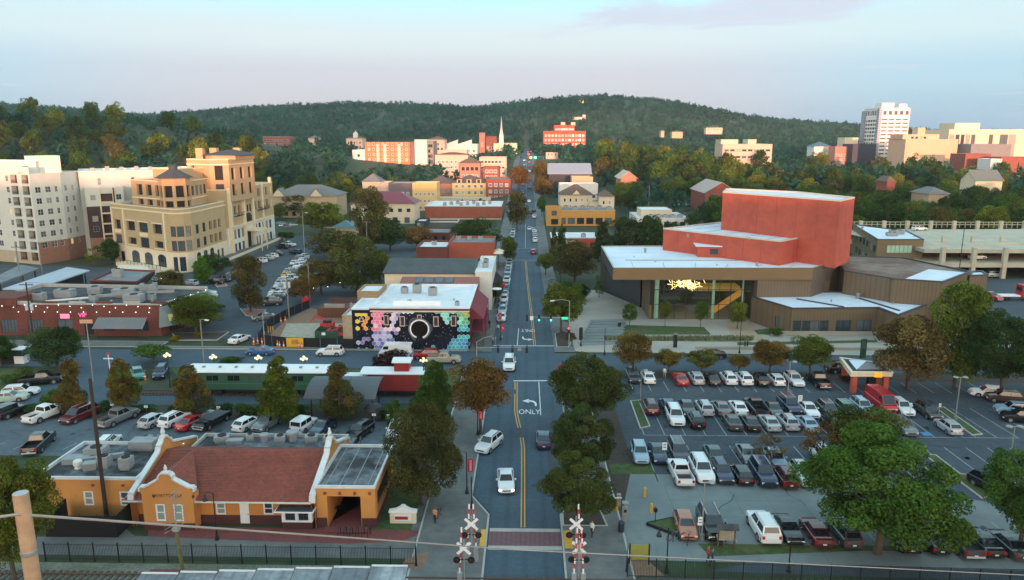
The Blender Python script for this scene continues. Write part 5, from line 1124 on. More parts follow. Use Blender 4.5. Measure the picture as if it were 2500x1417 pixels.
# left flat wing and the back wing
lx0 = -48.5; ly0, ly1 = Yd + .9, Yd + 9.6; lz = zat(-42, ly0, 1165)
hl = [(U(203) - lx0 - .4, 1.3, .95, 1.5, 'dd'), (U(282) - lx0, 1.3, .95, 1.5, 'dd')]
mass(T,[(lx0,ly0),(dx0 - .16,ly0),(dx0 - .16,ly1),(lx0,ly1)],0,lz - .35,M_or,{0: hl},M_tar,.35,M_cop2,'wall',.16)
mb = MB()
for px in (212,287): mb.lathe((U(px,1183),ly0 - .06,zat(-42,ly0,1184)),[(.14,-.1),(.15,.1),(.001,.1)],MATS['rusty_scupper'],6)
mb.build('scupper', T)
bx_, by_ = xat_row(846, 1085, Yd + 12), Yd + 8.8; bz_ = zat(-28, Yd + 16, 1068)
mass(T,[(-36.5,by_),(bx_,by_),(bx_,Yd + 12.9),(-36.5,Yd + 12.9)],0,3.6,M_or,{},M_tar,.35,M_kerb,'wall',.16)
z = lz - .35
hvac(T,-40.6,Yd+3.6,z,1.1,1.1,1.0);hvac(T,-43.0,Yd+3.9,z,1.1,1.1,1.0);hvac(T,-45.2,Yd+6.3,z,2.0,1.5,.9);hvac(T,-44.2,Yd+3.4,z,1.3,1,.5,.3,'dark_unit',M_steel,False);hvac(T,-41.3,Yd+8.5,z,2.6,1.6,.8,0,'roof_hatch',M_hvac,False)
MB().lathe((-45.6,Yd + 3.6,z),[(.36,0),(.26,.25),(.44,.35),(.44,.75),(.36,.85),(.001,.9)],M_cwhite,14).build('exhaust_fan',T)
mb = MB(); mb.obox((-44,Yd + 5.2,z + .4),(4,.5,.5),.4,M_hvac); mb.obox((-46.5,Yd + 5,z + .3),(2.5,1.4,.6),.1,M_hvac); mb.build('duct',T)
for x,y,s in ((-34,76.8,1.6),(-31,77.2,.8),(-27.5,76.9,1.2),(-24,77,1.4)): hvac(T,x,y,3.6,s,s * .8,.5,.2)
vent(T,-29.3,76.9,3.6,.35,1.0);vent(T,-26.2,77.3,3.6,.5,1.2);hvac(T,-32.4,76.3,3.6,1.8,.9,.25,.1,'roof_hatch',M_hvac,False);hvac(T,-22,76.5,3.6,1.0,.8,.6)
for k in range(20): inst(bm,'bulb',T,Vector((lerp(-47.5,-37.5,k / 19),ly1 - .1,4.3 - .05 * (k % 4))) - T.location,0,(.55,) * 3)
MB().tube([(lx0, ly1 - .1, 4.4), (-37.5, ly1 - .1, 4.4)], .02, M_black, 5).build('bulb_wire', T)
# black screened yard
T = thing('screened_yard','yard fenced with black fabric beside the left end of the depot','fence',(-43,63,0)); yx0,yx1 = G(113,1311)[0],G(288,1311)[0]
M_fab = mat('black_screen_fabric', (.008, .008, .009), .95, .15, 1)
for x0,x1,y0,y1 in ((yx0,yx1,62.6,62.65),(yx0,yx0 + .05,62.65,66),(yx1,yx1 + .05,62.65,65.3)): MB().box(x0,x1,y0,y1,.02,2.2,M_fab).build('screen',T)
for k in range(5): x = lerp(yx0 + .1,yx1 - .1,k / 4); MB().tube([(x,62.72,0),(x,62.72,2.3)],.04,M_black,6).build('post',T)
MB().box(yx0 + .1, yx1 - .05, 62.72, 66, .02, .06, M_dark).build('yard_floor', T)

# ------------------------------------------------------------------ the preserved train, and the shelter beside it
Yt = 101.0
M_gr = mat('train_green',(.035,.115,.065),.5,.08,.8); M_redt = mat('caboose_red',(.30,.028,.03),.55,.10,.8)
T=thing('passenger_car','dark green railway passenger coach with a white roof on a short track','train',(-40,Yt,0));tx0,tx1=xat_row(462,925,Yt),xat_row(806,925,Yt)
style('tr', 2, 1, M_gr, M_glass, bar=.08, depth=.1, y=.05)
mb = MB(); zt0, zt1 = 1.1, 3.7; Lt = tx1 - tx0
wl = rows(2.4, 3.1, int((Lt - 4) / 3.1), 2.35, 1, 1, 1.9, .95, 'tr')
facade(T,mb,(tx0,Yt),(tx1,Yt),zt0,zt1,M_gr,wl);facade(T,mb,(tx1,Yt),(tx1,Yt+3),zt0,zt1,M_gr);facade(T,mb,(tx1,Yt+3),(tx0,Yt+3),zt0,zt1,M_gr,wl);facade(T,mb,(tx0,Yt+3),(tx0,Yt),zt0,zt1,M_gr);mb.build('body',T)
MB().box(tx0 - .02,tx1 + .02,Yt - .03,Yt - .001,2.0,2.1,mat('green_trim',(.06,.19,.11),.5)).build('trim',T)
def trainroof(T, x0, x1, y0, w_, z, h, m, name='roof', over=.25):
    mb = MB(); k = 8; pr = [(y0 - over + (w_ + 2 * over) * i / k,z + h * (1 - abs(2 * i / k - 1) ** 2.4)) for i in range(k + 1)]
    for i in range(k): mb.quad((x0 - .3,*pr[i]),(x1 + .3,*pr[i]),(x1 + .3,*pr[i + 1]),(x0 - .3,*pr[i + 1]),m)
    for x,s in ((x0 - .3,1),(x1 + .3,-1)): mb.add([(x,*p) for p in pr],[tuple(range(k + 1)) if s > 0 else tuple(range(k + 1))[::-1]],m)
    mb.box(x0 - .3, x1 + .3, y0 - over, y0 + w_ + over, z - .12, z - .001, m); return mb.build(name, T)
M_trf = mat('train_white_roof', (.72, .76, .78), .7, .06, .5)
trainroof(T, tx0, tx1, Yt, 3, zt1 + .12, .6, M_trf)
for k in range(8): MB().box(lerp(tx0 + 2,tx1 - 2,k / 7) - .2,lerp(tx0 + 2,tx1 - 2,k / 7) + .2,Yt + .5,Yt + .9,zt1 + .5,zt1 + .75,M_hvac).build('roof_vent',T)
def trucks(T, xs, y, m=M_black):
    for x in xs:
        mb = MB(); mb.box(x - 1.5, x + 1.5, y + .3, y + 2.7, .45, 1.1, m); mb.build('bogie', T)
        for dx in (-1, 1):
            for yy in (y + .55, y + 2.35):
                MB().tube([(x + dx, yy - .06, .55), (x + dx, yy + .06, .55)], .44, m, 14).build('wheel', T)
trucks(T,(tx0 + 3,tx1 - 3),Yt); MB().box(tx0 + 5,tx1 - 5,Yt + .4,Yt + 2.6,.5,1.08,M_black).build('underframe',T)
MB().box(tx0 - 1.4,tx0 - .31,Yt + .6,Yt + 2.4,1.0,3.5,mat('vestibule_grey',(.1,.12,.12),.6)).build('vestibule',T)
T = thing('caboose','red caboose with a pale cupola at the right end of the coach','train',(-18,Yt,0)); kx0,kx1 = xat_row(885,925,Yt),xat_row(1030,925,Yt)
mb = MB(); style('ck', 1, 2, M_redt, mat('boarded_red', (.26, .05, .05), .7), bar=.06, depth=.06, y=.03)
facade(T,mb,(kx0+.8,Yt),(kx1-.4,Yt),1.1,3.6,M_redt,[(2.2,2.2,.7,.95,'ck'),(5.6,2.2,.7,.95,'ck')]);mb.quad((kx1-.4,Yt,1.1),(kx1-.4,Yt+2.9,1.1),(kx1-.4,Yt+2.9,3.6),(kx1-.4,Yt,3.6),M_redt);mb.quad((kx0+.8,Yt+2.9,1.1),(kx0+.8,Yt,1.1),(kx0+.8,Yt,3.6),(kx0+.8,Yt+2.9,3.6),M_redt)
mb.quad((kx1 - .4,Yt + 2.9,1.1),(kx0 + .8,Yt + 2.9,1.1),(kx0 + .8,Yt + 2.9,3.6),(kx1 - .4,Yt + 2.9,3.6),M_redt); mb.build('body',T)
trainroof(T, kx0, kx1, Yt, 2.9, 3.72, .35, M_trf); cxa, cxb = xat_row(961, 900, Yt), xat_row(997, 900, Yt)
MB().box(cxa,cxb,Yt + .3,Yt + 2.6,3.8,5.2,M_redt).build('cupola',T); trainroof(T,cxa,cxb,Yt + .3,2.3,5.32,.3,M_trf,'cupola_roof',.15)
MB().box(kx0,kx1,Yt+.1,Yt+2.8,.75,1.08,M_black).build('underframe',T);trucks(T,(kx0+2,kx1-2),Yt);MB().box(kx0-2.8,kx0+.5,Yt+.5,Yt+2.2,3.0,3.15,M_trf).build('gangway_roof',T)
for x in (kx0 + .1,kx1 - .1): MB().box(x - .04,x + .04,Yt + .1,Yt + .18,1.08,3.6,M_black).build('rail_post',T)
TR = thing('siding_track','short railway siding under the green coach and red caboose','track',(-35,Yt + 1.4,0))
for yy in (Yt + .72,Yt + 2.15): MB().box(tx0 - 9,kx1 + 2,yy - .05,yy + .05,.14,.26,mat('rusty_rail',(.10,.06,.045),.6)).build('rail',TR)
tie = MB().box(-.12, .12, -1.25, 1.25, 0, .13, M_wood).mesh('sleeper')
for k in range(90): inst(tie, 'sleeper', TR, (lerp(tx0 - 9, kx1 + 2, k / 89) + 35, .04, .015))
T=thing('shelter','dark grey curved metal shelter on posts in front of the caboose','shelter',(-22,95,0));M_sh=mat('grey_ribbed_metal',(.085,.09,.10),.6,.08,.6,wave=('X',3,.2))
s0,s1=xat_row(745,970,93.5),xat_row(920,970,93.5);mb=MB();k=9;pr=[(92.6,2.9),(93.4,3.35),(94.2,3.7),(95,3.95),(95.8,4.1),(96.5,4.2),(97.2,4.22),(97.9,4.18),(98.5,4.1)]
for i in range(8):mb.add([(s0,*pr[i]),(s1,*pr[i]),(s1,*pr[i+1]),(s0,*pr[i+1])],[(0,1,2,3)],M_sh);mb.add([(s0,pr[i][0],pr[i][1]-.08),(s1,pr[i][0],pr[i][1]-.08),(s1,pr[i+1][0],pr[i+1][1]-.08),(s0,pr[i+1][0],pr[i+1][1]-.08)],[(3,2,1,0)],M_sh)
mb.box(s0, s1, 92.58, 92.62, 2.75, 2.95, M_sh); mb.build('roof', T)
for x in (s0 + .8, (s0 + s1) / 2, s1 - .6):
    for y in (93.4,97.6): MB().box(x - .08,x + .08,y - .08,y + .08,0,3.3 if y < 95 else 4.1,M_black).build('post',T)

# ------------------------------------------------------------------ roof of the shed at the bottom edge
M_tin = mat('weathered_tin',(.13,.15,.17),.6,.3,.9,c2=(.30,.335,.36),scale2=.18,wave=('X',1.1,.2))
T = thing('freight_shed','weathered tin roof of a shed at the bottom edge of the picture','shed',(-20,48,0)); zr = 5.0
q = [G(330, 1425, zr), G(985, 1425, zr), G(990, 1384, zr), G(350, 1400, zr)]
ys = max(p[1] for p in q); sx0, sx1 = G(345, 1400, zr)[0], G(992, 1400, zr)[0]
mb = MB(); mb.box(sx0 + .3,sx1 - .3,ys - 14,ys - .4,0,zr - .2,M_or if False else M_brickd); mb.build('wall',T)
for k in range(7):
    x0, x1 = lerp(sx0, sx1, k / 7), lerp(sx0, sx1, (k + 1) / 7); yy = ys - .22 * (6 - k)
    mb=MB();mb.add([(x0+.02,yy-14,zr-1.2),(x1-.02,yy-14,zr-1.2),(x1-.02,yy,zr),(x0+.02,yy,zr),(x0+.02,yy,zr-.12),(x1-.02,yy,zr-.12)],[(0,1,2,3),(3,2,5,4)],M_tin);mb.build('roof_sheet',T)
    MB().box(x0 + .05, x1 - .05, yy - .02, yy + .12, zr + .005, zr + .09, M_cop2).build('flashing', T)
# ------------------------------------------------------------------ the town further off
W = mat
c_pink=W('far_pink_stucco',(.56,.42,.34),.85,.05,.3);c_or=W('far_orange_brick',(.60,.20,.075),.85,.08,.3);c_wh=W('far_white',(.66,.64,.62),.85,.05,.3);c_gr=W('far_grey_siding',(.20,.20,.21),.85,.08,.3)
c_yl=W('far_yellow_stucco',(.66,.47,.20),.85,.05,.3);c_br=W('far_red_brick',(.24,.075,.055),.88,.12,.5);c_rose=W('far_rose_brick',(.42,.20,.15),.88,.1,.5);c_tan=W('far_tan',(.46,.36,.24),.85,.06,.3)
c_pur=W('far_purple_grey',(.16,.13,.15),.85,.06,.3);r_mar=W('maroon_seam_roof',(.20,.035,.055),.5,.08,.5);r_br=W('brown_shingle_roof',(.14,.095,.07),.9,.12,1,c2=(.11,.075,.06));r_gr=W('grey_shingle_roof',(.17,.165,.16),.9,.12,1);r_bl=W('blue_grey_metal_roof',(.26,.29,.34),.5,.05,.5)
c_gold=W('golden_stucco',(.50,.27,.07),.85,.08,.5);c_crm=W('far_cream',(.62,.54,.40),.85,.05,.4);c_dk=W('far_dark_siding',(.035,.037,.042),.8,.1,.4);r_teal=W('teal_metal_roof',(.05,.14,.16),.5,.08,.5)
B = block
T,x0,x1,zb,zt=B('maroon_roof_building','cream building with a maroon metal roof behind the tall tree','building',856,1012,497,312,15,c_crm,None,[(7,5.2,1,3,1.6,1.5,'fard'),(5,.6,1,3,2.2,2.4,'d')],hipm=r_mar,hiph=4.6,over=.7)
B('cafe_annex','low dark cafe with a white roof between two street buildings','building',1013,1040,540,300,12,c_dk,M_roofw,[(2,.5,1,3,1.6,2,'d')])
T,x0,x1,zb,zt=B('long_brick_hall','long windowless red brick hall with a white painted base and white roof','building',1037,1224,503,326,26,W('hall_brick',(.30,.088,.055),.9,.12,.5,c2=(.26,.08,.05)),M_roofw,None,[(5,1,2,3.5,1.6,2,'fard')],par=.7,mpar=c_wh)
MB().box(x0 - .05, x1 + .05, 325.85, 325.98, zb, zt - 5.6, c_wh).build('painted_base', T)
for k in range(9): hvac(T, lerp(x0 + 8, x1 - 6, k / 8), 334 + (k % 3) * 5, zt - .7, 1.6, 1.3, 1.2)
T,x0,x1,zb,zt=B('loading_shed','grey lean-to shed against the white base of the brick hall','shed',1040,1118,540,316,9,c_wh,M_roofd,[(3,.5,1,3,2,2.2,'fard')])
B('brick_store','brown brick store with a flat roof behind the terrace','building',1010,1098,568,262,16,M_brickd,M_roofg,[(4,1,1,3,1.3,1.6,'fard')])
T,x0,x1,zb,zt=B('lodge','long low lodge with grey brown hipped roof and small gables','lodge',664,822,478,330,18,c_tan,None,[(8,1,1,3,1.6,2,'fard')],hipm=r_gr,hiph=4.4,over=.8)
for px in (680, 772):
    xc=xat_row(px,478,329.5);gb=MB();gb.add([(xc-3,329,zt-.3),(xc+3,329,zt-.3),(xc,329,zt+3)],[(0,1,2)],c_crm);gb.add([(xc-3.4,328.8,zt-.5),(xc,328.8,zt+3.3),(xc,337,zt+3.3),(xc-3.4,331,zt-.5)],[(0,1,2,3)],r_gr);gb.add([(xc+3.4,328.8,zt-.5),(xc,328.8,zt+3.3),(xc,337,zt+3.3),(xc+3.4,331,zt-.5)],[(3,2,1,0)],r_gr);gb.build('dormer',T)
B('teal_roof_shed','small shed with a teal metal roof among the trees','shed',812,862,556,268,9,c_tan,None,[(2,.6,1,3,1.2,1.4,'fard')],hipm=r_teal,hiph=2.2)
B('yellow_house','bright yellow three storey block beside the brown terrace','building',1006,1066,447,372,14,c_yl,c_wh,[(5,1,3,3.4,1.4,1.7,'farw')],[(3,1,3,3.4,1.4,1.7,'far')])
B('purple_house','purple grey block with white window bays beside the yellow one','building',948,1005,447,374,14,c_pur,c_wh,[(4,1,3,3.4,1.5,1.8,'farw')])
B('pink_house','narrow pale pink block left of the purple grey one','building',926,948,446,375,14,c_pink,c_wh,[(2,1,3,3.4,1.3,1.8,'far')])
T,*_=B('gabled_house','cream house with a grey hipped roof rising behind the maroon roof','house',884,928,444,384,12,c_crm,None,[(3,3,2,3,1.2,1.5,'far')],hipm=r_gr,hiph=4)
# the terraced blocks left of the street, in evening sun
T,x0,x1,zb,zt=B('mansard_block','yellow and brown block with a brown mansard roof and round dormers','building',1104,1186,447,420,20,c_yl,None,[(5,1,4,3.6,2.0,2.1,'farw')],[(4,1,4,3.6,1.8,2,'far')],hipm=r_br,hiph=4.2,over=.4)
for k in range(3):
    xc=lerp(x0+4,x1-4,k/2);d_=MB();d_.prism([(xc-1.3,419.6),(xc+1.3,419.6),(xc+1.3,426),(xc-1.3,426)],zt-.2,zt+2,c_crm);d_.lathe((xc,419.9,zt+2),[(1.4,0),(1,.6),(.01,.9)],r_br,8);d_.build('dormer',T);MB().quad((xc-.8,419.55,zt),(xc+.8,419.55,zt),(xc+.8,419.55,zt+1.7),(xc-.8,419.55,zt+1.7),M_glass).build('dormer_window',T)
T,x0,x1,zb,zt=B('brown_terrace','rose brick wing with a long brown roof and open galleries','building',1040,1106,448,424,18,c_rose,None,[(4,1,4,3.6,2.2,2.2,'fard')],[(3,1,4,3.6,2,2,'fard')],hipm=r_br,hiph=4)
MB().box(x0 - .2, xat_row(1200, 497, 420), 411, 419.5, zb, zb + 3.2, c_crm).build('podium', T)
T,x0,x1,zb,zt=B('street_brick_block','red brick corner block with white window groups beside the street','building',1187,1247,437,416,24,c_br,M_roofg,[(4,1,4,3.5,1.9,2.0,'farw')],[(5,1,4,3.5,1.6,2,'far')])
B('upper_brick_block','dark red block with white bay windows above the corner block','building',1180,1218,408,446,20,c_br,M_roofg,[(3,6,3,3.5,2.0,2.0,'farw')])
T,x0,x1,zb,zt=B('pavilion_block','rose block crowned by a brown hipped pavilion','building',1122,1172,398,470,14,c_rose,None,[(4,12,1,3.4,2.0,2.2,'fard'),(4,4,2,3.6,1.8,2,'farw')],hipm=r_br,hiph=3.6,over=1)
B('long_pink_block','long pink brick block stretching to the street above the terraces','building',1170,1236,384,482,16,c_pink,M_roofg,[(7,8,3,3.6,2.0,1.6,'far')],[(3,8,3,3.6,1.8,1.6,'far')])
B('pink_terrace','pale pink block with a brown sloped roof left of the pavilion','building',1062,1142,378,515,18,c_pink,None,[(7,4,3,3.5,1.8,2,'farw')],hipm=r_br,hiph=1.6)
T,x0,x1,zb,zt=B('orange_apartments','tall orange apartment slab glowing in the evening sun','building',892,1000,346,590,26,c_or,M_roofd,[(9,3,6,4.0,1.9,2.3,'farw')],[(3,3,6,4,1.8,2.2,'far')],mpar=c_dk)
M_plan = W('pale_panel', (.66, .52, .44), .85, .05, .3)
for k in (1,2,4): xx = lerp(x0,x1,(k + .5) / 6.2); MB().box(xx,xx + 2.2,589.7,589.95,zb,zt - 2,M_plan).build('pilaster',T)
T=block('white_gable_slab','white painted end block with a stair of balconies beside the orange slab','building',860,890,366,586,18,c_wh,M_roofw,[(1,3,5,4,2,2,'fard')])[0]
block('grey_link','narrow dark grey link between the orange slab and the white block','building',1000,1012,346,596,16,c_gr,M_roofd)
block('white_slab','plain white block right of the orange slab','building',1012,1042,341,592,22,c_wh,M_roofw)
block('grey_slab','tall grey block with balconies right of the plain white block','building',1042,1058,344,588,22,W('far_grey_brown',(.24,.21,.20),.85,.08),M_roofw,[(2,3,6,4,1.8,2.4,'fard')])
T=block('pale_roof_house','pale pink house with hipped roof behind the white slab','building',1045,1085,341,660,20,c_pink,None,[(4,10,2,4,2,2.4,'far')],hipm=r_br,hiph=3)[0]
T,x0,x1,zb,zt=block('cupola_house','pink building with a white cupola behind the orange slab','building',845,884,338,720,18,c_pink,None,[(5,8,2,4,1.6,2.4,'far')],hipm=r_br,hiph=3)
xc=xat_row(868,335,722);mb=MB().prism([(xc-2,721),(xc+2,721),(xc+2,725),(xc-2,725)],zt,zat(xc,722,327),c_wh);mb.lathe((xc,723,zat(xc,722,327)),[(2.2,0),(1.6,1.2),(.3,2.2),(.1,3.4)],c_wh,10);mb.build('cupola',T)
block('brick_school','red brick school with white cornice on the wooded slope','building',641,707,334,820,30,c_br,c_wh,[(9,3,3,4,2.2,2.2,'far')],mpar=c_pink)
block('hidden_house','small pink roofed house beside the school among the trees','house',752,776,338,800,12,c_pink,None,hipm=r_gr,hiph=3)
# church with its white spire
T,x0,x1,zb,zt=block('church','church with a tall thin white spire and sloped white roofs','church',1205,1262,350,700,26,c_crm,M_roofw,[(5,5,1,4,1.6,3,'far')])
xc = xat_row(1224, 345, 702); z0 = zat(xc, 702, 348); zz = [zat(xc, 702, k) for k in (350, 330, 322, 284)]
mb=MB();mb.prism([(xc-2,700.6),(xc+2,700.6),(xc+2,704.6),(xc-2,704.6)],zb,zz[1],W('spire_white',(.66,.63,.60),.7,.03));mb.lathe((xc,702.6,zz[1]),[(1.9,0),(1.4,zz[2]-zz[1]),(.8,(zz[3]-zz[1])*.4),(.1,zz[3]-zz[1])],MATS['spire_white'],8);mb.build('spire',T)
T = block('church_hall','white hall with two steep monopitch roofs left of the spire','church',1088,1165,352,690,24,c_wh,M_roofw,[(6,4,2,4,2,2,'far')])[0]
for a, b in ((1088, 1118), (1118, 1152)):
    xa,xb=xat_row(a,345,690),xat_row(b,345,690);za,zb2=zat(xa,690,352),zat(xa,690,341);MB().add([(xa,689.8,za),(xb,689.8,za),(xb,689.8,zb2),(xa,700,za),(xb,700,zb2)],[(0,1,2),(0,2,4,3)],c_wh).build('monopitch_roof',T)
block('brick_belfry','square brick belfry between the halls and the spire','tower',1170,1184,324,720,6,c_rose,M_roofw,[(1,12,1,4,2,4,'far')])
block('brick_chapel','brick chapel with dark bays in front of the spire','chapel',1186,1212,333,716,14,c_br,M_roofg,[(4,6,2,4,1.8,3,'far')])
block('small_gable_house','white hall building in shade between trees below the church','building',1085,1140,366,560,14,c_pink,M_roofg,[(5,5,2,3.6,1.8,2,'farw')])
# end of the street: the red hall on the hill
T,x0,x1,zb,zt=block('red_hall','large red brick hall with stepped centre at the foot of the hill','hall',1327,1430,320,880,40,W('vivid_red_brick',(.46,.075,.045),.85,.08,.3),M_roofg,[(12,5,5,5,2.6,2.8,'far')])  # strong saturated red as the base colour of the hall brick
z1=zat((x0+x1)/2,885,307);mass(T,[(lerp(x0,x1,.26),884),(lerp(x0,x1,.74),884),(lerp(x0,x1,.74),912),(lerp(x0,x1,.26),912)],zt-.6,z1,MATS['vivid_red_brick'],{0:even((x1-x0)*.48,7,zt+.8,4,1,2.4,2.2,'far')},M_roofg,.6)
for k in (.42,.66): MB().box(lerp(x0,x1,k),lerp(x0,x1,k) + 5,890,896,z1,z1 + 4,c_pink).build('roof_house',T)
block('pale_square_house','pale square block below the red hall','building',1333,1362,373,640,14,c_pink,M_roofg,[(3,3,2,4,1.8,2.2,'far')])
# right of the street
T,x0,x1,zb,zt=block('blue_roof_hall','long hall with a blue grey metal roof right of the street','hall',1340,1442,424,432,22,c_dk,None,[(6,1,1,3,2.4,2,'fard')]);gableroof(T,[(x0,432),(x1,432),(x1,454),(x0,454)],zt,5.4,r_bl,c_gr,.8,axis='x') 
block('stone_rear_block','grey stone block in front of the blue grey roof','building',1396,1448,432,410,12,c_tan,M_roofg,[(4,1,2,3,1.5,1.8,'fard')])
T,x0,x1,zb,zt=block('pitched_hall','rose brick hall with a pale pitched roof beside the trees','hall',1516,1554,434,402,22,c_rose,None);gableroof(T,[(x0,402),(x1,402),(x1,424),(x0,424)],zt,3.2,c_pink,c_rose,1.2,axis='y')
block('grey_back_building','long pale grey building behind the cream house','building',1366,1460,449,376,12,c_wh,M_roofw,[(8,1,2,3.2,1.6,1.8,'fard')])
T,x0,x1,zb,zt=block('cream_house','cream clapboard house with a brown hipped roof and small gable','house',1368,1446,476,338,13,c_crm,None,[(5,3.4,2,3.2,1.1,1.7,'far')],hipm=r_br,hiph=4.4,over=.7)
xc=lerp(x0,x1,.5);gb=MB();gb.add([(xc-2,337,zt+.2),(xc+2,337,zt+.2),(xc,337,zt+2.2)],[(0,1,2)],c_crm);gb.add([(xc-2.3,336.9,zt),(xc,336.9,zt+2.5),(xc,342,zt+2.5)],[(0,1,2)],r_br);gb.add([(xc+2.3,336.9,zt),(xc,336.9,zt+2.5),(xc,342,zt+2.5)],[(2,1,0)],r_br);gb.build('dormer',T)
block('cream_house','smaller cream house with four windows right of the gabled one','house',1463,1500,480,332,12,c_crm,None,[(2,3,2,3.2,1.1,1.7,'far')],hipm=r_br,hiph=2.6,over=.5)
block('porch_wing','low cream wing joining the two cream houses','house',1440,1464,492,336,8,c_crm,r_br,[(2,3,1,3,1.5,1.6,'far')])
T,x0,x1,zb,zt=block('golden_building','golden stucco shop with dark display windows facing the camera','shop',1334,1502,513,307,16,c_gold,M_roofg,[(7,1.0,1,3,3.0,2.6,'fard')],mpar=c_tan)
mass(T,[(x0-.05,306.4),(lerp(x0,x1,.22),306.4),(lerp(x0,x1,.22),312),(x0-.05,312)],zb,zt+.9,c_gold,{0:[(2,zb+.8,3,2.4,'fard'),(2.2,zb+4.6,2.2,2.0,'fard')]},M_roofg,.5)
for k in range(7): hvac(T, lerp(x0 + 5, x1 - 2, k / 6), 313 + (k % 2) * 4, zt - .6, 2.2, 1.8, 1.3)
T,x0,x1,zb,zt=block('white_roof_store','low store with large white roof and pale rooftop ducts','store',1556,1682,532,303,24,c_wh,M_roofw,[(6,.6,1,3,2.2,2,'fard')])
mass(T,[(lerp(x0,x1,.12),309),(lerp(x0,x1,.72),309),(lerp(x0,x1,.72),322),(lerp(x0,x1,.12),322)],zt - .6,zt + 2.4,c_crm,{},M_roofw,.3)
for k in range(5): hvac(T, lerp(x0 + 6, x1 - 3, k / 4), 306.5, zt - .6, 2.4, 1.6, 1.4)
T,x0,x1,zb,zt=block('white_roof_diner','small diner with a bright white roof and red brick front','store',1346,1462,580,236,13,M_redb,M_roofw,[(5,.6,1,3,1.8,1.8,'d')],mpar=M_roofw);hvac(T,lerp(x0,x1,.7),241,zt-.6,1.6,1.2,1.0)
MB().box(x0, lerp(x0, x1, .55), 235.8, 235.98, zb, zt - .8, c_tan).build('tan_front', T)
T,x0,x1,zb,zt=block('red_shed_hall','long red brick hall with ribbed pitched roof behind the fly tower','hall',1722,1800,470,345,30,c_br,None,[(6,1,1,3,1.6,2,'fard')]);gableroof(T,[(x0,345),(x1,345),(x1,375),(x0,375)],zt,4.5,W('pale_ribbed_roof',(.46,.36,.33),.7,.08,1,wave=('Y',.6,.4)),c_br,.8,axis='y')
T,x0,x1,zb,zt=block('civic_building','wide pale pink civic building above the treetops','building',1765,1886,352,570,24,c_pink,M_roofw,[(8,12,2,5,3.4,1.6,'fard')]);z1=zat(x0,575,342)
mass(T,[(x0,576),(lerp(x0,x1,.35),576),(lerp(x0,x1,.35),592),(x0,592)],zt-.6,z1,c_pink,{},M_roofw,.4);mass(T,[(lerp(x0,x1,.55),576),(lerp(x0,x1,.72),576),(lerp(x0,x1,.72),590),(lerp(x0,x1,.55),590)],zt-.6,z1,c_pink,{},M_roofw,.4)
# the tower and the civic centre on the right skyline
Yw = 640; tx0,tx1 = xat_row(2147,330,Yw),xat_row(2216,330,Yw); zb = TZ(tx0,Yw) - 3; zt = zat(tx0,Yw,266)
T=thing('residential_tower','tall white residential tower with ribbon windows on the right skyline','tower',((tx0+tx1)/2,Yw,zb));M_tw=W('tower_white',(.72,.69,.66),.8,.04,.2);M_twg=W('tower_grey_rib',(.34,.35,.42),.8,.05,.3,wave=('Z',.55,.5))
st = (zt - 5 - zb) / 15; Lx = tx1 - tx0; style('tw',1,1,M_tw,W('tower_glass',(.07,.07,.085),.2),bar=.1,depth=.9,y=.7); dp = 34
fl=[h for k in range(4) for h in rows(Lx*(.03+k*.245),1,1,zb+2,st,14,Lx*.205,st*.42,'tw')]+rows(Lx*.06,Lx*.195,5,zt-5,1,1,Lx*.12,3.4,'tw')
sd_ = rows(6,4.5,5,zb + 4,st,13,3.4,st * .55,'fard') + rows(5.5,3.2,8,zt - 5,1,1,2.2,4,'fard')
mb=MB();facade(T,mb,(tx0,Yw),(tx1,Yw),zb,zt,M_tw,fl);facade(T,mb,(tx1,Yw),(tx1,Yw+dp),zb,zt,M_tw);facade(T,mb,(tx1,Yw+dp),(tx0,Yw+dp),zb,zt,M_tw);facade(T,mb,(tx0,Yw+dp),(tx0,Yw+3.5),zb,zt,M_tw,sd_);mb.build('wall',T)
mb=MB().box(tx0-2.2,tx0-.02,Yw-.6,Yw+3.4,zb,zt+.5,M_twg);mb.box(tx0-1.6,tx0-.02,Yw+dp-6,Yw+dp,zb,zt-1,M_twg);mb.build('stair_shaft',T);flatroof(T,[(tx0,Yw),(tx1,Yw),(tx1,Yw+dp),(tx0,Yw+dp)],zt,M_roofw,.8,.5,M_tw)
zz=zat(tx0,Yw,251);MB().box(tx0+1.5,tx0+Lx*.5,Yw+4,Yw+16,zt,zz,M_tw).build('penthouse',T);MB().box(tx0+Lx*.68,tx1-1,Yw+4,Yw+16,zt,zz-.8,M_tw).build('penthouse',T)
block('navy_podium','dark navy block at the foot of the white tower','building',2083,2140,352,610,20,W('navy_panel',(.025,.03,.055),.6,.05,.3),M_roofd)
block('cream_office','small cream office left of the tower','building',2064,2096,336,655,16,c_crm,M_roofw,[(4,6,3,4,2,2.2,'fard')])
block('red_lattice_house','red and white fronted block left of the navy one','building',2040,2084,358,620,14,c_rose,c_wh,[(5,4,3,3.6,2,2,'farw')])
block('teal_gable_house','white house with a teal hipped roof left of the tower','house',1988,2030,358,640,16,c_wh,None,[(4,3,1,4,1.8,2,'far')],hipm=r_teal,hiph=4)
T,x0,x1,zb,zt=block('orange_civic_hall','orange pink civic hall with rows of small dark windows','hall',2212,2340,340,548,26,W('salmon_concrete',(.60,.38,.26),.85,.05,.3),M_roofw,[(6,3,1,4,2.6,1.8,'fard'),(8,9.5,1,4,2.2,1.8,'fard')]);z1=zat(x0,552,330)
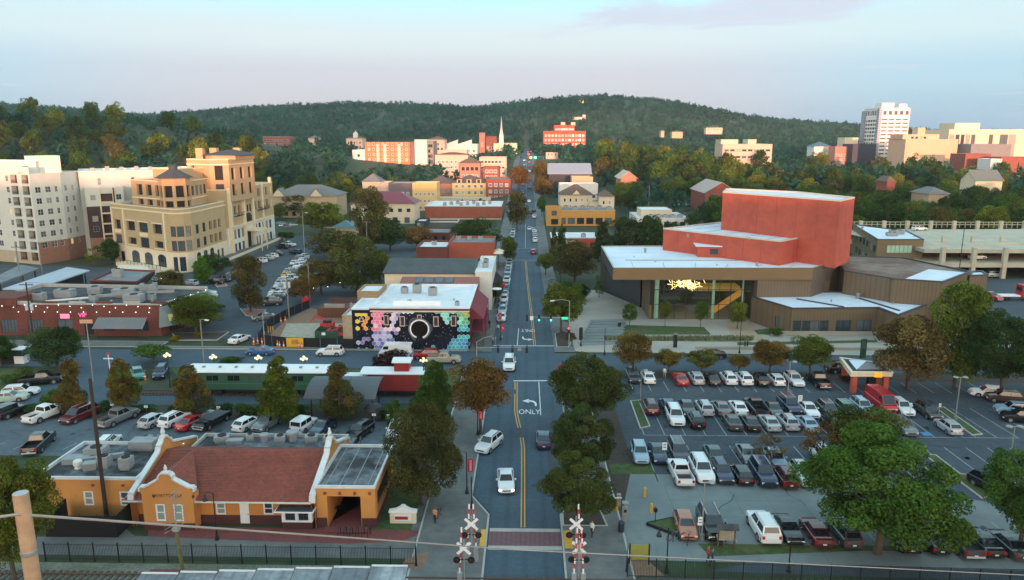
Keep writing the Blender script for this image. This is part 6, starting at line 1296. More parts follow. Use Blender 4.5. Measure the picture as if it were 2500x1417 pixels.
mass(T,[(x0,553),(lerp(x0,x1,.7),553),(lerp(x0,x1,.7),572),(x0,572)],zt-.6,z1,MATS['salmon_concrete'],{0:rows(6,3,4,zt+.2,1,1,2,1.6,'fard')},M_roofw,.5);MB().box(lerp(x0,x1,.32),lerp(x0,x1,.46),556,564,z1,z1+5.2,MATS['salmon_concrete']).build('roof_house',T)
T,x0,x1,zb,zt=block('glass_hall','long cream complex with tall dark glass bays on the right edge','hall',2318,2560,316,600,40,c_crm,M_roofw,None);Lx=x1-x0
mb = MB()
T2=thing('far_cream_hall','upper cream storey standing behind the dark glass bays','building',(lerp(x0,x1,.6),640,zt));mass(T2,[(lerp(x0,x1,.35),641),(lerp(x0,x1,.62),641),(lerp(x0,x1,.62),665),(lerp(x0,x1,.35),665)],zb,zat(x0,640,302),c_crm,{},M_roofw,.5)
for a,b in ((.01,.055),(.07,.11),(.125,.16),(.175,.215),(.23,.27),(.41,.45),(.52,.60),(.61,.68)):
    fw,pn=winmesh(Lx*(b-a),(zt-zb)*.52,'strip');fo=inst(fw,'window',T,Vector((lerp(x0,x1,(a+b)/2),599.8,zb+(zt-zb)*.36))-T.location);inst(pn,'pane',fo,(0,0,0))
block('grey_shop_row','row of grey shops with dark upper windows at the right edge','shops',2372,2470,352,540,18,c_gr,M_roofd,[(9,3,2,4,1.8,2.2,'fard')])
block('brick_shop_row','row of red brick shops with arched fronts at the right edge','shops',2358,2420,376,500,18,c_br,M_roofw,[(7,3,2,3.6,1.6,2,'far')])
block('brick_shop_row','second red brick shop row, further right and slightly lower','shops',2446,2530,384,480,18,c_br,M_roofg,[(7,2,2,3.6,1.6,2,'far')])
block('white_shop','low white shop between the two red brick rows','shop',2420,2447,388,478,14,c_wh,M_roofw,[(3,1,1,3,1.6,2,'fard')])
T,x0,x1,zb,zt=block('cottage','cream cottage with a grey green roof among the right hand trees','house',2382,2448,441,350,12,c_crm,None,[(4,1,1,3,1.1,1.5,'far')]);gableroof(T,[(x0,350),(x1,350),(x1,362),(x0,362)],zt,4.5,W('grey_green_roof',(.13,.155,.15),.85,.1,1),c_crm,.6,axis='x')
block('grey_roof_house','low house with a broad grey hipped roof deep in the right hand trees','house',2268,2318,474,310,14,c_tan,None,[(3,1,1,3,1.1,1.4,'far')],hipm=r_gr,hiph=2.6,over=.8)
block('brick_cottage','small brick house half hidden by trees behind the fly tower','house',2166,2186,444,330,10,c_br,None,[(2,3,2,3,1.0,1.4,'far')],hipm=r_br,hiph=2.4)
# houses on the hill, some catching the last sun, one with lit windows
for px,py,w_,Yh,lab in ((1322,262,22,1450,'pale pink house high on the hill left of the lit windows'),(1411,286,26,1250,'pink house halfway up the hill above the red hall'),(1426,280,8,1260,'narrow white house beside the pink one halfway up the hill'),(1744,312,40,1000,'long pink house on the right shoulder of the hill'),
                            (1654,322,26,960,'cream house low on the hill above the treetops'),(1050,262,8,1500,'pink tower house on the crest of the left ridge'),(1510,272,8,1400,'small white house high on the hill'),(1570,278,9,1350,'small white house on the hill below the crest'),(1618,320,8,960,'tiny pale house left of the cream house')):
    x0,x1 = xat_row(px - w_ / 2,py,Yh),xat_row(px + w_ / 2,py,Yh); zt = zat(x0,Yh,py); h = max(4,w_ * .2 * Yh / 1800)
    T = thing('hill_house', lab, 'house', ((x0 + x1) / 2, Yh, zt - h - 8)); d_ = 12
    mass(T,[(x0,Yh),(x1,Yh),(x1,Yh+d_),(x0,Yh+d_)],zt-h-4,zt,c_pink if 'pink' in lab else c_tan if 'cream' in lab else c_wh,{0:even(x1-x0,max(1,int(w_/7)),zt-h*.75,3,1,1.6,1.8,'far')},None);hip(T,[(x0,Yh),(x1,Yh),(x1,Yh+d_),(x0,Yh+d_)],zt,h*.4,r_br,.6)
Yh=1480;x0,x1=xat_row(1410,249,Yh),xat_row(1427,249,Yh);zt=zat(x0,Yh,244);T=thing('hilltop_house','dark hilltop house with a row of brightly lit windows','house',((x0+x1)/2,Yh,zt-16))
mass(T,[(x0,Yh),(x1,Yh),(x1,Yh + 12),(x0,Yh + 12)],zt - 16,zt,c_br,{},None); hip(T,[(x0,Yh),(x1,Yh),(x1,Yh + 12),(x0,Yh + 12)],zt,3.5,r_br,.8)
M_lit = W('lit_window', (1, .7, .2), .4, 0, emit=(1, .50, .06), estr=3.2)
for k in range(3): xx = lerp(x0 + .5,x1 - 4.0,k / 2); MB().box(xx,xx + 3.4,Yh - .3,Yh - .05,zt - 5.6,zt - 1.2,M_lit).build('lit_window',T)
# ------------------------------------------------------------------ vegetation
def leafmat(name):
    m = bpy.data.materials.new(name); m.use_nodes = True; t = m.node_tree; t.nodes.clear(); n = t.nodes; l = t.links
    o=n.new('ShaderNodeOutputMaterial');oi=n.new('ShaderNodeObjectInfo');at=n.new('ShaderNodeAttribute');at.attribute_name='tint';sp=n.new('ShaderNodeSeparateColor');l.new(at.outputs['Color'],sp.inputs[0])
    au = n.new('ShaderNodeAttribute'); au.attribute_type = 'OBJECT'; au.attribute_name = 'autumn'
    mu = n.new('ShaderNodeMath'); mu.operation = 'MULTIPLY'; l.new(sp.outputs[1],mu.inputs[0]); l.new(au.outputs['Fac'],mu.inputs[1])
    mx=n.new('ShaderNodeMix');mx.data_type='RGBA';l.new(mu.outputs[0],mx.inputs[0]);l.new(oi.outputs['Color'],mx.inputs['A']);mx.inputs['B'].default_value=(.27,.12,.035,1)
    sc_ = n.new('ShaderNodeVectorMath'); sc_.operation = 'SCALE'; l.new(mx.outputs['Result'],sc_.inputs[0]); l.new(sp.outputs[0],sc_.inputs['Scale'])
    d = n.new('ShaderNodeBsdfDiffuse'); tr = n.new('ShaderNodeBsdfTranslucent'); ms = n.new('ShaderNodeMixShader'); ms.inputs[0].default_value = .3
    l.new(sc_.outputs[0],d.inputs[0]);l.new(sc_.outputs[0],tr.inputs[0]);l.new(d.outputs[0],ms.inputs[1]);l.new(tr.outputs[0],ms.inputs[2]);l.new(ms.outputs[0],o.inputs[0]); return m
M_leaf = leafmat('leaves'); M_bark = mat('bark', (.085, .065, .05), .95, .25, 3)
def crown_arrays(kind, n, leaf, seed):
    g = np.random.default_rng(seed); lob = []
    if kind == 'cone':
        for i in range(46):
            z=g.uniform(.04,.95);r=.43*(1-z)**.6*min(1,.5+z*2.4)+.01;a=g.uniform(0,2*pi);q=r*g.uniform(.35,.95);lob.append((q*cos(a),q*sin(a),z,.07+.085*(1-z)))
    elif kind == 'oval':
        for i in range(75):
            z=g.uniform(.08,.92);r=.40*math.sin(pi*min(1,z*.9+.1))**.6;a=g.uniform(0,2*pi);q=r*g.uniform(.4,.95);lob.append((q*cos(a),q*sin(a),z,g.uniform(.08,.15)))
    elif kind == 'bush':
        for i in range(16): a = g.uniform(0,2 * pi); q = .34 * math.sqrt(g.uniform(0,1)); lob.append((q * cos(a),q * sin(a),g.uniform(.2,.72),g.uniform(.16,.28)))
    elif kind == 'airy':
        for i in range(30):
            z=g.uniform(.1,.92);r=.44*math.sin(pi*min(1,z*.85+.12))**.7;a=g.uniform(0,2*pi);q=r*g.uniform(.3,1);lob.append((q*cos(a),q*sin(a),z,g.uniform(.06,.12)))
    else:                                                              # round, broad
        fine = n > 20000
        for i in range(115 if fine else 52):
            u=g.uniform(-1,1);a=g.uniform(0,2*pi);s_=math.sqrt(1-u*u);rr=g.uniform(.4,1)**.5*(1+.45*noise.noise((1.7*s_*cos(a)+seed,1.7*s_*sin(a),1.7*u)))
            lob.append((.37 * rr * s_ * cos(a),.37 * rr * s_ * sin(a),.50 + .36 * rr * u - .04,g.uniform(.05,.11) if fine else g.uniform(.09,.17)))
    lob = np.array(lob); k = g.choice(len(lob),n,p=lob[:,3] ** 2 / (lob[:,3] ** 2).sum()); d = g.normal(size=(n,3)); d /= np.linalg.norm(d,axis=1)[:,None]
    d[:, 2] = np.where((d[:, 2] < -.5) & (g.uniform(size=n) < .5), -d[:, 2], d[:, 2])
    r = lob[k, 3] * g.uniform(.62, 1.12, n) ** .7; c = lob[k, :3] + d * r[:, None] * np.array([1, 1, .85])
    nrm = d * .8 + g.normal(size=(n,3)) * .6 + np.array([0,0,.25]); nrm /= np.linalg.norm(nrm,axis=1)[:,None]
    t = np.cross(nrm,g.normal(size=(n,3))); t /= np.linalg.norm(t,axis=1)[:,None]; b = np.cross(nrm,t); s = leaf * g.uniform(.6,1.4,n)[:,None]
    q = np.stack([c - t * s * .9,c - b * s * .55 + nrm * s * .12,c + t * s * .9,c + b * s * .55 + nrm * s * .12],1).reshape(-1,3)
    lt=g.uniform(.72,1.28,len(lob)) if n>20000 else g.uniform(.6,1.4,len(lob));tint=.86*lt[k]*g.uniform(.65,1.35,n);aut=np.clip(g.uniform(-.25,1.1,len(lob))[k]+g.normal(0,.2,n),0,1)
    return q, np.repeat(np.stack([tint, aut], 1), 4, 0)
def leaf_mesh(name, q, tint):
    me=bpy.data.meshes.new(name);n=len(q);me.vertices.add(n);me.vertices.foreach_set('co',q.astype(np.float32).ravel());me.loops.add(n);me.loops.foreach_set('vertex_index',np.arange(n,dtype=np.int32))
    m=n//4;me.polygons.add(m);me.polygons.foreach_set('loop_start',np.arange(0,n,4,dtype=np.int32));me.polygons.foreach_set('loop_total',np.full(m,4,dtype=np.int32));me.update(calc_edges=True)
    a=me.attributes.new('tint','FLOAT_COLOR','POINT');cc=np.ones((n,4),np.float32);cc[:,0]=tint[:,0];cc[:,1]=tint[:,1];a.data.foreach_set('color',cc.ravel());me.materials.append(M_leaf); return me
CROWN = {}
def crown(kind, dens, i):
    key = (kind, dens, i)
    if key not in CROWN:
        n, leaf = {'xx': (42000, .0108), 'hi': (17000, .0165), 'mid': (7500, .024), 'lo': (1900, .043)}[dens]
        if kind == 'airy': n = int(n * .5); leaf *= .8
        if kind == 'bush': n = int(n * .3); leaf *= 1.9
        CROWN[key] = leaf_mesh('crown',*crown_arrays(kind,n,leaf,17 * i + {'hi': 1,'mid': 2,'lo': 3,'xx': 4}[dens] + 100 * len(kind)))
    return CROWN[key]
def trunk_mesh(i, kind):
    r = random.Random(i); mb = MB(); fr = .62 if kind != 'young' else .6
    mb.tube([(0, 0, 0), (.01, 0, .12), (-.005, .01, .3), (0, 0, fr)], .026, M_bark, 7, .012)
    for k in range(6):
        a=r.uniform(0,6.28);z=r.uniform(.22,.5);mb.tube([(0,0,z),(.13*cos(a),.13*sin(a),z+.1),(.27*cos(a),.27*sin(a),z+.26)],.012,M_bark,5,.004)
    return mb.mesh('trunk')
TRUNK = [trunk_mesh(i, 'round') for i in range(4)]
NT = [0]
def tree_at(name, label, X, Y, Hh, D, kind, c, aut=0.0, group=None, dens='mid', tfrac=.22, z=None):
    NT[0] += 1; i = NT[0]; z = TZ(X, Y) if z is None else z
    T = thing(name, label, 'tree', (X, Y, z), group); rz = (i * 2.399) % 6.28
    inst(TRUNK[i % 4], 'trunk', T, (0, 0, -.1), rz, (D, D, Hh))
    o=inst(crown(kind,dens,i%(2 if dens in ('hi','xx') else 4)),'crown',T,(0,0,Hh*tfrac),rz,(D,D,Hh*(1-tfrac)),c);o['autumn']=max(aut,.1); return T
DG,MG,BG,OL,YG,RU,BR,OR=(.050,.108,.026),(.075,.155,.028),(.11,.23,.030),(.118,.160,.026),(.20,.240,.028),(.135,.128,.036),(.18,.115,.036),(.25,.12,.03)
def tree(px, base, top, wpx, kind, c, label, aut=0.0, dens='mid', tfrac=.22, name=None, pxt=None):
    X,Y = GT(px,base) if base < 560 else G(px,base); Hh = zat(X,Y,top) - TZ(X,Y); D = wpx / F_PX * math.hypot(Y,CAM_H) * 1.12
    return tree_at(name or {'cone':'conical_tree','oval':'oval_tree','airy':'young_tree'}.get(kind,'round_tree'),label,X,Y,Hh*1.02,D,kind,c,aut,None,dens,tfrac)
for a in [
    (40,1440,1062,215,'round',OL,'large olive tree filling the lower left corner beside the depot',.25,'xx',.15),
    (182,1012,878,84,'cone',RU,'rusty brown conical tree at the left end of the parking hedge',.5,'hi',.1),(303,1000,880,92,'cone',OL,'conical tree turning red at its foot beside the siding end',.9,'hi',.12),
    (470,1012,892,108,'cone',RU,'brownish olive conical tree covering the left end of the green coach',.35,'hi',.1),(685,1030,874,122,'cone',OL,'olive green conical tree in front of the middle of the green coach',.15,'hi',.1),
    (832,1026,886,118,'cone',(0.102,0.109,0.035),'dark olive conical tree in front of the grey shelter',.3,'hi',.1),(1062,1040,885,118,'cone',MG,'green conical tree at the right end of the red caboose',.15,'hi',.1),
    (1172,1062,876,150,'round',BR,'orange brown round street tree beside the red banner, left of the road',.5,'hi',.32),(1030,1232,985,185,'oval',(0.0754,0.0899,0.0325),'big dark conical tree between the depot porch and the street',.15,'xx',.08),
    (965,1040,975,60,'cone',MG,'small green conical tree between the shelter and the big dark tree',0,'mid',.08),(140,902,792,135,'round',(0.058,0.109,0.0375),'broad dark green tree on the lawn in front of the brick restaurant',.1,'hi',.12),
    (5,892,815,75,'round',DG,'dark green tree cut by the left edge on the lawn',0,'hi',.1),(375,885,843,82,'bush',MG,'low spreading tree beside the first globe lamp',.1,'mid',.35),
    (412,726,655,84,'round',RU,'rust tinged round tree beside the pale lean-to',.4,'mid',.15),(480,812,712,130,'round',OL,'yellowish green tree at the right end of the brick restaurant',.15,'hi',.12),
    (495,692,622,58,'cone',BG,'bright green conical tree at the rounded hotel corner',0,'mid',.06),(528,668,616,72,'round',DG,'dark tree beside the hotel right of the bright conical one',0,'mid',.06),
    (612,762,628,88,'oval',(0.087,0.102,0.035),'tall dark tree on the brick island at the car park mouth',.4,'hi',.08),(235,650,598,52,'airy',YG,'yellow green young tree in front of the brown apartment bays',0,'mid',.15),
    (272,645,584,50,'oval',DG,'dark narrow tree at the left corner of the hotel',0,'mid',.1),(870,716,575,135,'oval',(0.109,0.138,0.0375),'tall broad green tree behind the wooden deck',.15,'hi',.1),
    (785,718,628,116,'round',RU,'rusty round tree left of the tall broad green one',.35,'hi',.12),(742,738,668,72,'round',BR,'small brown tree at the corner of the long car park',.35,'mid',.15),
    (928,700,612,66,'oval',OL,'olive tree leaning against the slate roof',.1,'mid',.1),(905,612,458,104,'oval',(0.123,0.131,0.0375),'tall olive tree in front of the maroon roof',.25,'hi',.1),
    (952,612,525,96,'round',DG,'dark tree right of the tall olive one',.05,'mid',.08),(1018,608,543,74,'round',(0.232,0.152,0.0438),'orange brown tree left of the brown brick store',.5,'mid',.12),
    (1160,618,528,122,'round',(0.0653,0.109,0.0312),'wide dark green tree in front of the long brick hall',0,'hi',.1),(785,572,488,104,'round',YG,'yellow green tree between the lodge and the small car park',.15,'mid',.1),
    (715,530,470,84,'round',DG,'dark tree in front of the lodge',0,'mid',.08),(815,628,553,118,'round',(0.087,0.109,0.0375),'spreading olive tree at the far end of the long car park',.3,'mid',.1),
    (700,592,564,38,'bush',MG,'small clipped round tree on the car park island near the hotel',0,'mid',.3),(1262,566,468,60,'oval',(0.102,0.109,0.0312),'tall street tree left of the road before the brick corner block',.35,'mid',.15),
    (1243,645,578,48,'oval',OL,'street tree at the left kerb beside the brick terrace',.15,'mid',.2),(1210,742,688,40,'oval',MG,'small street tree in front of the maroon awning',0,'mid',.3),
    (1268,470,398,52,'round',BR,'rust brown street tree at the left kerb further up the hill',.4,'mid',.15),(1440,1048,842,192,'round',(0.0725,0.104,0.03),'largest dark street tree at the right kerb beyond the stop line',.05,'xx',.14),
    (1415,1182,980,168,'round',(0.0653,0.0943,0.03),'middle dark street tree of three at the right kerb',.05,'xx',.12),(1410,1296,1096,172,'round',(0.087,0.119,0.0325),'nearest dark street tree at the right kerb beside the crossing signal',.1,'xx',.16),
    (1370,812,688,108,'round',OL,'olive street tree on the corner bed opposite the mural',.1,'hi',.18),(1388,760,682,76,'round',MG,'green tree right behind the olive corner tree',.1,'mid',.15),
    (1402,690,583,118,'round',(0.102,0.102,0.0375),'dark olive tree between the diner and the plaza',.3,'hi',.12),(1332,672,610,52,'round',OL,'small olive tree over the right hand pavement',.2,'mid',.2),
    (1372,628,545,34,'cone',DG,'narrow evergreen in front of the white roofed diner',0,'mid',.04),(1352,630,556,26,'cone',DG,'thin evergreen next to the parked cars on the right kerb',0,'mid',.04),
    (1470,640,538,72,'cone',(0.0464,0.087,0.0312),'first dark tree of the row behind the arts centre roof, right of the diner',0,'mid',.05),(1528,636,532,80,'oval',(0.0464,0.087,0.0312),'second dark tree of the row behind the arts centre roof',0,'mid',.05),
    (1585,632,528,78,'oval',DG,'third dark tree of the row behind the arts centre roof',0,'mid',.05),(1632,628,533,66,'round',(0.0508,0.0899,0.0312),'fourth dark tree of the row, beside the low brick box',0,'mid',.05),
    (1462,728,668,32,'airy',MG,'slim young tree beside the blue sign wall',0,'mid',.15),(1537,800,742,40,'oval',MG,'first young tree on the plaza lawn from the steps',0,'mid',.3),(1623,800,737,32,'oval',OL,'second young tree on the plaza lawn from the steps',0,'mid',.3),
    (1710,800,735,34,'oval',MG,'third young tree on the plaza lawn from the steps',0,'mid',.3),(1800,804,737,46,'oval',YG,'yellow green young tree at the right end of the plaza lawn',.1,'mid',.25),
    (1545,918,808,98,'round',(0.174,0.138,0.0375),'orange tinged tree at the left end of the row along the car park',.6,'hi',.25),(1632,912,852,74,'round',(0.189,0.167,0.0375),'small yellow brown tree second in the row along the car park',.4,'mid',.3),
    (1712,912,852,80,'round',(0.145,0.16,0.0375),'small olive tree third in the row along the car park',.2,'mid',.3),(1803,912,862,54,'round',(0.189,0.152,0.0375),'smallest tree of the row along the car park',.45,'mid',.3),
    (1878,916,828,98,'round',(0.189,0.145,0.0375),'tree with a bright orange top in the row along the car park',.85,'hi',.25),(1975,920,818,106,'round',OL,'dark green tree beside the ticket kiosk canopy',.1,'hi',.25),
    (2215,952,762,180,'round',(0.181,0.138,0.05),'large brown olive tree right of the kiosk canopy',.25,'hi',.14),(2328,950,698,150,'oval',(0.145,0.21,0.0375),'tall bright green tree right of the brown one',.1,'hi',.12),
    (2440,975,735,190,'round',(0.0435,0.0899,0.03),'huge dark green tree on the right edge above the car park',.02,'xx',.14),(2530,960,750,130,'round',DG,'dark tree cut by the right edge behind the huge one',0,'hi',.12),
    (2140,1352,1030,355,'round',(.085,.175,.032),'very wide bright green tree in front of the lower right car park',.06,'xx',.10),(2490,1345,1072,205,'round',(0.087,0.174,0.0375),'bright green tree cut by the lower right edge',.03,'xx',.12),
    (2105,1150,985,190,'round',(0.0798,0.131,0.035),'dark tree with red flecks behind the very wide green one',.45,'hi',.12),(2005,1140,1030,110,'airy',(0.174,0.116,0.0562),'thin reddish tree left of the dark flecked one',.5,'mid',.15),
    (1870,1135,1060,84,'airy',(0.203,0.167,0.106),'half bare brown tree between the parked cars',.25,'mid',.2),(1318,462,392,44,'oval',RU,'rust tinged street tree right of the road on the rise',.3,'mid',.12),(1326,490,425,46,'round',(0.16,0.123,0.0375),'orange olive street tree right of the road below the blue grey roof',.5,'mid',.12),(1322,530,482,26,'oval',MG,'slim street tree at the right kerb beside the golden shop',0,'mid',.2)]:tree(*a)
for px,base,top,wpx,c,lab in [(955,902,862,128,(.040,.022,.022),'wide dark purple bush in front of the mural'),(425,832,815,26,(.22,.17,.015),'yellow bush at the corner of the restaurant'),(485,824,808,24,(.20,.16,.015),'yellow bush beside the tall lamp pole'),(560,885,870,60,MG,'green bush behind the green coach'),
    (60,925,895,60,(.12,.17,.05),'pale green bush on the lawn at the left'),(118,990,945,46,MG,'dark bush beside the white parked wagon'),(1000,1032,1000,50,DG,'round dark bush in front of the map sign'),(940,1025,996,30,DG,'dark clipped bush left of the map sign'),
    (600,1016,984,56,DG,'dark bush between the white hatchback and the coach'),(640,1010,975,46,MG,'green bush left of the middle conical tree'),(735,1010,985,40,DG,'dark bush under the shelter roof edge'),(545,1006,985,46,DG,'dark bush behind the black utility truck'),
    (90,1005,985,50,DG,'low dark bush behind the white pickup'),(245,1002,982,60,DG,'low dark bush behind the dark red wagon'),(350,1004,985,62,DG,'low dark bush behind the grey pickup'),(430,1006,988,56,DG,'low dark bush behind the white crossover'),(30,935,910,44,MG,'small green bush at the left edge of the lawn'),
    (1395,830,812,26,(.12,.10,.04),'brown shrub at the plaza corner'),(1895,818,798,56,MG,'green shrub bed in front of the low wing'),(1420,735,690,40,(.025,.05,.02),'dark hedge along the plaza path'),(520,760,738,60,MG,'green shrubs below the corner awning'),(1075,590,575,40,DG,'dark bush in front of the brown brick store'),
    (2065,930,912,40,(.09,.06,.03),'brown shrub at the foot of the kiosk'),(740,700,690,30,DG,'small dark shrub at the wooden deck'),(1450,880,860,10,DG,'tiny shrub at the plaza corner')]:
    X, Y = G(px, base); Hh = zat(X, Y, top) * 1.05; D = wpx / F_PX * math.hypot(Y, CAM_H) * 1.1; NT[0] += 1
    o = inst(crown('bush','mid',NT[0] % 4),'bush',None,(X,Y,-.1),NT[0] * 1.7,(D,D * (.6 if wpx > 50 else .9),Hh),c); o['autumn'] = .1; tag(o,lab,'bush')
# the woods: single trees where one can tell them apart, one mass beyond
PROT=[(640,707,350,820),(860,892,402,586),(892,1000,398,590),(1000,1058,392,588),(845,884,342,720),(1085,1262,350,690),(1062,1236,402,470),(1040,1250,482,416),(926,1066,490,372),(856,1012,540,312),(1037,1224,548,316),(664,822,486,330),(1327,1430,345,880),(1333,1362,388,640),(1340,1440,436,432),(1366,1502,505,332),(1334,1502,552,307),
        (1500,1554,436,402),(1556,1682,545,303),(1765,1886,362,570),(2095,2222,352,640),(2040,2142,368,610),(2205,2342,372,548),(2314,2560,346,600),(2358,2560,390,478),(1988,2030,354,640),(2382,2448,446,350),(2268,2318,480,310),(1722,1800,474,345),(2166,2186,462,330),(884,928,452,384),(1256,1322,999,600),(1396,1448,440,410),(1440,1780,470,300)]
def project(X, Y, Z):
    xr,yr,zr = X * _cp + Y * _sp,-X * _sp + Y * _cp,Z - CAM_H; f = yr * _c - zr * _s; return 1250 + F_PX * xr / f,708.33 + F_PX * (-(zr * _c) - yr * _s) / f
FOOT = [tuple(o['_x']) for o in bpy.data.objects if '_x' in o]
FOOT_D = [(a - 6, b + 6, y - 5, y + 34) for a, b, y, z0, z1 in FOOT]
def ok(X, Y, Hh, D):
    if abs(X + .5) < 10 + D * .3 and Y < 640: return False
    for a, b, c, d in FOOT_D:
        if a - D * .3 < X < b + D * .3 and c < Y < d: return False
    z = TZ(X, Y); px, py = project(X, Y, z + Hh); hw = D / 2 * F_PX / Y
    for a, b, yv, Yb in PROT:
        if Y < Yb and px + hw * .85 > a and px - hw * .85 < b and py < yv - 1: return False
    return True
rw = random.Random(21); WOOD = []
def place(n, region, hr, dr, md, tries=9000):
    k = 0
    for _ in range(tries):
        if k >= n: break
        px = rw.uniform(*region[0]); Y = rw.uniform(*region[1]); X = xat(px,Y); Hh = rw.uniform(*hr); D = rw.uniform(*dr)
        if any(abs(X - a) < md and abs(Y - b) < md * 1.3 for a, b, *_ in WOOD): continue
        if not ok(X, Y, Hh, D):
            Hh *= .66; D *= .8
            if not ok(X, Y, Hh, D):
                Hh *= .7; D *= .85
                if not ok(X, Y, Hh, D): continue
        WOOD.append((X, Y, Hh, D)); k += 1
place(46,((-60,330),(285,400)),(13,19),(11,16),9);place(70,((-60,650),(330,560)),(13,19),(11,16),10);place(44,((560,860),(345,700)),(11,17),(10,14),8);place(44,((820,1240),(335,640)),(9,14),(8,12),7)
place(12,((1340,1560),(345,460)),(9,13),(9,12),8);place(10,((1510,1760),(292,345)),(8,12),(8,11),6);place(46,((1440,1800),(330,620)),(15,22),(13,18),9);place(76,((1780,2560),(262,480)),(12,18),(11,16),10);place(30,((2090,2540),(249,345)),(9,15),(9,13),7);place(44,((1560,2560),(400,640)),(12,19),(11,16),11)
LANDM=[(60,400,'white apartment roof'),(240,415,'white apartment wing'),(440,415,'hotel turret'),(560,365,'hotel tower'),(740,465,'lodge'),(675,342,'brick school'),(870,385,'white gable slab'),(945,375,'orange apartments'),(930,480,'maroon roof'),(1035,470,'yellow house'),(1140,450,'mansard block'),(1225,320,'white spire'),(1130,520,'long brick hall'),(1380,330,'red hall'),(1390,415,'blue grey roof'),(1535,420,'pitched hall'),(1430,490,'cream house'),(1620,515,'white roofed store'),(1760,460,'ribbed brick hall'),(1825,355,'civic building'),(1920,475,'fly tower'),(2010,355,'teal roof'),(2160,340,'white tower'),(2275,350,'orange civic hall'),(2420,340,'glass bays'),(2415,430,'cottage'),(2290,465,'broad grey roof'),(2170,560,'tan office block'),(2400,575,'parking garage'),(1500,570,'diner')]
GREENS=[(DG,'dark green'),(MG,'mid green'),(OL,'olive'),(YG,'yellow green'),(MG,'mid green'),(DG,'dark green'),(OL,'olive'),(RU,'brown tinged'),(DG,'dark green'),(MG,'mid green')]
WOOD.sort(key=lambda q: -q[2] / q[1]); REST = WOOD[270:]
for px,Y,top in [(2250,300,481),(2278,302,483),(2306,300,480),(2330,303,470),(2380,340,449),(2410,341,450),(2440,340,447),(2160,322,462),(2178,321,464),(2195,324,458),(1728,335,486),(1755,334,490),(1780,335,480),(680,321,500),(760,320,494),(800,322,497),(1515,393,442),(1535,392,446),(1552,394,442),(1570,296,545),(1600,294,548),(1640,296,545),(1512,300,530),(1690,300,515)]:
    X = xat_row(px, top, Y); WOOD.insert(0, (X, Y, max(3, zat(X, Y, top) - TZ(X, Y)), 8 if Y > 310 else 7))
for X, Y, Hh, D in WOOD[:294]:
    c, cn = rw.choice(GREENS); k = rw.uniform(.85, 1.15); px, py = project(X, Y, TZ(X, Y) + Hh * .6)
    lx,ly,ln=min(LANDM,key=lambda q:math.hypot(q[0]-px,2.2*(q[1]-py)));dx,dy=px-lx,py-ly;where=('above' if dy<0 else 'below')+(' left of' if dx<-35 else ' right of' if dx>35 else '')+' the '+ln
    kd = rw.choice(('round', 'round', 'oval'))
    tree_at('woodland_tree','%s%s %s tree of the woods, %s'%('small ' if Hh<9 else 'large ' if Hh>16 else '',cn,'broad' if kd=='round' else 'slim',where),X,Y,Hh,D,kd,tuple(v*k for v in c),rw.choice((0,.05,.05,.12,.22)),'woodland trees '+where,'lo' if Y>420 else 'mid',.12)
def far_wood():
    g = np.random.default_rng(8); proto = [crown_arrays(k,34,.15,50 + i) for i,k in enumerate(('round','oval','round','bush'))]; Q,Tn,n = [],[],0
    pal = np.array([.8, .95, 1.0, 1.15, 1.25])
    for it in range(60000):
        if n >= 15500: break
        Y = 345 + 1535 * g.uniform() ** .85; px = g.uniform(-120, 2620); X = xat(px, Y)
        if it < len(REST): X, Y = REST[it][:2]
        if Y < 700 and it >= len(REST) and rw.random() < .3: continue
        nz = noise.noise((X * .006,Y * .006,7)); Hh,D = g.uniform(8,14) * (1 + .5 * nz),g.uniform(8,14) * (1 + .5 * nz)
        if Y < 640 and it >= len(REST) and any(abs(X - a) < 6 and abs(Y - b) < 7 for a,b,*_ in WOOD): continue
        if not ok(X, Y, Hh, D):
            Hh *= .5; D *= .75
            if not ok(X, Y, Hh, D): continue
        if abs(X + .5) < 6 and Y < 1150: continue
        i=n%4;q,t=proto[i];a=g.uniform(0,6.28);R_=np.array([[cos(a),-sin(a),0],[sin(a),cos(a),0],[0,0,1]]);Q.append((q*np.array([D,D,Hh]))@R_.T+np.array([X,Y,TZ(X,Y)-.8]));tt=t.copy();tt[:,0]=1+(tt[:,0]-1)*.5;tt[:,0]*=pal[g.integers(5)]*(1+.55*noise.noise((X*.011,Y*.011,2)));tt[:,1]=tt[:,1]*.2 if g.uniform()>.14 else .7;Tn.append(tt);n+=1
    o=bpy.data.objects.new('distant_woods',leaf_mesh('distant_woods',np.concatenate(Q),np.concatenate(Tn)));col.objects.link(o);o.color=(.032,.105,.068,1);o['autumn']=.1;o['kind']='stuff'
far_wood()
# pale grasses of the plaza bed
gq, gt = [], []; g = np.random.default_rng(4)
for k in range(2600):
    px=g.uniform(1475,1838);x,y=G(px,g.uniform(826,834));a=g.uniform(0,pi);h=g.uniform(.3,.65);dx,dy=.12*cos(a),.12*sin(a);lx,ly=g.normal(0,.12,2)
    gq+=[(x-dx,y-dy,.12),(x+dx,y+dy,.12),(x+dx*.3+lx,y+dy*.3+ly,.12+h),(x-dx*.3+lx,y-dy*.3+ly,.12+h)];gt+=[(g.uniform(.6,1.3),0)]*4
o=bpy.data.objects.new('ornamental_grass',leaf_mesh('ornamental_grass',np.array(gq),np.array(gt)));col.objects.link(o);o.color=(.26,.26,.15,1);o['autumn']=0.0;o['kind']='stuff'
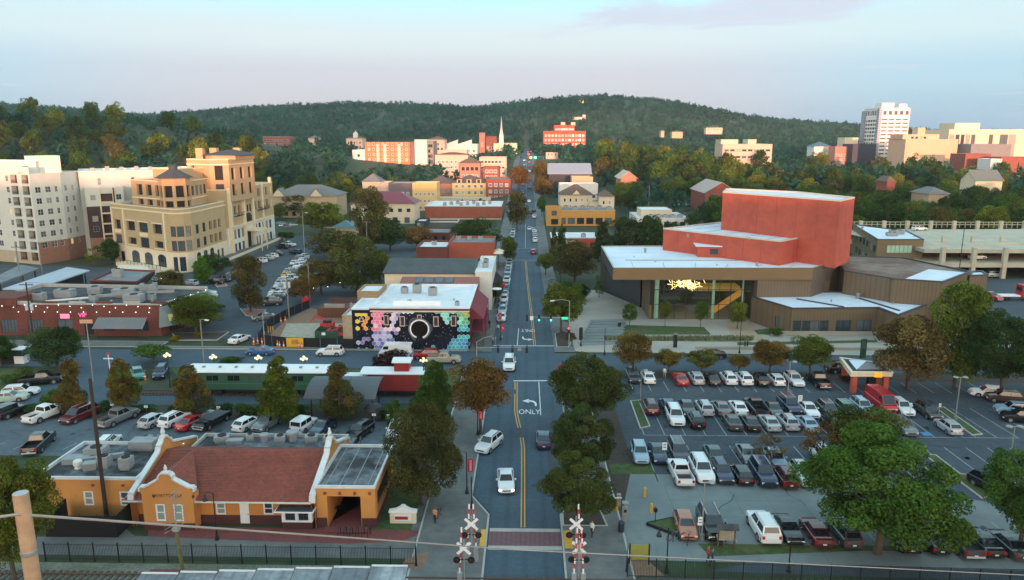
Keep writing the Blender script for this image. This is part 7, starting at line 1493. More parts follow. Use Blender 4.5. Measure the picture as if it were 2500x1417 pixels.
# ------------------------------------------------------------------ vehicles
def paintmat():
    m=mat('car_paint',(.5,.5,.5),.22,0,objcol=True,spec=.6);b=m.node_tree.nodes['Principled BSDF'];b.inputs['Coat Weight'].default_value=.5;b.inputs['Coat Roughness'].default_value=.08; return m
M_paint=paintmat();M_cgl=mat('car_glass',(.012,.016,.02),.06,0,spec=.9);M_tyre=mat('tyre',(.016,.016,.017),.85,.1,4);M_rim=mat('wheel_rim',(.42,.43,.44),.35,.05,4,metal=.6)
M_head=mat('headlight',(.75,.78,.8),.15,0);M_tail=mat('tail_light',(.35,.012,.012),.25,0);M_plate=mat('licence_plate',(.7,.7,.68),.5,0);M_tint=mat('silver_trim',(.5,.5,.5),.4,.05);M_beam=mat('lit_headlight',(1,.95,.85),.3,0,emit=(1,.93,.8),estr=6)
CT = dict(  # length, width, ground gap, hood, belt, deck, roof, windscreen base, roof front, roof rear, rear glass base, wheel radius
    sedan=(4.75,1.83,.2,.92,.97,1.02,1.45,1.0,.28,-.95,-1.75,.33),hatch=(4.3,1.78,.2,.95,1.0,1.05,1.50,1.0,.35,-1.45,-1.98,.32),suv=(4.65,1.88,.24,1.05,1.1,1.15,1.70,1.0,.38,-1.75,-2.12,.36),big_suv=(5.2,2.02,.28,1.18,1.2,1.25,1.90,1.1,.5,-2.2,-2.48,.40),
    minivan=(5.1,1.98,.2,1.02,1.08,1.12,1.76,1.5,.65,-2.1,-2.42,.35),wagon=(4.8,1.84,.22,.95,1.0,1.08,1.56,1.0,.3,-1.8,-2.25,.34),jeep=(4.3,1.88,.3,1.15,1.17,1.17,1.86,.55,.38,-1.9,-2.02,.40),pickup=(5.75,2.02,.32,1.2,1.22,1.22,1.88,1.3,.72,-.55,-.72,.40),van=(5.9,2.06,.28,1.35,1.4,1.5,2.6,2.45,1.75,-2.8,-2.92,.36),sports=(4.9,1.92,.16,.9,.95,1.02,1.36,.75,.05,-1.05,-1.95,.35))
def car_meshes(k):
    Lc, Wc, gz, hood, belt, deck, roof, wb, rf, rr, rb, wr = CT[k]; h = Lc / 2; hw = Wc / 2; b = MB()
    bedx = -.8 if k == 'pickup' else None
    fl=.72*hood;st=[(-h,.84,deck*.62,gz+.16),(-h+.1,.95,deck*.93,gz+.05),(-h+.35,1.0,deck,gz)]+([(bedx,1,belt,gz)] if bedx else [])+[(rb,1.0,max(belt,deck*.99),gz),(wb,1.0,belt*.99,gz),(h-.75,.99,lerp(belt,hood,.75),gz),(h-.28,.95,hood*.93,gz+.03),(h-.06,.86,fl,gz+.1),(h,.78,fl*.82,gz+.18)]
    if bedx: st = sorted(st)
    secs=[[(x,s*hw*kk*m_,z) for s,kk,z in ((-1,.9,zb),(-1,1,zb+.12),(-1,1.0,lerp(zb,zt,.62)),(-1,.96,zt-.07),(-1,.84,zt),(1,.84,zt),(1,.96,zt-.07),(1,1.0,lerp(zb,zt,.62)),(1,1,zb+.12),(1,.9,zb))] for x,m_,zt,zb in st];n=10
    for i, (s0, s1) in enumerate(zip(secs, secs[1:])):
        fs=[(j,j+1,n+j+1,n+j) for j in range(9) if not (bedx and j==4 and st[i+1][0]<=bedx+.01 and st[i][0]>=-h+.09)]+[(9,0,n,n+9)];b.add(s0+s1,[f[::-1] for f in fs],M_paint)
    b.add(secs[0], [tuple(range(n))], M_paint); b.add(secs[-1], [tuple(range(n))[::-1]], M_paint)
    if bedx:
        x0,x1,y,z,zt = -h + .14,bedx,hw * .82,.78,deck - .01; b.quad((x0,-y,z),(x1,-y,z),(x1,y,z),(x0,y,z),M_black)
        b.quad((x0,-y,z),(x0,-y,zt),(x1,-y,zt),(x1,-y,z),M_paint);b.quad((x0,y,z),(x1,y,z),(x1,y,zt),(x0,y,zt),M_paint);b.quad((x0,-y,z),(x0,y,z),(x0,y,zt),(x0,-y,zt),M_paint);b.quad((x1,-y,z),(x1,-y,zt),(x1,y,zt),(x1,y,z),M_paint)
    wbz,rbz,bw,rw_ = belt * .985,max(belt,deck * .985),hw * .87,hw * (.70 if k not in ('van','jeep') else .84); cz = roof
    c0=[(wb,-bw,wbz),(wb,bw,wbz),(rf,rw_,cz-.02),(rf,-rw_,cz-.02),(rb,-bw,rbz),(rb,bw,rbz),(rr,rw_,cz-.03),(rr,-rw_,cz-.03),((rf+rr)/2,rw_,cz),((rf+rr)/2,-rw_,cz)]
    b.add(c0,[(0,1,2,3),(5,4,7,6),(3,2,8,9),(9,8,6,7),(1,5,6,8,2),(4,0,3,9,7)],M_paint)
    for sx_ in (Lc * .31,-Lc * .29):                                  # dark wheel housings, a few millimetres proud
        for s in (-1, 1):
            pts=[(sx_+(wr+.07)*cos(t*pi/8),s*(hw+.004),wr+(wr+.07)*sin(t*pi/8)) for t in range(9)]+[(sx_-wr-.07,s*(hw+.004),gz+.02),(sx_+wr+.07,s*(hw+.004),gz+.02)];b.add(pts if s<0 else pts[::-1],[tuple(range(11))],M_black)
    b.box(h-.02,h+.01,-hw*.5,hw*.5,fl*.55,fl*.86,M_black);b.box(h-.1,h+.03,-hw*.74,hw*.74,gz+.1,gz+.26,M_paint if k not in ('pickup','jeep') else M_tint);b.box(-h-.03,-h+.1,-hw*.8,hw*.8,gz+.12,gz+.3,M_paint if k!='pickup' else M_tint)
    if k in ('suv', 'big_suv', 'wagon', 'minivan'):
        for s in (-1,1): b.box(rr + .2,rf - .1,s * rw_ * .86 - .03,s * rw_ * .86 + .03,cz + .01,cz + .07,M_tint if k != 'suv' else M_black)
    g = {}
    def pane(name, a, b_, c, d, mx_=.05, mt=.06, off=.014):
        a,b_,c,d=map(Vector,(a,b_,c,d));n_=(b_-a).cross(d-a).normalized()*off;q=[a.lerp(b_,mx_).lerp(d.lerp(c,mx_),mt),a.lerp(b_,1-mx_).lerp(d.lerp(c,1-mx_),mt),a.lerp(b_,1-mx_).lerp(d.lerp(c,1-mx_),1-mt),a.lerp(b_,mx_).lerp(d.lerp(c,mx_),1-mt)]
        g.setdefault(name, []).append(MB().quad(*[p + n_ for p in q], M_cgl))
    pane('windscreen',c0[0],c0[1],c0[2],c0[3],.06,.05); pane('rear_window',c0[5],c0[4],c0[7],c0[6],.08,.12)
    for s, (p, q, r, t) in ((1, (1, 5, 6, 2)), (-1, (4, 0, 3, 7))):
        A, B_, C, D = [Vector(c0[i]) for i in (p, q, r, t)]
        if k=='van':pane('side_window',A.lerp(B_,.02),A.lerp(B_,.26),D.lerp(C,.2),D,.1,.28)  if s>0 else pane('side_window',A.lerp(B_,.74),B_,C,D.lerp(C,.8),.1,.28)
        else:
            m = .5; pane('side_window',A,A.lerp(B_,m),D.lerp(C,m),D,.06,.1); pane('side_window',A.lerp(B_,m),B_,C,D.lerp(C,m),.06,.1)
    t = MB().tube([(0, -.11, 0), (0, .11, 0)], wr, M_tyre, 16); rm = MB()
    for y in (-.115,.115):rm.add([(wr*.62*cos(a*pi/5),y,wr*.62*sin(a*pi/5)) for a in range(10)],[tuple(range(10)) if y<0 else tuple(range(10))[::-1]],M_rim); 
    for a in range(5): rm.obox((wr * .34 * cos(a * 1.257),0,wr * .34 * sin(a * 1.257)),(.05,.245,.05),0,M_black)
    P = [('body', b.mesh('car_body', smooth=False), (0, 0, 0), [])]
    for nme, l in g.items():
        for m_ in l: P.append((nme, m_.mesh(nme), (0, 0, 0), []))
    tm, rmm = t.mesh('tyre'), rm.mesh('rim')
    for x in (Lc * .31, -Lc * .29):
        for s in (-1, 1): P.append(('wheel', tm, (x, s * (hw - .095), wr), [('rim', rmm, (0, 0, 0))]))
    for s in (-1, 1):
        P.append(('headlight',MB().box(h-.16,h-.015,s*hw*.70-.14,s*hw*.70+.14,fl*.72,fl*.95,M_head).mesh('headlight'),(0,0,0),[]));P.append(('tail_light',MB().box(-h-.015,-h+.16,s*hw*.76-.12,s*hw*.76+.12,deck*.62,deck*.84,M_tail).mesh('tail_light'),(0,0,0),[]))
        P.append(('mirror',MB().box(wb - .35,wb - .2,s * (hw + .09) - .09,s * (hw + .09) + .09,belt,belt + .16,M_paint).mesh('mirror'),(0,0,0),[]))
    P.append(('licence_plate',MB().box(-h - .045,-h - .031,-.16,.16,deck * .5,deck * .5 + .13,M_plate).mesh('licence_plate'),(0,0,0),[]))
    return P
CM = {}; CMF = {}
def car_far_mesh(k):
    if k in CMF: return CMF[k]
    P = CM.setdefault(k, car_meshes(k)); bm_ = bmesh.new(); ml = []
    for nme, me, loc, sub in P:
        for m2, l2 in [(me, loc)] + [(s[1], loc) for s in sub]:
            o = len(bm_.verts); vs = [bm_.verts.new(Vector(v.co) + Vector(l2)) for v in m2.vertices]
            for p in m2.polygons:
                mt = m2.materials[p.material_index]
                if mt not in ml: ml.append(mt)
                try: f = bm_.faces.new([vs[i] for i in p.vertices]); f.material_index = ml.index(mt)
                except ValueError: pass
    me = bpy.data.meshes.new('car'); bm_.to_mesh(me); bm_.free(); [me.materials.append(m) for m in ml]; CMF[k] = me; return me
PC=dict(white=(.74,.75,.76),silver=(.42,.44,.46),grey=(.16,.17,.18),dark_grey=(.05,.055,.06),black=(.012,.012,.014),red=(.42,.018,.022),dark_red=(.10,.012,.016),navy=(.018,.03,.07),blue=(.03,.12,.32),light_blue=(.28,.40,.50),teal=(.05,.22,.20),copper=(.36,.13,.06),brown=(.06,.035,.025),tan=(.40,.36,.28),purple=(.05,.035,.06),pale_green=(.42,.50,.44),yellow=(.65,.42,.03),green=(.03,.10,.06))
KN=dict(sedan='sedan',hatch='hatchback',suv='SUV',big_suv='large SUV',minivan='minivan',wagon='estate car',jeep='boxy off-roader',pickup='pickup truck',van='tall van',sports='sports car')
CATS = dict(pickup='pickup', van='van', suv='SUV', big_suv='SUV', minivan='minivan', jeep='SUV')
USEDL = {}
def put_car(k, c, X, Y, hd, label, group, far=False, z=0.0, lit=False):
    k0 = label; USEDL[k0] = USEDL.get(k0, 0) + 1
    if USEDL[k0]>1 and len(label.split())<13:label+=', '+['','','second of its look','third of its look','fourth of its look','fifth of its look','sixth of its look'][min(6,USEDL[k0])]
    col_=PC[c];P=CM.setdefault(k,car_meshes(k));nm='parked_car' if k not in ('pickup','van','minivan') else {'pickup':'pickup_truck','van':'tall_van','minivan':'minivan'}[k]
    if far:
        o = inst(car_far_mesh(k),nm,None,(X,Y,z),hd,None,col_); tag(o,label,CATS.get(k,'car'),group); return o
    T = thing(nm, label, CATS.get(k, 'car'), (X, Y, z), group); T.rotation_euler = (0, 0, hd)
    for nme, me, loc, sub in P:
        p = inst(me, nme, T, loc, 0, None, col_)
        if lit and nme == 'headlight': p.data = p.data.copy(); p.data.materials[0] = M_beam
        for s in sub: inst(s[1], s[0], p, s[2])
    return T
N_, S_ = pi / 2, -pi / 2
def row(rowname, group, cars, jitter=.03, z=.7):
    """cars given by the pixel of their middle; every label names the neighbours that stand beside it"""
    pos = [G(px, py, z) for px, py, *_ in cars]; n = len(cars)
    for i, (px, py, k, c, hd, *rest) in enumerate(cars):
        cn = c.replace('_', ' '); side = []
        nb = [(abs(pos[j][0] - pos[i][0]),pos[j][0] > pos[i][0],cars[j]) for j in range(n) if j != i and abs(pos[j][0] - pos[i][0]) < 8]
        lf=sorted([q[0::2] for q in nb if not q[1]],key=lambda q:q[0])[:1];rt=sorted([q[0::2] for q in nb if q[1]],key=lambda q:q[0])[:1];ds= lambda q:(q[1][3].replace('_',' ')+' '+KN[q[1][2]])
        if lf and rt: s_ = 'between %s and %s' % (ds(lf[0]), ds(rt[0]))
        elif rt: s_ = 'beside %s at the left end' % ds(rt[0])
        elif lf: s_ = 'beside %s at the right end' % ds(lf[0])
        else: s_ = 'standing alone'
        put_car(k,c,pos[i][0],pos[i][1],hd + R.uniform(-jitter,jitter),'%s %s in %s %s' % (cn,KN[k],rowname,s_),group)
g_ = 'cars in the right hand car park'
row('the kiosk row',g_,[(1545,917,'suv','dark_grey',S_),(1582,919,'sedan','white',N_),(1660,922,'sports','red',N_),(1699,921,'wagon','silver',N_),(1739,923,'sedan','black',N_),(1778,922,'suv','white',N_),(1816,923,'suv','white',N_),(1855,925,'suv','black',N_),(1894,925,'hatch','white',N_),(1939,925,'wagon','white',S_),(1998,928,'pickup','black',N_)])
row('the second row',g_,[(1588,991,'suv','dark_red',N_),(1630,987,'sedan','navy',N_),(1677,993,'sedan','dark_grey',S_),(1719,994,'suv','silver',N_),(1760,993,'sedan','grey',N_),(1802,993,'sedan','white',N_),(1845,994,'pickup','black',N_),(1888,997,'sedan','dark_grey',S_),(1927,989,'big_suv','navy',S_),(1974,998,'sedan','white',S_),(2022,998,'wagon','dark_grey',S_),(2066,998,'wagon','green',S_),(2105,992,'suv','light_blue',S_),(2150,985,'van','red',S_),(2201,994,'suv','white',S_),(2266,1002,'suv','dark_grey',S_)])
row('the third row',g_,[(1648,1016,'big_suv','white',S_),(1697,1023,'suv','black',N_),(1787,1027,'sedan','dark_grey',N_),(1831,1029,'sedan','black',N_),(1878,1029,'sedan','silver',N_),(1922,1028,'suv','silver',N_),(1970,1031,'sedan','light_blue',N_),(2035,1040,'suv','black',S_),(2206,1040,'suv','grey',S_),(2315,1039,'hatch','silver',N_)])
row('the fourth row',g_,[(1562,1103,'wagon','light_blue',S_),(1606,1103,'sedan','navy',S_),(1655,1099,'minivan','purple',S_),(1744,1109,'sedan','dark_grey',S_),(1824,1107,'sedan','grey',S_),(1893,1118,'hatch','light_blue',S_),(2010,1112,'suv','white',S_)])
row('the fifth row',g_,[(1661,1152,'pickup','white',N_),(1713,1147,'big_suv','white',S_),(1762,1150,'suv','blue' if False else 'navy',S_),(1809,1154,'hatch','black',N_),(1863,1155,'big_suv','navy',S_),(1916,1161,'suv','dark_red',N_),(1960,1157,'suv','pale_green',S_)])
row('the fence row',g_,[(1673,1279,'hatch','copper',S_),(1737,1279,'big_suv','black',S_),(1863,1284,'big_suv','white',N_),(1923,1288,'sedan','black',S_),(1991,1294,'sedan','dark_red',N_),(2060,1298,'suv','dark_grey',N_),(2200,1310,'suv','black',N_),(2266,1310,'sedan','black',N_),(2340,1315,'pickup','dark_grey',N_),(2396,1318,'sedan','black',N_),(2462,1324,'sedan','dark_grey',N_)])
for px,py,k,c,hd,lab in [(2412,957,'wagon','white',2.9,'white estate car parked sideways under the huge dark tree'),(2450,969,'suv','brown',2.9,'dark brown SUV in front of the white estate car on the right'),(2476,999,'suv','light_blue',2.9,'silver blue SUV at the right edge of the car park'),(2492,1017,'suv','black',2.9,'black SUV cut by the right edge below the silver blue one'),(2420,1182,'suv','black',S_+.3,'black SUV half hidden by the right edge tree beside the island')]:
    X, Y = G(px, py, .7); put_car(k, c, X, Y, hd, lab, g_)
a_ = N_ - .30; b2 = S_ - .30; g_ = 'cars behind the depot'
row('the hedge row',g_,[(27,1003,'jeep','black',a_),(110,1009,'pickup','white',a_),(194,1011,'minivan','dark_red',b2),(288,1018,'pickup','grey',a_),(376,1024,'hatch','silver',a_),(427,1022,'suv','white',a_),(469,1028,'sedan','red',a_),(518,1025,'pickup','black',b2),(603,1032,'hatch','white',a_),(653,1031,'suv','grey',b2),(743,1037,'jeep','white',a_),(788,1041,'sedan','navy',b2),(878,1051,'suv','black',b2),(966,1049,'suv','white',S_)])
for px,py,k,c,hd,lab in [(95,1080,'pickup','black',a_+.5,'black pickup truck seen over the flat roof with its string of bulbs'),(262,1082,'suv','white',a_+.4,'white SUV seen over the flat roof beside the tall dark pole'),(368,1083,'suv','dark_grey',a_,'dark SUV hidden behind the left white gable finial'),(852,1102,'suv','black',S_,'black SUV behind the right white gable of the depot'),
                              (102,926,'pickup','black',.35,'black pickup truck on the lawn edge at the left'),(50,954,'wagon','white',.3,'white estate car with black roof rails at the left edge'),(22,968,'sedan','pale_green',.3,'pale green sedan in front of the white estate car'),(336,911,'hatch','teal',-1.0,'teal hatchback half behind the conical tree turning red'),(393,908,'suv','navy',-1.3,'navy SUV parked on the brick paving beside the green coach')]:
    X, Y = G(px, py, .7); put_car(k, c, X, Y, hd, lab, 'cars around the depot')
for px,py,k,c,hd,lab,lit in [(635,856,'sedan','blue',pi,'blue sedan driving on the cross street by the black site fence',0),(806,858,'suv','white',pi,'white SUV driving on the cross street left of the mural',0),(966,864,'van','white',pi,'white van on the cross street behind the purple bush',0),(1042,866,'suv','red',pi,'red SUV on the cross street under the mural',0),(1083,876,'pickup','tan',0,'tan pickup truck on the cross street beside the mural corner',0),(1738,864,'sedan','black',pi,'black car on the cross street below the plaza',0),(2050,898,'suv','black',.2,'black SUV waiting beside the ticket kiosk',0),
                                   (1243,888,'big_suv','white',S_,'white SUV crossing the junction towards the camera',0),(1194,1081,'suv','white',S_-.42,'white SUV pulling in at the left kerb of the main street',0),(1235,1170,'sedan','white',S_+.06,'white sedan with lit headlights driving towards the railway crossing',1),(1327,1069,'sedan','navy',N_,'navy sedan at the right kerb half under the dark trees',0),(1302,614,'hatch','red',N_,'red car driving away up the main street',0),(1348,692,'suv','dark_grey',N_,'dark grey SUV at the corner beside the plaza',0),
                                   (585,826,'sedan','white',1.25,'white sedan turning into the side lane by the site fence',0),(643,773,'sedan','grey',3.7,'grey sedan beside the brick island',0),(503,714,'sedan','white',.2,'white sedan parked behind the yellowish tree',0),(508,721,'hatch','silver',.2,'silver hatchback parked in front of the white sedan behind the tree',0),(1293,558,'sedan','white',S_,'white sedan coming down the main street below the long brick hall',0),(1275,549,'sedan','dark_grey',S_,'dark sedan coming down the main street beside the wide dark tree',0)]:
    X, Y = G(px, py, .7); put_car(k, c, X, Y, hd, lab, 'cars moving in the streets', Y > 190, lit=bool(lit))
# kerb-side and far parked cars: too small to show parts
kc = ['white','light_blue','silver','white','light_blue','navy','silver','white','grey','light_blue','white','silver','light_blue']
for i in range(13):put_car(('sedan','suv','hatch','wagon')[i%4],kc[i],-5.15,148+i*5.7,S_,'%s %s parked at the left kerb%s'%(kc[i].replace('_',' '),KN[('sedan','suv','hatch','wagon')[i%4]],', nearest the mural corner' if i==0 else ' beside the maroon awning' if i<4 else ' beside the white shopfront' if i<9 else ' towards the brick terrace'),'cars parked along the left kerb',i>6)
for i in range(6):c=('white','dark_grey','silver','black','white','navy')[i];put_car(('suv','sedan')[i%2],c,3.0,264+i*6.2,N_,'%s %s parked at the right kerb near the diner'%(c.replace('_',' '),KN[('suv','sedan')[i%2]]),'cars parked along the right kerb',True)
for i,y in enumerate((275,281,290)):put_car('hatch',('light_blue','white','silver')[i],-5.4,y,S_,'%s hatchback parked at the left kerb by the wide dark tree'%('light blue','white','silver')[i],'cars parked along the left kerb',True)
for i,(x,y,c) in enumerate([(1.6,345,'navy'),(1.2,388,'white'),(-2.5,420,'grey'),(1.4,440,'dark_grey'),(-2.4,455,'white'),(1.5,475,'red'),(-2.3,500,'silver'),(1.6,520,'white'),(1.5,545,'red'),(-2.2,560,'silver'),(1.5,590,'dark_red'),(3.4,352,'black'),(3.3,330,'white'),(-2.3,610,'white'),(1.5,640,'red')]):
    put_car('sedan' if i%2 else 'suv',c,x,y,N_ if x>0 else S_,'%s car on the rise of the main street, %s'%(c.replace('_',' '),'driving away' if x>0 else 'coming down'),'cars on the rise of the main street',True,max(TZ(-1,y),TZ(-7,y),TZ(4,y))+.13)
for i, (x, y) in enumerate(((1.5, 690), (1.6, 760), (3.2, 775))):
    z=max(TZ(-1,y),TZ(-7,y),TZ(4,y))+.13;T=put_car('suv','dark_red',x,y,N_,'car braking with red lights at the top of the street, %s'%('nearest of three','middle of three','farthest of three')[i],'cars braking at the top of the street',True,z)
    for q in (-.6,.6):inst(MB().box(-2.5,-2.36,q-.3,q+.3,.8,1.3,mat('lit_brake',(1,.03,.02),.4,0,emit=(1,.02,.02),estr=6)).mesh('brake_light'),'brake_light',T,(0,0,0))
rl = random.Random(17); names = ['white','light_blue','silver','white','grey','light_blue','silver','dark_grey','white','navy']
k = 0
for colx, (pa, pb) in enumerate((((662, 738), (742, 622)), ((700, 706), (752, 650)))):
    A, B_ = Vector(G(*pa, .7)), Vector(G(*pb, .7)); n_ = int((B_ - A).length / 2.75)
    for i in range(n_):
        p=A.lerp(B_,i/n_);c='yellow' if (colx==0 and i==int(n_*.5)) else 'dark_grey' if i<3 and colx==0 else rl.choice(names);ty=rl.choice(('sedan','suv','hatch','wagon','suv'))
        put_car(ty,c,p.x,p.y,.25+(pi if rl.random()<.5 else 0),'%s %s in the %s line of the long car park behind the site'%(c.replace('_',' '),KN[ty],('left','right')[colx]),'cars in the long car park',True)
for px,py,c,ty in [(527,687,'black','suv'),(545,681,'dark_grey','suv'),(560,674,'black','sedan'),(572,668,'silver','sedan'),(635,636,'white','suv'),(652,629,'silver','sedan'),(664,624,'white','hatch'),(676,618,'dark_grey','sedan'),(690,602,'black','suv'),(704,597,'white','pickup'),(722,616,'navy','suv'),(466,690,'silver','hatch')]:
    X,Y = G(px,py,.7); put_car(ty,c,X,Y,2.7,'%s %s parked along the ramp of the tan hotel' % (c.replace('_',' '),KN[ty]),'cars along the hotel',True)
for px,py,c in [(688,546,'light_blue'),(694,551,'white'),(702,555,'navy'),(714,550,'silver'),(800,545,'black'),(812,548,'dark_grey'),(822,542,'black'),(795,556,'white')]:
    X,Y = G(px,py,.7); put_car('suv',c,X,Y,.3,'%s SUV in the small car park below the lodge' % c.replace('_',' '),'cars below the lodge',True)
for px, c in [(1655, 'silver'), (1664, 'white'), (1672, 'white'), (1680, 'light_blue')]:
    X,Y=GT(px,503);put_car('sedan',c,X,Y,-2.4,'%s sedan in the yard behind the white roofed store'%c.replace('_',' '),'cars behind the store',True,TZ(X,Y)+.05)
for px,py,Yc,zc,c,lab in [(2243,577,238,7.6,'white','white car on the upper deck of the parking garage'),(2382,656,203,4.05,'white','white car on the middle deck of the parking garage'),(2365,650,206,4.05,'grey','grey car deep on the middle deck of the parking garage'),(2425,690,198,.05,'silver','silver car on the lowest deck of the parking garage')]:
    put_car('suv', c, xat_row(px, py, Yc), Yc, .1, lab, 'cars in the parking garage', True, zc)
X,Y = G(2415,724,.7); put_car('pickup','red',X,Y,-1.2,'red pickup truck beside the trailer behind the arts centre',None,True)
T=thing('lorry','red lorry cab with a white flat trailer at the right edge','lorry',(*G(2470,732),0));x,y=T.location[:2];M_lr=mat('lorry_red',(.42,.02,.025),.4,.05)
MB().box(x + 1.4,x + 4.2,y - 1.2,y + 1.2,.7,3.6,M_lr).build('cab',T); MB().box(x - 3.2,x + 1.3,y - 1.1,y + 1.1,.95,1.2,M_white).build('trailer',T)
for dx in (-2.2,-1.2,2.0,3.4): MB().tube([(x + dx,y - 1.22,.45),(x + dx,y - .95,.45)],.45,M_tyre,14).build('wheel',T)
MB().box(x+1.38,x+1.42,y-.9,y+.9,2.2,3.1,M_cgl).build('rear_window',T);MB().box(x+2.3,x+3.6,y-1.23,y-1.2,2.2,3.1,M_cgl).build('side_window',T)
# canopy on the black utility truck
X,Y=G(518,1018,1.7);o=MB().obox((X+.2,Y+.3,1.82),(2.0,3.4,.12),-.30,M_black).build('truck_canopy');tag(o,'flat black canopy carried over the black pickup truck','canopy')
# ------------------------------------------------------------------ street furniture, signs, poles
M_rw=mat('signal_red',(.55,.02,.03),.6,.05);M_yb=mat('bollard_yellow',(.70,.36,.02),.6,.05);M_ban=mat('red_banner',(.55,.025,.05),.8,.08);M_gsig=mat('lit_green',(.1,1,.6),.4,0,emit=(.03,1,.55),estr=4);M_rsig=mat('lit_red',(1,.05,.03),.4,0,emit=(1,.03,.02),estr=4)
M_sgreen=mat('street_sign_green',(.05,.50,.28),.5,.05,emit=(.02,.5,.25),estr=.5);M_orange=mat('cone_orange',(.75,.16,.03),.7,.05);M_globe=mat('lit_globe',(1,.9,.6),.4,0,emit=(1,.80,.42),estr=.25)
def crossing(px, base, label, arm=1, facing=-1, lights=True, hgt=None, two=False):
    X,Y = G(px,base); T = thing('crossing_signal',label,'signal',(X,Y,.12),'railway crossing signals'); z = .12
    MB().tube([(X,Y,z),(X,Y,z + 4.3)],.07,M_steel,8).build('mast',T); MB().lathe((X,Y,z),[(.3,0),(.3,.25),(.09,.3)],M_steel,8).build('base',T)
    for s in (-1, 1):
        b=MB().obox((0,0,0),(1.5,.03,.24),0,M_white);o=b.build('crossbuck',T,origin=(0,0,0));o.location=(0,facing*(.09+.03*(s>0)),3.6);o.rotation_euler=(0,s*.75,0)
    mb = MB().box(X - .75, X + .75, Y - .03, Y + .03, z + 2.5, z + 2.58, M_black); mb.build('light_bar', T)
    for s in (-1, 1):
        d=MB().tube([(X+s*.6,Y+facing*.05,z+2.54),(X+s*.6,Y+facing*.12,z+2.54)],.30,M_black,16).build('light_disc',T);MB().tube([(X+s*.6,Y+facing*.12,z+2.54),(X+s*.6,Y+facing*.2,z+2.54)],.11,mat('dark_red_lens',(.10,.01,.01),.3),10).build('lens',d)
    for a in ((arm,) if not two else (-1, 1)):
        x = X + a * .38; MB().box(x - .2,x + .2,Y - .2,Y + .2,z,z + 1.3,M_hvac).build('gate_motor',T); g = MB(); n = 9
        for i in range(n): g.obox((x - a * .05 * i * .5,Y + .02,z + 1.3 + (i + .5) * .46),(.13,.07,.46),0,M_rw if i % 2 else M_white)
        g.build('gate_arm', T)
crossing(1152,1372,'far left railway crossing signal with white crossbuck and two raised striped arms',1,-1,True,None,True);crossing(1134,1436,'near left railway crossing signal cut by the bottom edge',-1);crossing(1405,1372,'far right railway crossing signal with one raised striped arm beside the big street tree',1,-1);crossing(1412,1438,'near right railway crossing signal cut by the bottom edge',-1,1,True,None,True)
def fence(name, label, xa, xb, Y0, Y1, n, h=1.75, z=0):
    T = thing(name, label, 'fence', ((xa + xb) / 2, (Y0 + Y1) / 2, z))
    for i in range(n + 1): x,y = lerp(xa,xb,i / n),lerp(Y0,Y1,i / n); MB().box(x - .05,x + .05,y - .05,y + .05,z,z + h + .12,M_black).build('post',T)
    for i in range(n):
        x0,x1,y0,y1=lerp(xa,xb,i/n)+.05,lerp(xa,xb,(i+1)/n)-.05,lerp(Y0,Y1,(i+.05)/n),lerp(Y0,Y1,(i+.95)/n);mb=MB();k=int((x1-x0)/.125)
        for j in range(1,k): x,y = lerp(x0,x1,j / k),lerp(y0,y1,j / k); mb.box(x - .011,x + .011,y - .011,y + .011,z + .1,z + h,M_black)
        o = mb.build('pickets', T); o['kind'] = 'stuff'
        for zz in (z + .22,z + h - .12): MB().tube([(x0,y0,zz),(x1,y1,zz)],.022,M_black,4).build('rail',T)
fence('picket_fence','long black picket fence between the depot and the railway',G(112,1370)[0],G(1015,1382)[0],58.6,58.55,15);fence('picket_fence','long black picket fence along the trail at the lower right',G(1532,1412)[0],50.0,57.1,55.6,17)
def lamp(px, base, top, label, hook=-1, banner=None, bandir=1, z=.12, name='street_lamp'):
    X,Y = G(px,base,z); h = zat(X,Y,top); T = thing(name,label,'street lamp',(X,Y,z),'black street lamps')
    MB().lathe((X,Y,z),[(.2,0),(.2,.15),(.11,.5),(.065,.9),(.05,h - z)],M_black,8).build('pole',T)
    if hook:MB().tube([(X,Y,h-.1),(X+hook*.2,Y,h+.1),(X+hook*.6,Y,h+.12),(X+hook*.78,Y,h-.15)],.03,M_black,6).build('bracket',T);MB().lathe((X+hook*.78,Y,h-.75),[(.24,0),(.2,.18),(.08,.4),(.05,.62)],M_black,10).build('lamp_shade',T)
    if banner:
        x0,x1 = X + bandir * .1,X + bandir * .72; b = MB().box(min(x0,x1),max(x0,x1),Y - .015,Y + .015,h - 2.1,h - .7,M_ban).build('banner',T)
        for zz in (h - .7,h - 2.1): MB().tube([(X,Y,zz),(x1,Y,zz)],.015,M_black,5).build('banner_rod',T)
        lettering(banner, .34, M_white, T, ((x0 + x1) / 2, Y - .022, h - 1.4), (pi / 2, pi / 2, 0))
    return T
lamp(530,1318,1205,'black hooked lamp post in front of the white depot door',-1,None,1,.02);lamp(1627,1398,1290,'black lamp post inside the right fence beside the green triangle',-1,None,1,.02);lamp(1925,1396,1312,'black lamp post at the right fence in front of the parked cars',0,None,1,.02)
lamp(1140,1205,1106,'hooked lamp post with red banner on the left pavement beside the white sedan',-1,'STYX' if False else 'DOWN',1);lamp(1166,1062,985,'lamp post with red banner under the orange brown tree',0,'TOWN',1);lamp(1372,935,880,'lamp post with small red banner beside the largest dark tree',0,'DT',-1)
for px,base,top,l in ((1216,800,755,'lamp post with red banner beside the first parked kerb car'),(1222,830,783,'lamp post with red banner nearest the mural corner on the left pavement'),(1226,720,680,'lamp post with red banner before the white shopfront')):lamp(px,base,top,l,0,'DT',1)
lamp(1152, 1240, 1165, 'short dark lamp post beside the left crossing signal', 0)
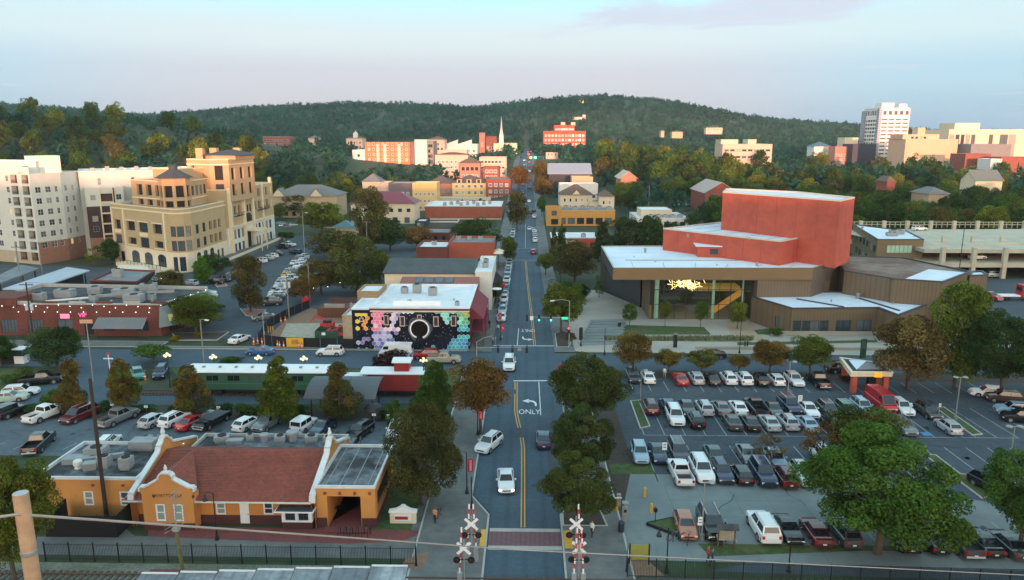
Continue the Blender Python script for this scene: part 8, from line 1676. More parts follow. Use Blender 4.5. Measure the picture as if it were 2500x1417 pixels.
lamp(1805,862,742,'tall thin black lamp post at the plaza kerb',0);lamp(1476,866,800,'thin black lamp post at the foot of the plaza steps',0);lamp(1418,845,800,'thin lamp post at the plaza corner',0);lamp(1368,690,648,'lamp post with red banner at the plaza path',0,'DT',1)
# globe lamps along the coach
for i, (px, py) in enumerate(((409, 868), (521, 872), (631, 874), (742, 876), (1034, 880))):
    X, Y = G(px, 925 if i < 4 else 935, .02); Y = 105.2; X = xat_row(px, 880, Y); h = zat(X, Y, py)
    T=thing('globe_lamp','five globe lamp post, %s'%('left of the green coach','over the left end of the coach roof','left of the middle conical tree','right of the middle conical tree','behind the red caboose cupola')[i],'street lamp',(X,Y,0),'globe lamps');MB().lathe((X,Y,0),[(.16,0),(.08,.6),(.05,h-.4)],M_black,8).build('pole',T)
    for k in range(5):
        a=k*pi/2;r_=0 if k==4 else .42;zz=h+(.32 if k==4 else 0);MB().tube([(X,Y,h-.4),(X+r_*cos(a),Y+r_*sin(a),h-.35 if k<4 else h),(X+r_*cos(a),Y+r_*sin(a),zz-.2)],.025,M_black,5).build('arm',T)
        MB().lathe((X + r_ * cos(a),Y + r_ * sin(a),zz - .24),[(.02,0),(.15,.07),(.2,.2),(.15,.34),(.01,.4)],M_globe,10).build('globe',T,smooth=True)
# utility poles and wires
def pole(px, base, top, r, m, label, arms=0, can=0, name='utility_pole', z=0, Yo=None, head=False, lean=0):
    X,Y=G(px,base,z);h=zat(X,Y,top);T=thing(name,label,'pole',(X,Y,z));MB().tube([(X,Y,z-.3),(X+lean,Y,h)],r,m,10,r*.72).build('shaft',T)
    for k in range(arms):
        zz = h - .4 - k * .9; MB().box(X + lean - 1.2,X + lean + 1.2,Y - .07,Y + .07,zz - .07,zz + .07,M_wood).build('cross_arm',T)
        for j in (-1.05,-.5,.5,1.05): MB().lathe((X + lean + j,Y,zz + .07),[(.05,0),(.06,.1),(.03,.18),(.001,.2)],M_steel,6).build('insulator',T)
    for k in range(can):s=(-1,1)[k%2];MB().lathe((X+s*.42,Y,h*.62 if arms else h-2.6),[(.001,0),(.26,.02),(.26,.95),(.1,1.1),(.001,1.12)],mat('pale_transformer',(.50,.55,.56),.5,.05),10).build('transformer',T)
    if head:MB().tube([(X,Y,h-.2),(X+.5,Y-.3,h+.1),(X+1.3,Y-.8,h+.15)],.05,m,6).build('bracket',T);MB().obox((X+1.5,Y-.95,h+.12),(.75,.32,.16),-.5,M_white).build('lamp_head',T)
    return X + lean, Y, h
M_pw=mat('pale_wood_pole',(.52,.32,.20),.9,.15,2.5,c2=(.42,.27,.17),scale2=1.2);M_pd=mat('creosote_pole',(.045,.030,.024),.9,.25,2.5);M_pg=mat('grey_wood_pole',(.22,.20,.18),.9,.2,2)
Yp=16.0;Xp=xat_row(50,1205,Yp);hp_=zat(Xp,Yp,1204);T=thing('utility_pole','pale wooden pole with a flat sawn top close to the camera at lower left','pole',(Xp,Yp,0));MB().tube([(Xp,Yp,-.2),(Xp,Yp,hp_)],.20,M_pw,20,.172).build('shaft',T,smooth=False);MB().lathe((Xp,Yp,hp_-1.6),[(.182,0),(.19,.02),(.19,.1),(.182,.12)],M_steel,20).build('band',T)
MB().lathe((Xp,Yp,hp_ + .002),[(.165,0),(.001,.004)],mat('sawn_top',(.42,.45,.46),.9,.1,4),16).build('sawn_top',T)
xw,zw=xat_row(1250,1342,34),zat(xat_row(1250,1342,34),34,1342);xe,ze=xat_row(2650,1425,58),zat(xat_row(2650,1425,58),58,1412);za_=zat(Xp,Yp-.2,1256)
M_cab = mat('grey_cable', (.36, .31, .28), .7, .1, 2)
tag(MB().tube([(Xp-9,Yp-4.5,za_+.35),(Xp,Yp-.2,za_),(lerp(Xp,xw,.5),25,lerp(za_,zw,.5)-.05),(xw,34,zw),(lerp(xw,xe,.5),46,lerp(zw,ze,.5)),(xe,58,ze)],.034,M_cab,6).build('overhead_cable'),'thick grey cable crossing the lower picture from the pale pole','cable')
x1_,y1_,h1_=pole(261,1268,924,.21,M_pd,'tall dark creosoted pole rising beside the depot flat roof');x2_,y2_,h2_=pole(228,932,788,.10,M_steel,'thin grey pole sign with a small orange board in front of the restaurant',name='pole_sign')
T=MB().box(x2_-.95,x2_+.95,y2_-.1,y2_+.1,h2_-.1,h2_+.45,mat('orange_board',(.62,.34,.22),.7,.05)).build('sign_board');tag(T,'small faded orange sign board on top of the thin grey pole','sign')
p_a=pole(87,866,690,.17,M_pd,'dark utility pole with transformers in front of the brick restaurant',1,2);p_b=pole(52,700,600,.17,M_pg,'grey utility pole behind the pale blue carport',1,1);p_c=pole(104,672,590,.14,M_pg,'pale pole standing in front of the apartment balconies',1)
p_d=pole(498,886,780,.11,M_steel,'grey steel lamp pole with a white head right of the restaurant',head=True);p_e=pole(648,868,768,.10,M_steel,'thin grey pole standing at the blue sedan');p_f=pole(706,780,672,.16,M_pg,'pale wooden pole with two transformers at the building site',0,2);p_g=pole(757,738,640,.15,M_pg,'wooden pole with cross arm beside the long car park',1);p_h=pole(898,640,540,.14,M_pg,'wooden pole rising out of the trees behind the copper roof',1)
pole(745,640,520,.10,M_steel,'grey lamp pole beside the lodge',head=True);pole(1583,520,452,.16,M_steel,'tall grey lamp pole behind the white roofed store');pole(2338,690,560,.12,M_black,'black lamp pole in front of the parking garage')
mb = MB()
def wire(a, b, sag, r=.02):
    mb=MB();n=10;mb.tube([(lerp(a[0],b[0],t/n),lerp(a[1],b[1],t/n),lerp(a[2],b[2],t/n)-sag*4*(t/n)*(1-t/n)) for t in range(n+1)],r,M_black,4); return mb.build('power_line')
for i,(a,b,lab) in enumerate([(p_a,p_f,'upper power line from the restaurant pole to the site pole'),((p_a[0],p_a[1],p_a[2]-1.2),(p_f[0],p_f[1],p_f[2]-1.5),'lower power line from the restaurant pole to the site pole'),(p_b,p_a,'power line between the carport pole and the restaurant pole'),(p_f,p_g,'power line between the two poles at the site'),(p_g,p_h,'power line running from the site into the trees')]):tag(wire(a,b,.9),lab,'power line')
X,Y=G(448,1404);h=zat(X,Y,1292);T=thing('antenna_mast','weathered mast carrying a slanted ladder of yagi antenna rods','antenna',(X,Y,0));MB().tube([(X,Y,0),(X-.25,Y,h)],.17,mat('mossy_wood',(.16,.14,.06),.9,.3,3),9,.15).build('mast',T)
h2 = zat(X, Y, 1200); MB().tube([(X - .25, Y, h - .3), (X - .05, Y, h2)], .05, M_steel, 6).build('boom', T)
for i in range(11):
    zz=lerp(h+.1,h2,i/10);xx=X-.25+.2*i/10;MB().tube([(xx-.95+.04*i,Y-.2,zz-.42),(xx+.75-.03*i,Y+.2,zz+.42)],.025,M_steel,5).build('rod',T)
MB().box(X - .5, X + .05, Y - .2, Y + .2, h - .15, h + .2, M_hvac).build('junction_box', T)
# traffic signals at the junction
def head_(T, x, y, z, face, lit=None):
    mb = MB().box(x - .19, x + .19, y - .13, y + .13, z - .6, z + .6, M_black).build('signal_head', T)
    for k, dz in enumerate((.38, 0, -.38)):
        m_=(M_rsig if k==0 and lit=='r' else M_gsig if k==2 and lit=='g' else M_dark);MB().tube([(x,y+face*.131,z+dz),(x,y+face*.19,z+dz)],.14,m_,10).build('lens',mb)
X,Y=G(1389,842,.12);h=zat(X,Y,735);T=thing('traffic_signal','mast arm traffic signal with green lights reaching over the street from the right corner','traffic light',(X,Y,.12));MB().tube([(X,Y,.12),(X,Y,h)],.11,M_steel,8,.08).build('pole',T);za=zat(X,Y,777)
xl=xat_row(1284,776,Y);MB().tube([(X,Y,za),(xl,Y,za+.25)],.07,M_steel,8,.04).build('mast_arm',T);MB().tube([(X,Y,h),(X-1.6,Y-.4,h+.35),(X-2.9,Y-.6,h+.2)],.05,M_steel,6).build('bracket',T);MB().obox((X-3.1,Y-.6,h+.15),(.8,.3,.14),.2,M_white).build('lamp_head',T)
for px,lit,fc in ((1287,None,1),(1316,'g',-1),(1345,'g',-1)): head_(T,xat_row(px,776,Y),Y - .1,za + .05,fc,lit)
MB().box(xat_row(1294,776,Y),xat_row(1302,776,Y),Y-.16,Y-.12,za-.35,za+.35,M_white).build('sign_plate',T);MB().box(xat_row(1371,776,Y),xat_row(1387,776,Y),Y-.16,Y-.12,za-.22,za+.24,M_sgreen).build('street_name_sign',T);lettering('WEST',.3,M_white,T,(xat_row(1379,776,Y),Y-.17,za),(pi/2,0,0)) if False else None
head_(T, X - .1, Y - .2, 2.9, -1, 'r')
X,Y=G(1164,884,.12);T=thing('traffic_signal','near mast arm traffic signal seen from behind in front of the mural corner','traffic light',(X,Y,.12));za=zat(X,Y,853);MB().tube([(X,Y,.12),(X,Y,za+1.2)],.11,M_steel,8,.08).build('pole',T);xr=xat_row(1290,850,Y);MB().tube([(X,Y,za+.25),(xr,Y,za+.45)],.07,M_steel,8,.04).build('mast_arm',T)
MB().tube([(X,Y,za + 1.2),(X + 1.2,Y,za + 2.0),(X + 2.6,Y,za + 2.3)],.05,M_steel,6).build('bracket',T)
for px in (1216, 1251, 1286): head_(T, xat_row(px, 853, Y), Y + .1, za, 1)
MB().box(xat_row(1268,853,Y) - .3,xat_row(1268,853,Y) + .3,Y + .05,Y + .08,za - .3,za + .3,M_hvac).build('sign_plate',T)
X,Y=GT(1302,398);T=thing('traffic_signal','distant green traffic signals over the main street on the rise','traffic light',(X,Y,TZ(X,Y)));z=zat(X,Y,385);MB().tube([(X+8,Y,TZ(X,Y)),(X+8,Y,z+1)],.15,M_steel,6).build('pole',T);MB().tube([(X+8,Y,z+.6),(X-3,Y,z+.6)],.1,M_steel,6).build('mast_arm',T)
for k in (-2,1.5):MB().box(X+k-.8,X+k+.8,Y-.3,Y,z-.7,z+.7,M_gsig if k>0 else mat('lit_amber',(1,.6,.05),.4,0,emit=(1,.55,.03),estr=2.5)).build('signal_head',T)
# lot lamps, signs, bollards and small things on the right
def lotlamp(px, base, top, label, twin=True, m=M_steel):
    X,Y=G(px,base);h=zat(X,Y,top);T=thing('lot_lamp',label,'lamp post',(X,Y,0),'lamp posts of the car park');MB().tube([(X,Y,.5),(X,Y,h)],.075,m,8,.06).build('pole',T);MB().lathe((X,Y,0),[(.25,0),(.25,.55),(.001,.55)],M_conc,10).build('base',T)
    for s in ((-1,1) if twin else (1,)):MB().tube([(X,Y,h),(X+s*.3,Y,h+.05)],.04,m,6).build('arm',T);MB().lathe((X+s*.62,Y,h-.02),[(.001,0),(.36,.02),(.3,.14),(.001,.17)],m if not twin else M_hvac,12).build('lamp_head',T)
lotlamp(2332,1026,922,'tall twin headed lamp on the long grass island');lotlamp(2462,1150,1042,'twin headed lamp rising behind the right edge tree');lotlamp(1563,985,905,'thin lamp pole at the small grass island',False);lotlamp(1921,990,884,'lamp pole beside the white estate car of the kiosk row',False);lotlamp(1713,1318,1178,'tall grey lamp pole with two white signs beside the black SUV',False)
def signpost(px, base, top, w_, h_, label, m=None, name='parking_sign', z=0):
    X,Y=G(px,base,z);t=zat(X,Y,top);T=thing(name,label,'sign',(X,Y,z),'small white signs');MB().tube([(X,Y,z),(X,Y,t)],.03,M_steel,6).build('post',T);MB().box(X-w_/2,X+w_/2,Y-.05,Y-.031,t-h_,t,m or M_white).build('sign_plate',T)
    mb = MB()
    for k in range(2): mb.box(X - w_ * .28,X + w_ * .28,Y - .056,Y - .0501,t - h_ * (.35 + .35 * k),t - h_ * (.25 + .33 * k),M_black)
    mb.build('lettering', T)
for a in [(1621,1130,1080,.55,.95,'white sign in front of the purple minivan'),(1950,1015,965,.55,.8,'white sign beside the navy large SUV'),(2220,1022,984,.3,.45,'small white sign in front of the white SUV right of the red van'),(2290,1028,985,.3,.45,'small white sign in front of the dark SUV at the island'),(276,1004,985,.5,.34,'white hedge sign above the gap left of the grey pickup'),(358,1008,990,.5,.34,'white hedge sign behind the grey pickup'),(434,1012,994,.5,.34,'white hedge sign behind the white SUV'),(535,1014,992,.5,.5,'white hedge sign behind the black utility truck'),(914,1040,1010,.5,.3,'white map sign beside the clipped bush'),(949,1044,1012,.4,.6,'small orange and white notice right of the map sign'),(1707,1318,1262,.45,.85,'pair of white notices on the tall grey lamp pole')]:signpost(*a)
for px,base,top,l in ((1574,1214,1190,'yellow bollard farthest from the camera on the concrete drive'),(1506,1249,1226,'yellow bollard beside the grey pay machine'),(1590,1253,1229,'yellow bollard nearest the green triangle')):
    X,Y=G(px,base);h=zat(X,Y,top);tag(MB().lathe((X,Y,0),[(.13,0),(.13,h-.08),(.09,h-.02),(.001,h)],M_yb,12).build('bollard'),l,'bollard','yellow bollards')
X,Y=G(1525,1272);T=thing('pay_machine','grey parking pay machine with a small canopy on the concrete','machine',(X,Y,0));MB().box(X-.25,X+.25,Y-.2,Y+.2,0,1.5,M_steel).build('cabinet',T);MB().box(X-.3,X+.3,Y-.32,Y+.25,1.95,2.03,M_hvac).build('canopy',T);MB().tube([(X,Y+.15,1.5),(X,Y+.15,1.95)],.05,M_steel,6).build('post',T);MB().box(X-.15,X+.15,Y-.22,Y-.2,1.0,1.3,M_glass).build('screen',T)
X,Y=G(1510,1235);T=thing('pay_machine','slim grey ticket post with a barrier arm at the drive','machine',(X,Y,0));MB().box(X-.2,X+.2,Y-.2,Y+.2,0,1.3,M_steel).build('cabinet',T);MB().box(X-1.8,X+.3,Y-.28,Y-.22,.95,1.05,M_white).build('barrier_arm',T)
X,Y=G(1516,1300);T=thing('litter_bin','dark blue litter bin with a domed top on the concrete','bin',(X,Y,0));M_bin=mat('bin_blue',(.018,.025,.05),.5,.08);MB().lathe((X,Y,0),[(.26,0),(.3,.1),(.3,.95),(.001,.95)],M_bin,14).build('body',T);MB().lathe((X,Y,.95),[(.32,0),(.32,.06),(.22,.22),(.001,.27)],M_bin,14).build('lid',T)
for px,py,l in ((1512,800,'black bin on the plaza at the entrance'),(1418,830,'tall dark sign pillar at the plaza steps'),(1648,848,'dark slab pillar beside the seat wall')):X,Y=G(px,py,.12);h=1.1 if 'bin' in l else 2.4;o=MB().obox((X,Y,.12+h/2),(.6,.4,h),.2,M_black).obox((X,Y,.12+h+.04),(.66,.46,.08),.2,M_steel).build('bin' if 'bin' in l else 'sign_pillar');tag(o,l,'bin' if 'bin' in l else 'sign')
X,Y=G(2106,872,.12);h=zat(X,Y,828);T=thing('sign_pylon','dark green totem sign behind the kiosk canopy','sign',(X,Y,.12));MB().obox((X,Y,h/2),(1.0,.3,h),.25,mat('totem_green',(.02,.06,.04),.5)).build('panel',T);MB().obox((X-.05,Y-.17,h*.7),(.7,.03,h*.4),.25,mat('totem_face',(.06,.12,.09),.5)).build('face',T)
# monument sign
X,Y = G(985,1276); T = thing('monument_sign','white gabled monument sign with a red panel on the corner lawn','sign',(X,Y,.02)); s = 1.28
MB().box(X-s,X+s,Y-.22,Y+.22,.02,1.15,M_cream).build('body',T);mb=MB();pr=[(-s-.1,1.15),(s+.1,1.15),(s+.1,1.32),(.75,1.42),(.35,1.62),(.15,1.82),(-.15,1.82),(-.35,1.62),(-.75,1.42),(-s-.1,1.32)]
for yy,r in ((Y - .3,1),(Y + .3,-1)): mb.add([(X + a,yy,z) for a,z in pr],[tuple(range(10))[::r]],M_white)
for i in range(10):(a,z),(b,z2)=pr[i],pr[(i+1)%10];mb.add([(X+a,Y-.3,z),(X+b,Y-.3,z2),(X+b,Y+.3,z2),(X+a,Y+.3,z)],[(3,2,1,0)],M_white)
mb.build('gable',T);MB().box(X-.82,X+.82,Y-.25,Y-.221,.3,1.0,M_white).build('sign_panel',T);MB().box(X-.78,X+.5,Y-.26,Y-.251,.45,.78,mat('sign_red',(.35,.03,.04),.6)).build('red_field',T);lettering('DEPOT',.2,M_white,T,(X-.14,Y-.268,.61),(pi/2,0,0)) if False else None
rack = MB().tube([(-.3,0,0),(-.3,0,.62),(-.2,0,.8),(0,0,.87),(.2,0,.8),(.3,0,.62),(.3,0,0)],.035,M_black,7).mesh('bike_rack')
for i in range(6):
    X,Y=G(829+i*14.4,1309);o=inst(rack,'bike_rack',None,(X,Y,.02),pi/2-.2);tag(o,'black hoop bike rack in front of the depot porch, %s'%('leftmost of six','second of six from the left','third of six from the left','fourth of six from the left','fifth of six from the left','rightmost of six')[i],'bike rack','hoop bike racks')
def bicycle(px, base, rz, label, c=(.02, .02, .025), z=.02):
    X,Y = G(px,base,z); T = thing('bicycle',label,'bicycle',(X,Y,z)); m = mat('bike_%d' % int(c[0] * 999),c,.4,.05)
    for x in (-.52, .52):
        mb = MB(); n = 16; mb.tube([(x + .33 * cos(t * pi / 8),0,.34 + .33 * sin(t * pi / 8)) for t in range(17)],.022,M_tyre,6,caps=False)
        for t in range(6): a = t * pi / 3; mb.tube([(x,0,.34),(x + .32 * cos(a),0,.34 + .32 * sin(a))],.006,M_steel,4)
        o = mb.build('wheel', None, origin=(0, 0, 0)); o.parent = T
    mb = MB(); P_ = dict(r=(-.52,0,.34),b=(-.05,0,.3),s=(-.2,0,.82),h=(.36,0,.85),f=(.52,0,.34))
    for a,b in (('r','b'),('b','s'),('s','h'),('b','h'),('r','s'),('h','f')): mb.tube([P_[a],P_[b]],.02,m,6)
    o = mb.build('frame', None, origin=(0, 0, 0)); o.parent = T
    for nm,b in (('saddle',MB().box(-.34,-.08,-.06,.06,.9,.96,M_black)),('handlebar',MB().tube([(.3,-.28,1.0),(.36,0,.95),(.3,.28,1.0)],.018,M_black,6))):o=b.build(nm,None,origin=(0,0,0));o.parent=T
    T.rotation_euler = (.06, 0, rz); return T
bicycle(1072,1262,1.2,'black bicycle leaning at the lawn edge beside the person in orange',z=.12);bicycle(1645,1318,.4,'grey bicycle at the rack behind the copper hatchback',(.2,.2,.2));bicycle(1680,1325,1.2,'black bicycle at the rack beside the grey one')
for i,px in enumerate((1650,1668)):X,Y=G(px,1322);o=inst(rack,'bike_rack',None,(X,Y,.02),.3);tag(o,'black hoop rack beside the copper hatchback, %s'%('left one','right one')[i],'bike rack','hoop racks by the hatchback')
X,Y = G(1772,1336); T = thing('notice_board','wooden notice board with a dark shingled gable roof on the lawn','notice board',(X,Y,.02))
for x in (-.75, .75): MB().box(X + x - .07, X + x + .07, Y - .07, Y + .07, .02, 2.0, M_wood).build('post', T)
MB().box(X-.68,X+.68,Y-.06,Y+.06,.7,1.75,mat('board_panel',(.30,.27,.20),.8,.2,2)).build('panel',T);MB().lathe((X,Y-.075,1.2),[(.3,-.01),(.3,.01)],M_steel,4).build('emblem',T);mb=MB()
for s in (-1,1):mb.add([(X-1.0,Y,2.35),(X+1.0,Y,2.35),(X+1.0,Y+s*.55,1.95),(X-1.0,Y+s*.55,1.95)],[(0,1,2,3) if s<0 else (3,2,1,0)],M_roofd)
mb.build('roof', T)
X,Y=G(1735,1332);T=thing('info_panel','low white information panel left of the notice board','sign',(X+.9,Y,.02));MB().obox((X+.9,Y-.1,.9),(.8,.5,.04),0,M_white,.6).build('panel',T)
for s in (-.3, .3): MB().box(X + .87 + s, X + .93 + s, Y - .03, Y + .03, .02, .8, M_steel).build('leg', T)
q=[G(*p) for p in ((1578,1283),(1640,1270),(1656,1312))];T=thing('planter','green triangular lawn planter with a dark steel edge','planter',(*q[0],0));mb=MB();mb.poly(ccw(q),.3,M_grass);mb.build('turf',T)
for i in range(3):a,b=Vector(q[i]),Vector(q[(i+1)%3]);d=b-a;MB().obox(((a.x+b.x)/2,(a.y+b.y)/2,.17),(d.length,.08,.34 if i else .36),math.atan2(d.y,d.x),M_black).build('edge_plate',T)
X,Y=G(1599,1282);T=thing('meter_post','black parking sign post at the green triangle','sign',(X,Y,0));MB().tube([(X,Y,0),(X,Y,1.4)],.04,M_black,6).build('post',T);MB().lathe((X,Y,1.3),[(.03,0),(.2,.15),(.2,.45),(.03,.6)],M_black,8).build('plate',T)
X,Y = G(1560,1378); T = thing('trail_sign','olive green trail panel between two posts behind the right fence','sign',(X,Y,0)); mb = MB()
for s in (-.85, .85): MB().box(X + s - .06, X + s + .06, Y - .06, Y + .06, 0, 2.0, M_black).build('post', T)
MB().box(X - .78,X + .78,Y - .04,Y + .04,.5,1.9,mat('olive_panel',(.28,.28,.07),.7,.1,1)).build('panel',T)
X,Y=G(1530,1400);tag(MB().add([(X-.1,Y,0),(X+.1,Y,0),(X,Y,2.9),(X-.1,Y+.1,0),(X+.1,Y+.1,0),(X,Y+.1,2.9)],[(0,1,2),(5,4,3),(0,2,5,3),(1,4,5,2)],M_black).build('fence_blade'),'tall pointed black end post of the right fence','post','pointed fence end posts')
X,Y=G(1016,1386);tag(MB().add([(X-.1,Y,0),(X+.1,Y,0),(X,Y,2.9),(X-.1,Y+.1,0),(X+.1,Y+.1,0),(X,Y+.1,2.9)],[(0,1,2),(5,4,3),(0,2,5,3),(1,4,5,2)],M_black).build('fence_blade'),'tall pointed black end post of the left fence','post','pointed fence end posts')
# kiosk canopy at the head of the car park
X,Y=G(2110,940);zk=3.4;kp=ccw([G(2050,872,zk),G(2078,908,zk),G(2180,908,zk),G(2152,885,zk)]);T=thing('kiosk','ticket kiosk canopy with cream fascia, brick piers and a small skylight','kiosk',(*centre(kp),0))
mass(T,kp,zk - .75,zk - .1,M_cream,{},M_roofd,.1,M_cream,'fascia',.35); mb = MB().poly(kp[::-1],zk - .74,M_cream); mb.build('soffit',T); i_ = inset(kp,.7)
for p in i_: MB().box(p[0] - .35, p[0] + .35, p[1] - .35, p[1] + .35, 0, zk - .75, M_redb).build('pier', T)
c_ = centre(kp); e = inset(kp, 1.0); ap = (c_[0], c_[1], zk + .75); mb = MB()
for i in range(4): mb.add([(*e[i],zk + .02),(*e[(i + 1) % 4],zk + .02),ap],[(0,1,2)],M_memb if i == 0 or i == 3 else M_roofg)
mb.build('roof_cap', T)
MB().box(kp[1][0]+3.4,kp[1][0]+4.5,min(p[1] for p in kp)-.12,min(p[1] for p in kp)+.1,zk-.8,zk-.1,mat('orange_sign',(.85,.38,.02),.6,0,emit=(1,.4,.02),estr=.25)).build('orange_sign',T);MB().box(c_[0]+.5,c_[0]+1.6,c_[1]-.3,c_[1]+.5,0,1.9,M_black).build('ticket_machine',T)
# building site by the mural
M_blk=mat('black_site_fabric',(.010,.011,.013),.9,.1);T=thing('site_fence','black fabric site fence round the empty concrete plot','fence',(*G(740,845),0));fq=[G(*p) for p in ((866,852),(700,848),(630,840),(652,805),(700,776),(756,752))]
for a, b in zip(fq, fq[1:]):
    a, b = Vector(a), Vector(b); n = max(1, int((b - a).length / 3)); ang = math.atan2((b - a).y, (b - a).x)
    for i in range(n):m=a.lerp(b,(i+.5)/n);MB().obox((m.x,m.y,.95),((b-a).length/n-.06,.03,1.8),ang,M_blk).build('fabric_panel',T);p=a.lerp(b,i/n);MB().tube([(p.x,p.y,0),(p.x,p.y,1.95)],.03,M_steel,6).build('post',T)
a,b=Vector(G(701,849)),Vector(G(741,850));m=(a+b)/2;MB().obox((m.x,m.y-.06,1.0),((b-a).length,.03,1.7),0,mat('yellow_sign',(.72,.40,.02),.7,.05)).build('yellow_banner',T);MB().obox((m.x,m.y-.09,1.1),(1.2,.02,.8),0,mat('yellow_sign_print',(.45,.20,.03),.7,.2)).build('banner_print',T)
for k,t_ in enumerate(('Nabholz' if False else 'CONSTRUCTION','COMPANY')):m=G(842,846);lettering(t_,.42,M_line,T,(m[0],m[1]-.18,1.35-k*.5),(pi/2,0,0))
sheet('site_slab',[(680,832),(862,836),(840,790),(700,790)],.03,mat('site_concrete',(.36,.32,.25),.9,.15,.8));sheet('site_soil',[(640,835),(866,850),(866,780),(760,752),(700,780)],.022,MATS['bare_soil'])
cone=MB().lathe((0,0,0),[(.22,0),(.22,.04),(.15,.05),(.13,.4)],M_orange,8).lathe((0,0,.4),[(.13,0),(.11,.22)],M_white,8).lathe((0,0,.62),[(.11,0),(.05,.45),(.001,.46)],M_orange,8).mesh('traffic_drum')
for i,(px,py) in enumerate(((620,842),(630,840),(640,842),(678,848),(683,850),(693,851),(730,851),(737,852),(857,850),(645,820),(686,790),(697,788),(694,778))):X,Y=G(px,py);o=inst(cone,'traffic_cone',None,(X,Y,.02),0,(1.2,1.2,1.2));tag(o,'orange and white traffic cone %s'%('outside the black site fence' if i<9 else 'inside the building site'),'traffic cone','cones outside the fence' if i<9 else 'cones inside the site')
for i,(px,py) in enumerate(((655,812),(661,812),(667,812))):X,Y=G(px,py);tag(MB().lathe((X,Y,0),[(.1,0),(.1,1.2),(.001,1.25)],M_yb,8).build('bollard'),'pale yellow post in the site corner, %s'%('left of three','middle of three','right of three')[i],'post','yellow site posts')
X,Y=G(812,822);T=thing('skip','dark green open skip filled with red steel','skip',(X,Y,0));M_sk=mat('skip_green',(.02,.07,.05),.6,.15,1);w_,d_,h_=2.9,1.6,1.5
for bx in ((-w_,w_,-d_,-d_+.08),(-w_,w_,d_-.08,d_),(-w_,-w_+.08,-d_+.08,d_-.08),(w_-.08,w_,-d_+.08,d_-.08)):MB().box(X+bx[0],X+bx[1],Y+bx[2],Y+bx[3],.15,h_,M_sk).build('side_panel',T)
MB().box(X-w_+.08,X+w_-.08,Y-d_+.08,Y+d_-.08,.15,.3,M_black).build('floor',T);MB().box(X-1.6,X-.9,Y-d_-.03,Y-d_-.002,.7,1.2,M_white).build('label_plate',T)
for i in range(7):MB().obox((X-1+i*.4,Y+R.uniform(-.6,.6),1.0+R.uniform(0,.6)),(.2,2.2,.2),R.uniform(-.8,.8),M_rw,R.uniform(-.4,.4)).build('steel_beam',T)
def boom(px, base, label, s):
    X,Y=G(px,base);T=thing('red_lift',label,'machine',(X,Y,0));MB().box(X-1.3,X+1.3,Y-.8,Y+.8,.35,1.2,M_rw).build('chassis',T);MB().box(X-.7,X+.7,Y-.6,Y+.6,1.21,1.7,M_black).build('turntable',T)
    for dx in (-.9, .9):
        for dy in (-.82,.82): MB().tube([(X + dx,Y + dy - .1,.38),(X + dx,Y + dy + .1,.38)],.38,M_tyre,12).build('wheel',T)
    MB().tube([(X,Y,1.6),(X+s*2.2,Y,2.6)],.16,M_rw,6).build('lower_arm',T);MB().tube([(X+s*2.2,Y,2.6),(X+s*3.4,Y-.3,1.2)],.13,M_rw,6).build('upper_arm',T)
boom(800,802,'red boom lift with folded arm behind the skip',-1); boom(848,826,'red machine between the skip and the mural',-.6)
X,Y=G(760,756);T=thing('wooden_deck','rust brown timber deck and fence beside the tan annex','deck',(X,Y,0));M_dk=mat('rust_timber',(.16,.06,.04),.9,.2,2);x0,x1=xat_row(770,740,148),xat_row(862,740,148);n=26
pl = MB().box(-.13, .13, -.03, .03, 0, 2.1, M_dk).mesh('plank')
for i in range(n): inst(pl, 'plank', T, Vector((lerp(x0, x1, (i + .5) / n), 149, 0)) - T.location)
MB().box(x0,x1,150,155,1.7,1.85,M_dk).build('deck_floor',T); pl2 = MB().box(-.05,.05,-.03,.03,0,1.1,M_dk).mesh('baluster')
for i in range(40): inst(pl2, 'baluster', T, Vector((lerp(x0 + 1, x1, i / 39), 155, 1.85)) - T.location)
MB().box(x0 + 1, x1, 154.95, 155.05, 2.9, 3.0, M_dk).build('hand_rail', T)
X,Y=G(748,745);tag(MB().box(X-.8,X+.8,Y-.5,Y+.5,.02,1.6,M_rw).lathe((X,Y,1.6),[(.5,0),(.3,.4),(.001,.5)],M_rw,8).build('red_tank'),'bright red tank at the end of the site fence','tank');X,Y=G(818,772);tag(MB().box(X-2.1,X+2.1,Y-.2,Y+.2,.3,2.6,mat('tarp_grey',(.36,.32,.28),.8,.15)).build('site_board'),'pale panel leaning on the timber deck fence','panel');X,Y=G(972-112,828);tag(MB().box(X-.5,X+.5,Y-.4,Y+.4,.02,1.4,M_hvac).box(X-.55,X+.55,Y-.45,Y+.45,1.4,1.48,M_white).build('electric_cabinet'),'small white cabinet at the left foot of the mural','cabinet')
for px,py in ((748,700),(757,697),(765,703),(830,690),(838,684),(800,700)):X,Y=G(px,py,3.2);o=inst(bm,'hanging_bulb',None,(X,Y,3.2));tag(o,'lit bulb hanging over the timber deck under the trees','bulb','bulbs over the deck')
tag(MB().tube([(*G(q,r,3.2),3.36) for q,r in ((700,712),(748,700),(757,697),(765,703),(800,700),(830,690),(838,684),(870,700))],.02,M_black,4).build('bulb_wire'),'thin black wire carrying the bulbs over the timber deck','wire')
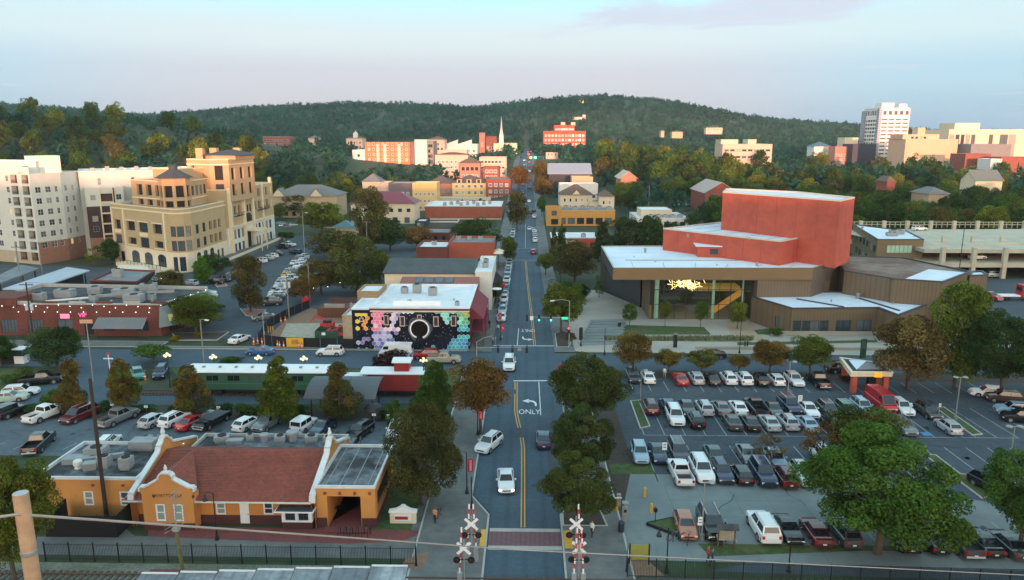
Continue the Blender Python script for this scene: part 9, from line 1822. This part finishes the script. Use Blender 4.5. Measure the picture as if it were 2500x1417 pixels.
# left lawn bits
X,Y=G(55,885);T=thing('booth','small white booth with a glazed upper half on the lawn','booth',(X,Y,0));MB().box(X-.8,X+.8,Y-.8,Y+.8,0,1.3,M_white).build('base',T);MB().box(X-.78,X+.78,Y-.78,Y+.78,1.3,2.4,M_glassb).build('glazing',T);MB().box(X-1.0,X+1.0,Y-1.0,Y+1.0,2.4,2.55,M_white).build('roof',T);MB().box(X-3.5,X-1.0,Y-.6,Y+.8,0,1.9,M_dark).build('shed',T)
X,Y=G(269,910);T=thing('crossing_sign','old grey crossing sign post with a round plate at the lane','sign',(X,Y,0));h=zat(X,Y,862);MB().tube([(X,Y,0),(X,Y,h)],.07,M_white,8).build('post',T);MB().obox((X,Y-.1,h-.9),(1.6,.04,.2),0,M_white,0).build('plate',T);MB().lathe((X,Y,h-.3),[(.001,0),(.25,.1),(.25,.3),(.001,.4)],M_ban,10).build('lamp',T)
X,Y=G(355,928);tag(inst(cone,'traffic_cone',None,(X,Y,.03),0,(1.1,1.1,1.1)),'orange and white cone beside the navy SUV on the brick paving','traffic cone')
X,Y=G(915,1028);T=thing('umbrella','closed black garden umbrella dome beside the map sign','umbrella',(X,Y,0));MB().tube([(X,Y,0),(X,Y,2.4)],.04,M_black,6).build('pole',T);MB().lathe((X,Y,1.7),[(1.3,0),(1.1,.4),(.6,.7),(.001,.85)],M_black,10).build('canopy',T)
X,Y=G(604,742);T=thing('umbrella','closed yellow umbrella on the brick island','umbrella',(X,Y,.14));MB().tube([(X,Y,.14),(X,Y,3.2)],.04,M_wood,6).build('pole',T);MB().lathe((X,Y,1.2),[(.28,0),(.26,.6),(.14,1.6),(.02,2.0)],mat('yellow_canvas',(.75,.66,.25),.8),8).build('canopy',T)
for i,(px,py) in enumerate(((1210,842),(1226,838),(1199,820))):X,Y=G(px,py,.12);T=thing('parking_meter','grey parking meter on the left pavement, %s'%('nearest the junction','at the kerb','by the maroon building')[i],'parking meter',(X,Y,.12));MB().tube([(X,Y,.12),(X,Y,1.2)],.03,M_steel,6).build('post',T);MB().box(X-.1,X+.1,Y-.08,Y+.08,1.2,1.55,M_hvac).build('head',T)
X,Y=G(1335,660,.12);T=thing('turquoise_sign','turquoise sculpture sign on the right pavement before the plaza','sign',(X,Y,.12));MB().tube([(X,Y,.12),(X,Y,3.4)],.08,M_steel,6).build('post',T);MB().obox((X,Y,3.6),(1.1,.12,1.6),.3,mat('turquoise',(.10,.45,.36),.5,.05)).build('panel',T)
# ------------------------------------------------------------------ people
def person(px,base,rz,label,top,legs,skin=(.35,.2,.14),hair=(.03,.02,.015),stride=.25,h=1.74,arms=(.15,-.15),z=.02,cap=None):
    """one continuous body grown over a skeleton; shirt, trousers and skin are colours on that body"""
    X,Y=G(px,base,z);V=[(0,0,.95),(0,0,1.15),(0,0,1.38),(0,0,1.5),(.02,0,1.6),(.03,0,1.70)];E=[(0,1),(1,2),(2,3),(3,4),(4,5)];Rr=[(.15,.12),(.145,.11),(.17,.11),(.055,.055),(.085,.085),(.08,.08)]
    def chain(root, pts, rr):
        p = root
        for q,r_ in zip(pts,rr): V.append(q); Rr.append((r_,r_)); E.append((p,len(V) - 1)); p = len(V) - 1
    for s, st_ in ((1, stride), (-1, -stride)):
        chain(0,[(0,s*.09,.90),(st_*.45,s*.10,.5),(st_*.8-.03,s*.10,.09),(st_*.8+.16,s*.10,.05)],(.10,.068,.05,.045));a=arms[0] if s>0 else arms[1]
        chain(2,[(0,s * .19,1.39),(a * .4,s * .25,1.12),(a * 1.2 + .05,s * .24,.88),(a * 1.5 + .07,s * .23,.78)],(.06,.047,.036,.036))
    me=bpy.data.meshes.new('person');me.from_pydata(V,E,[]);o=bpy.data.objects.new('person',me);col.objects.link(o);md=o.modifiers.new('skin','SKIN');md.use_smooth_shade=True
    for d, r_ in zip(me.skin_vertices[0].data, Rr): d.radius = r_
    me.skin_vertices[0].data[0].use_root=True;o.modifiers.new('sub','SUBSURF').levels=1;dg=bpy.context.evaluated_depsgraph_get();dg.update();m2=bpy.data.meshes.new_from_object(o.evaluated_get(dg));o.modifiers.clear();o.data=m2;bpy.data.meshes.remove(me);m2.materials.clear()
    for n_,c in (('shirt',top),('trousers',legs),('skin',skin),('hair',hair),('shoes',(.02,.02,.02))):m2.materials.append(mat('%s_%d_%d_%d'%(n_,c[0]*999,c[1]*999,c[2]*999),c,.85,.08,6))
    for p in m2.polygons:
        c=p.center;p.material_index=4 if c.z<.09 else 2 if (c.z<.86 and abs(c.y)>.17) else 1 if c.z<.97 and abs(c.y)<.19 else 3 if c.z>1.69 or (c.z>1.6 and c.x<.0) else 2 if c.z>1.49 else 0
    o.location = (X,Y,z); o.rotation_euler = (0,0,rz); k = h / 1.78; o.scale = (k,k,k); tag(o,label,'person'); return o
person(1445,1311,-2.2,'person in white shirt and dark trousers walking beside the right crossing signal',(.7,.7,.68),(.02,.02,.025));person(1728,1375,.2,'person in a red jacket walking along the trail',(.5,.03,.03),(.03,.03,.04));person(1738,1382,.2,'person in a blue jacket striding along the trail beside the red jacket',(.02,.06,.18),(.025,.025,.03),stride=.38)
person(1062,1278,1.2,'person in an orange top standing with a bicycle at the lawn edge',(.6,.25,.12),(.03,.03,.03),z=.12,stride=.1);person(1622,922,1.6,'person in white walking between the parked cars',(.7,.7,.7),(.4,.4,.42));person(1818,852,0,'person in black leaning forward on the plaza pavement',(.02,.02,.02),(.02,.02,.025),z=.12,stride=.4);person(1824,852,0,'second person in black walking on the plaza pavement',(.025,.025,.03),(.02,.02,.02),z=.12)
person(1396,846,.4,'person in dark clothes waiting at the plaza corner',(.03,.03,.035),(.03,.03,.04),z=.12,stride=.05);person(1203,843,1.5,'person in grey on the left pavement by the mural corner',(.25,.25,.27),(.05,.05,.06),z=.12,stride=.1);person(1216,812,-1.5,'person in white on the left pavement under a banner',(.6,.6,.6),(.1,.1,.12),z=.12);person(1162,856,1.2,'person in dark clothes at the corner of the mural building',(.03,.03,.04),(.02,.02,.03),z=.12);person(1195,800,1.5,'person in dark clothes before the maroon shopfront',(.04,.03,.05),(.03,.03,.03),z=.12)
person(1336,640,1.5,'person in dark clothes on the right pavement by the thin evergreens',(.04,.04,.05),(.03,.03,.03),z=.13);person(1328,632,-1.5,'person in black on the right pavement near the red car',(.02,.02,.02),(.02,.02,.02),z=.13)
# ------------------------------------------------------------------ evening haze
def haze():
    mb=MB().box(-2750,2750,-1000,4300,-1,165);m=bpy.data.materials.new('haze');m.use_nodes=True;t=m.node_tree;t.nodes.clear();o=t.nodes.new('ShaderNodeOutputMaterial');v=t.nodes.new('ShaderNodeVolumePrincipled')
    v.inputs['Color'].default_value=(.72,.84,.95,1);v.inputs['Density'].default_value=HAZE;v.inputs['Anisotropy'].default_value=.2;t.links.new(v.outputs[0],o.inputs['Volume']);mb.m=[m];ob=mb.build('haze');ob['kind']='stuff'
HAZE = .00008
haze()
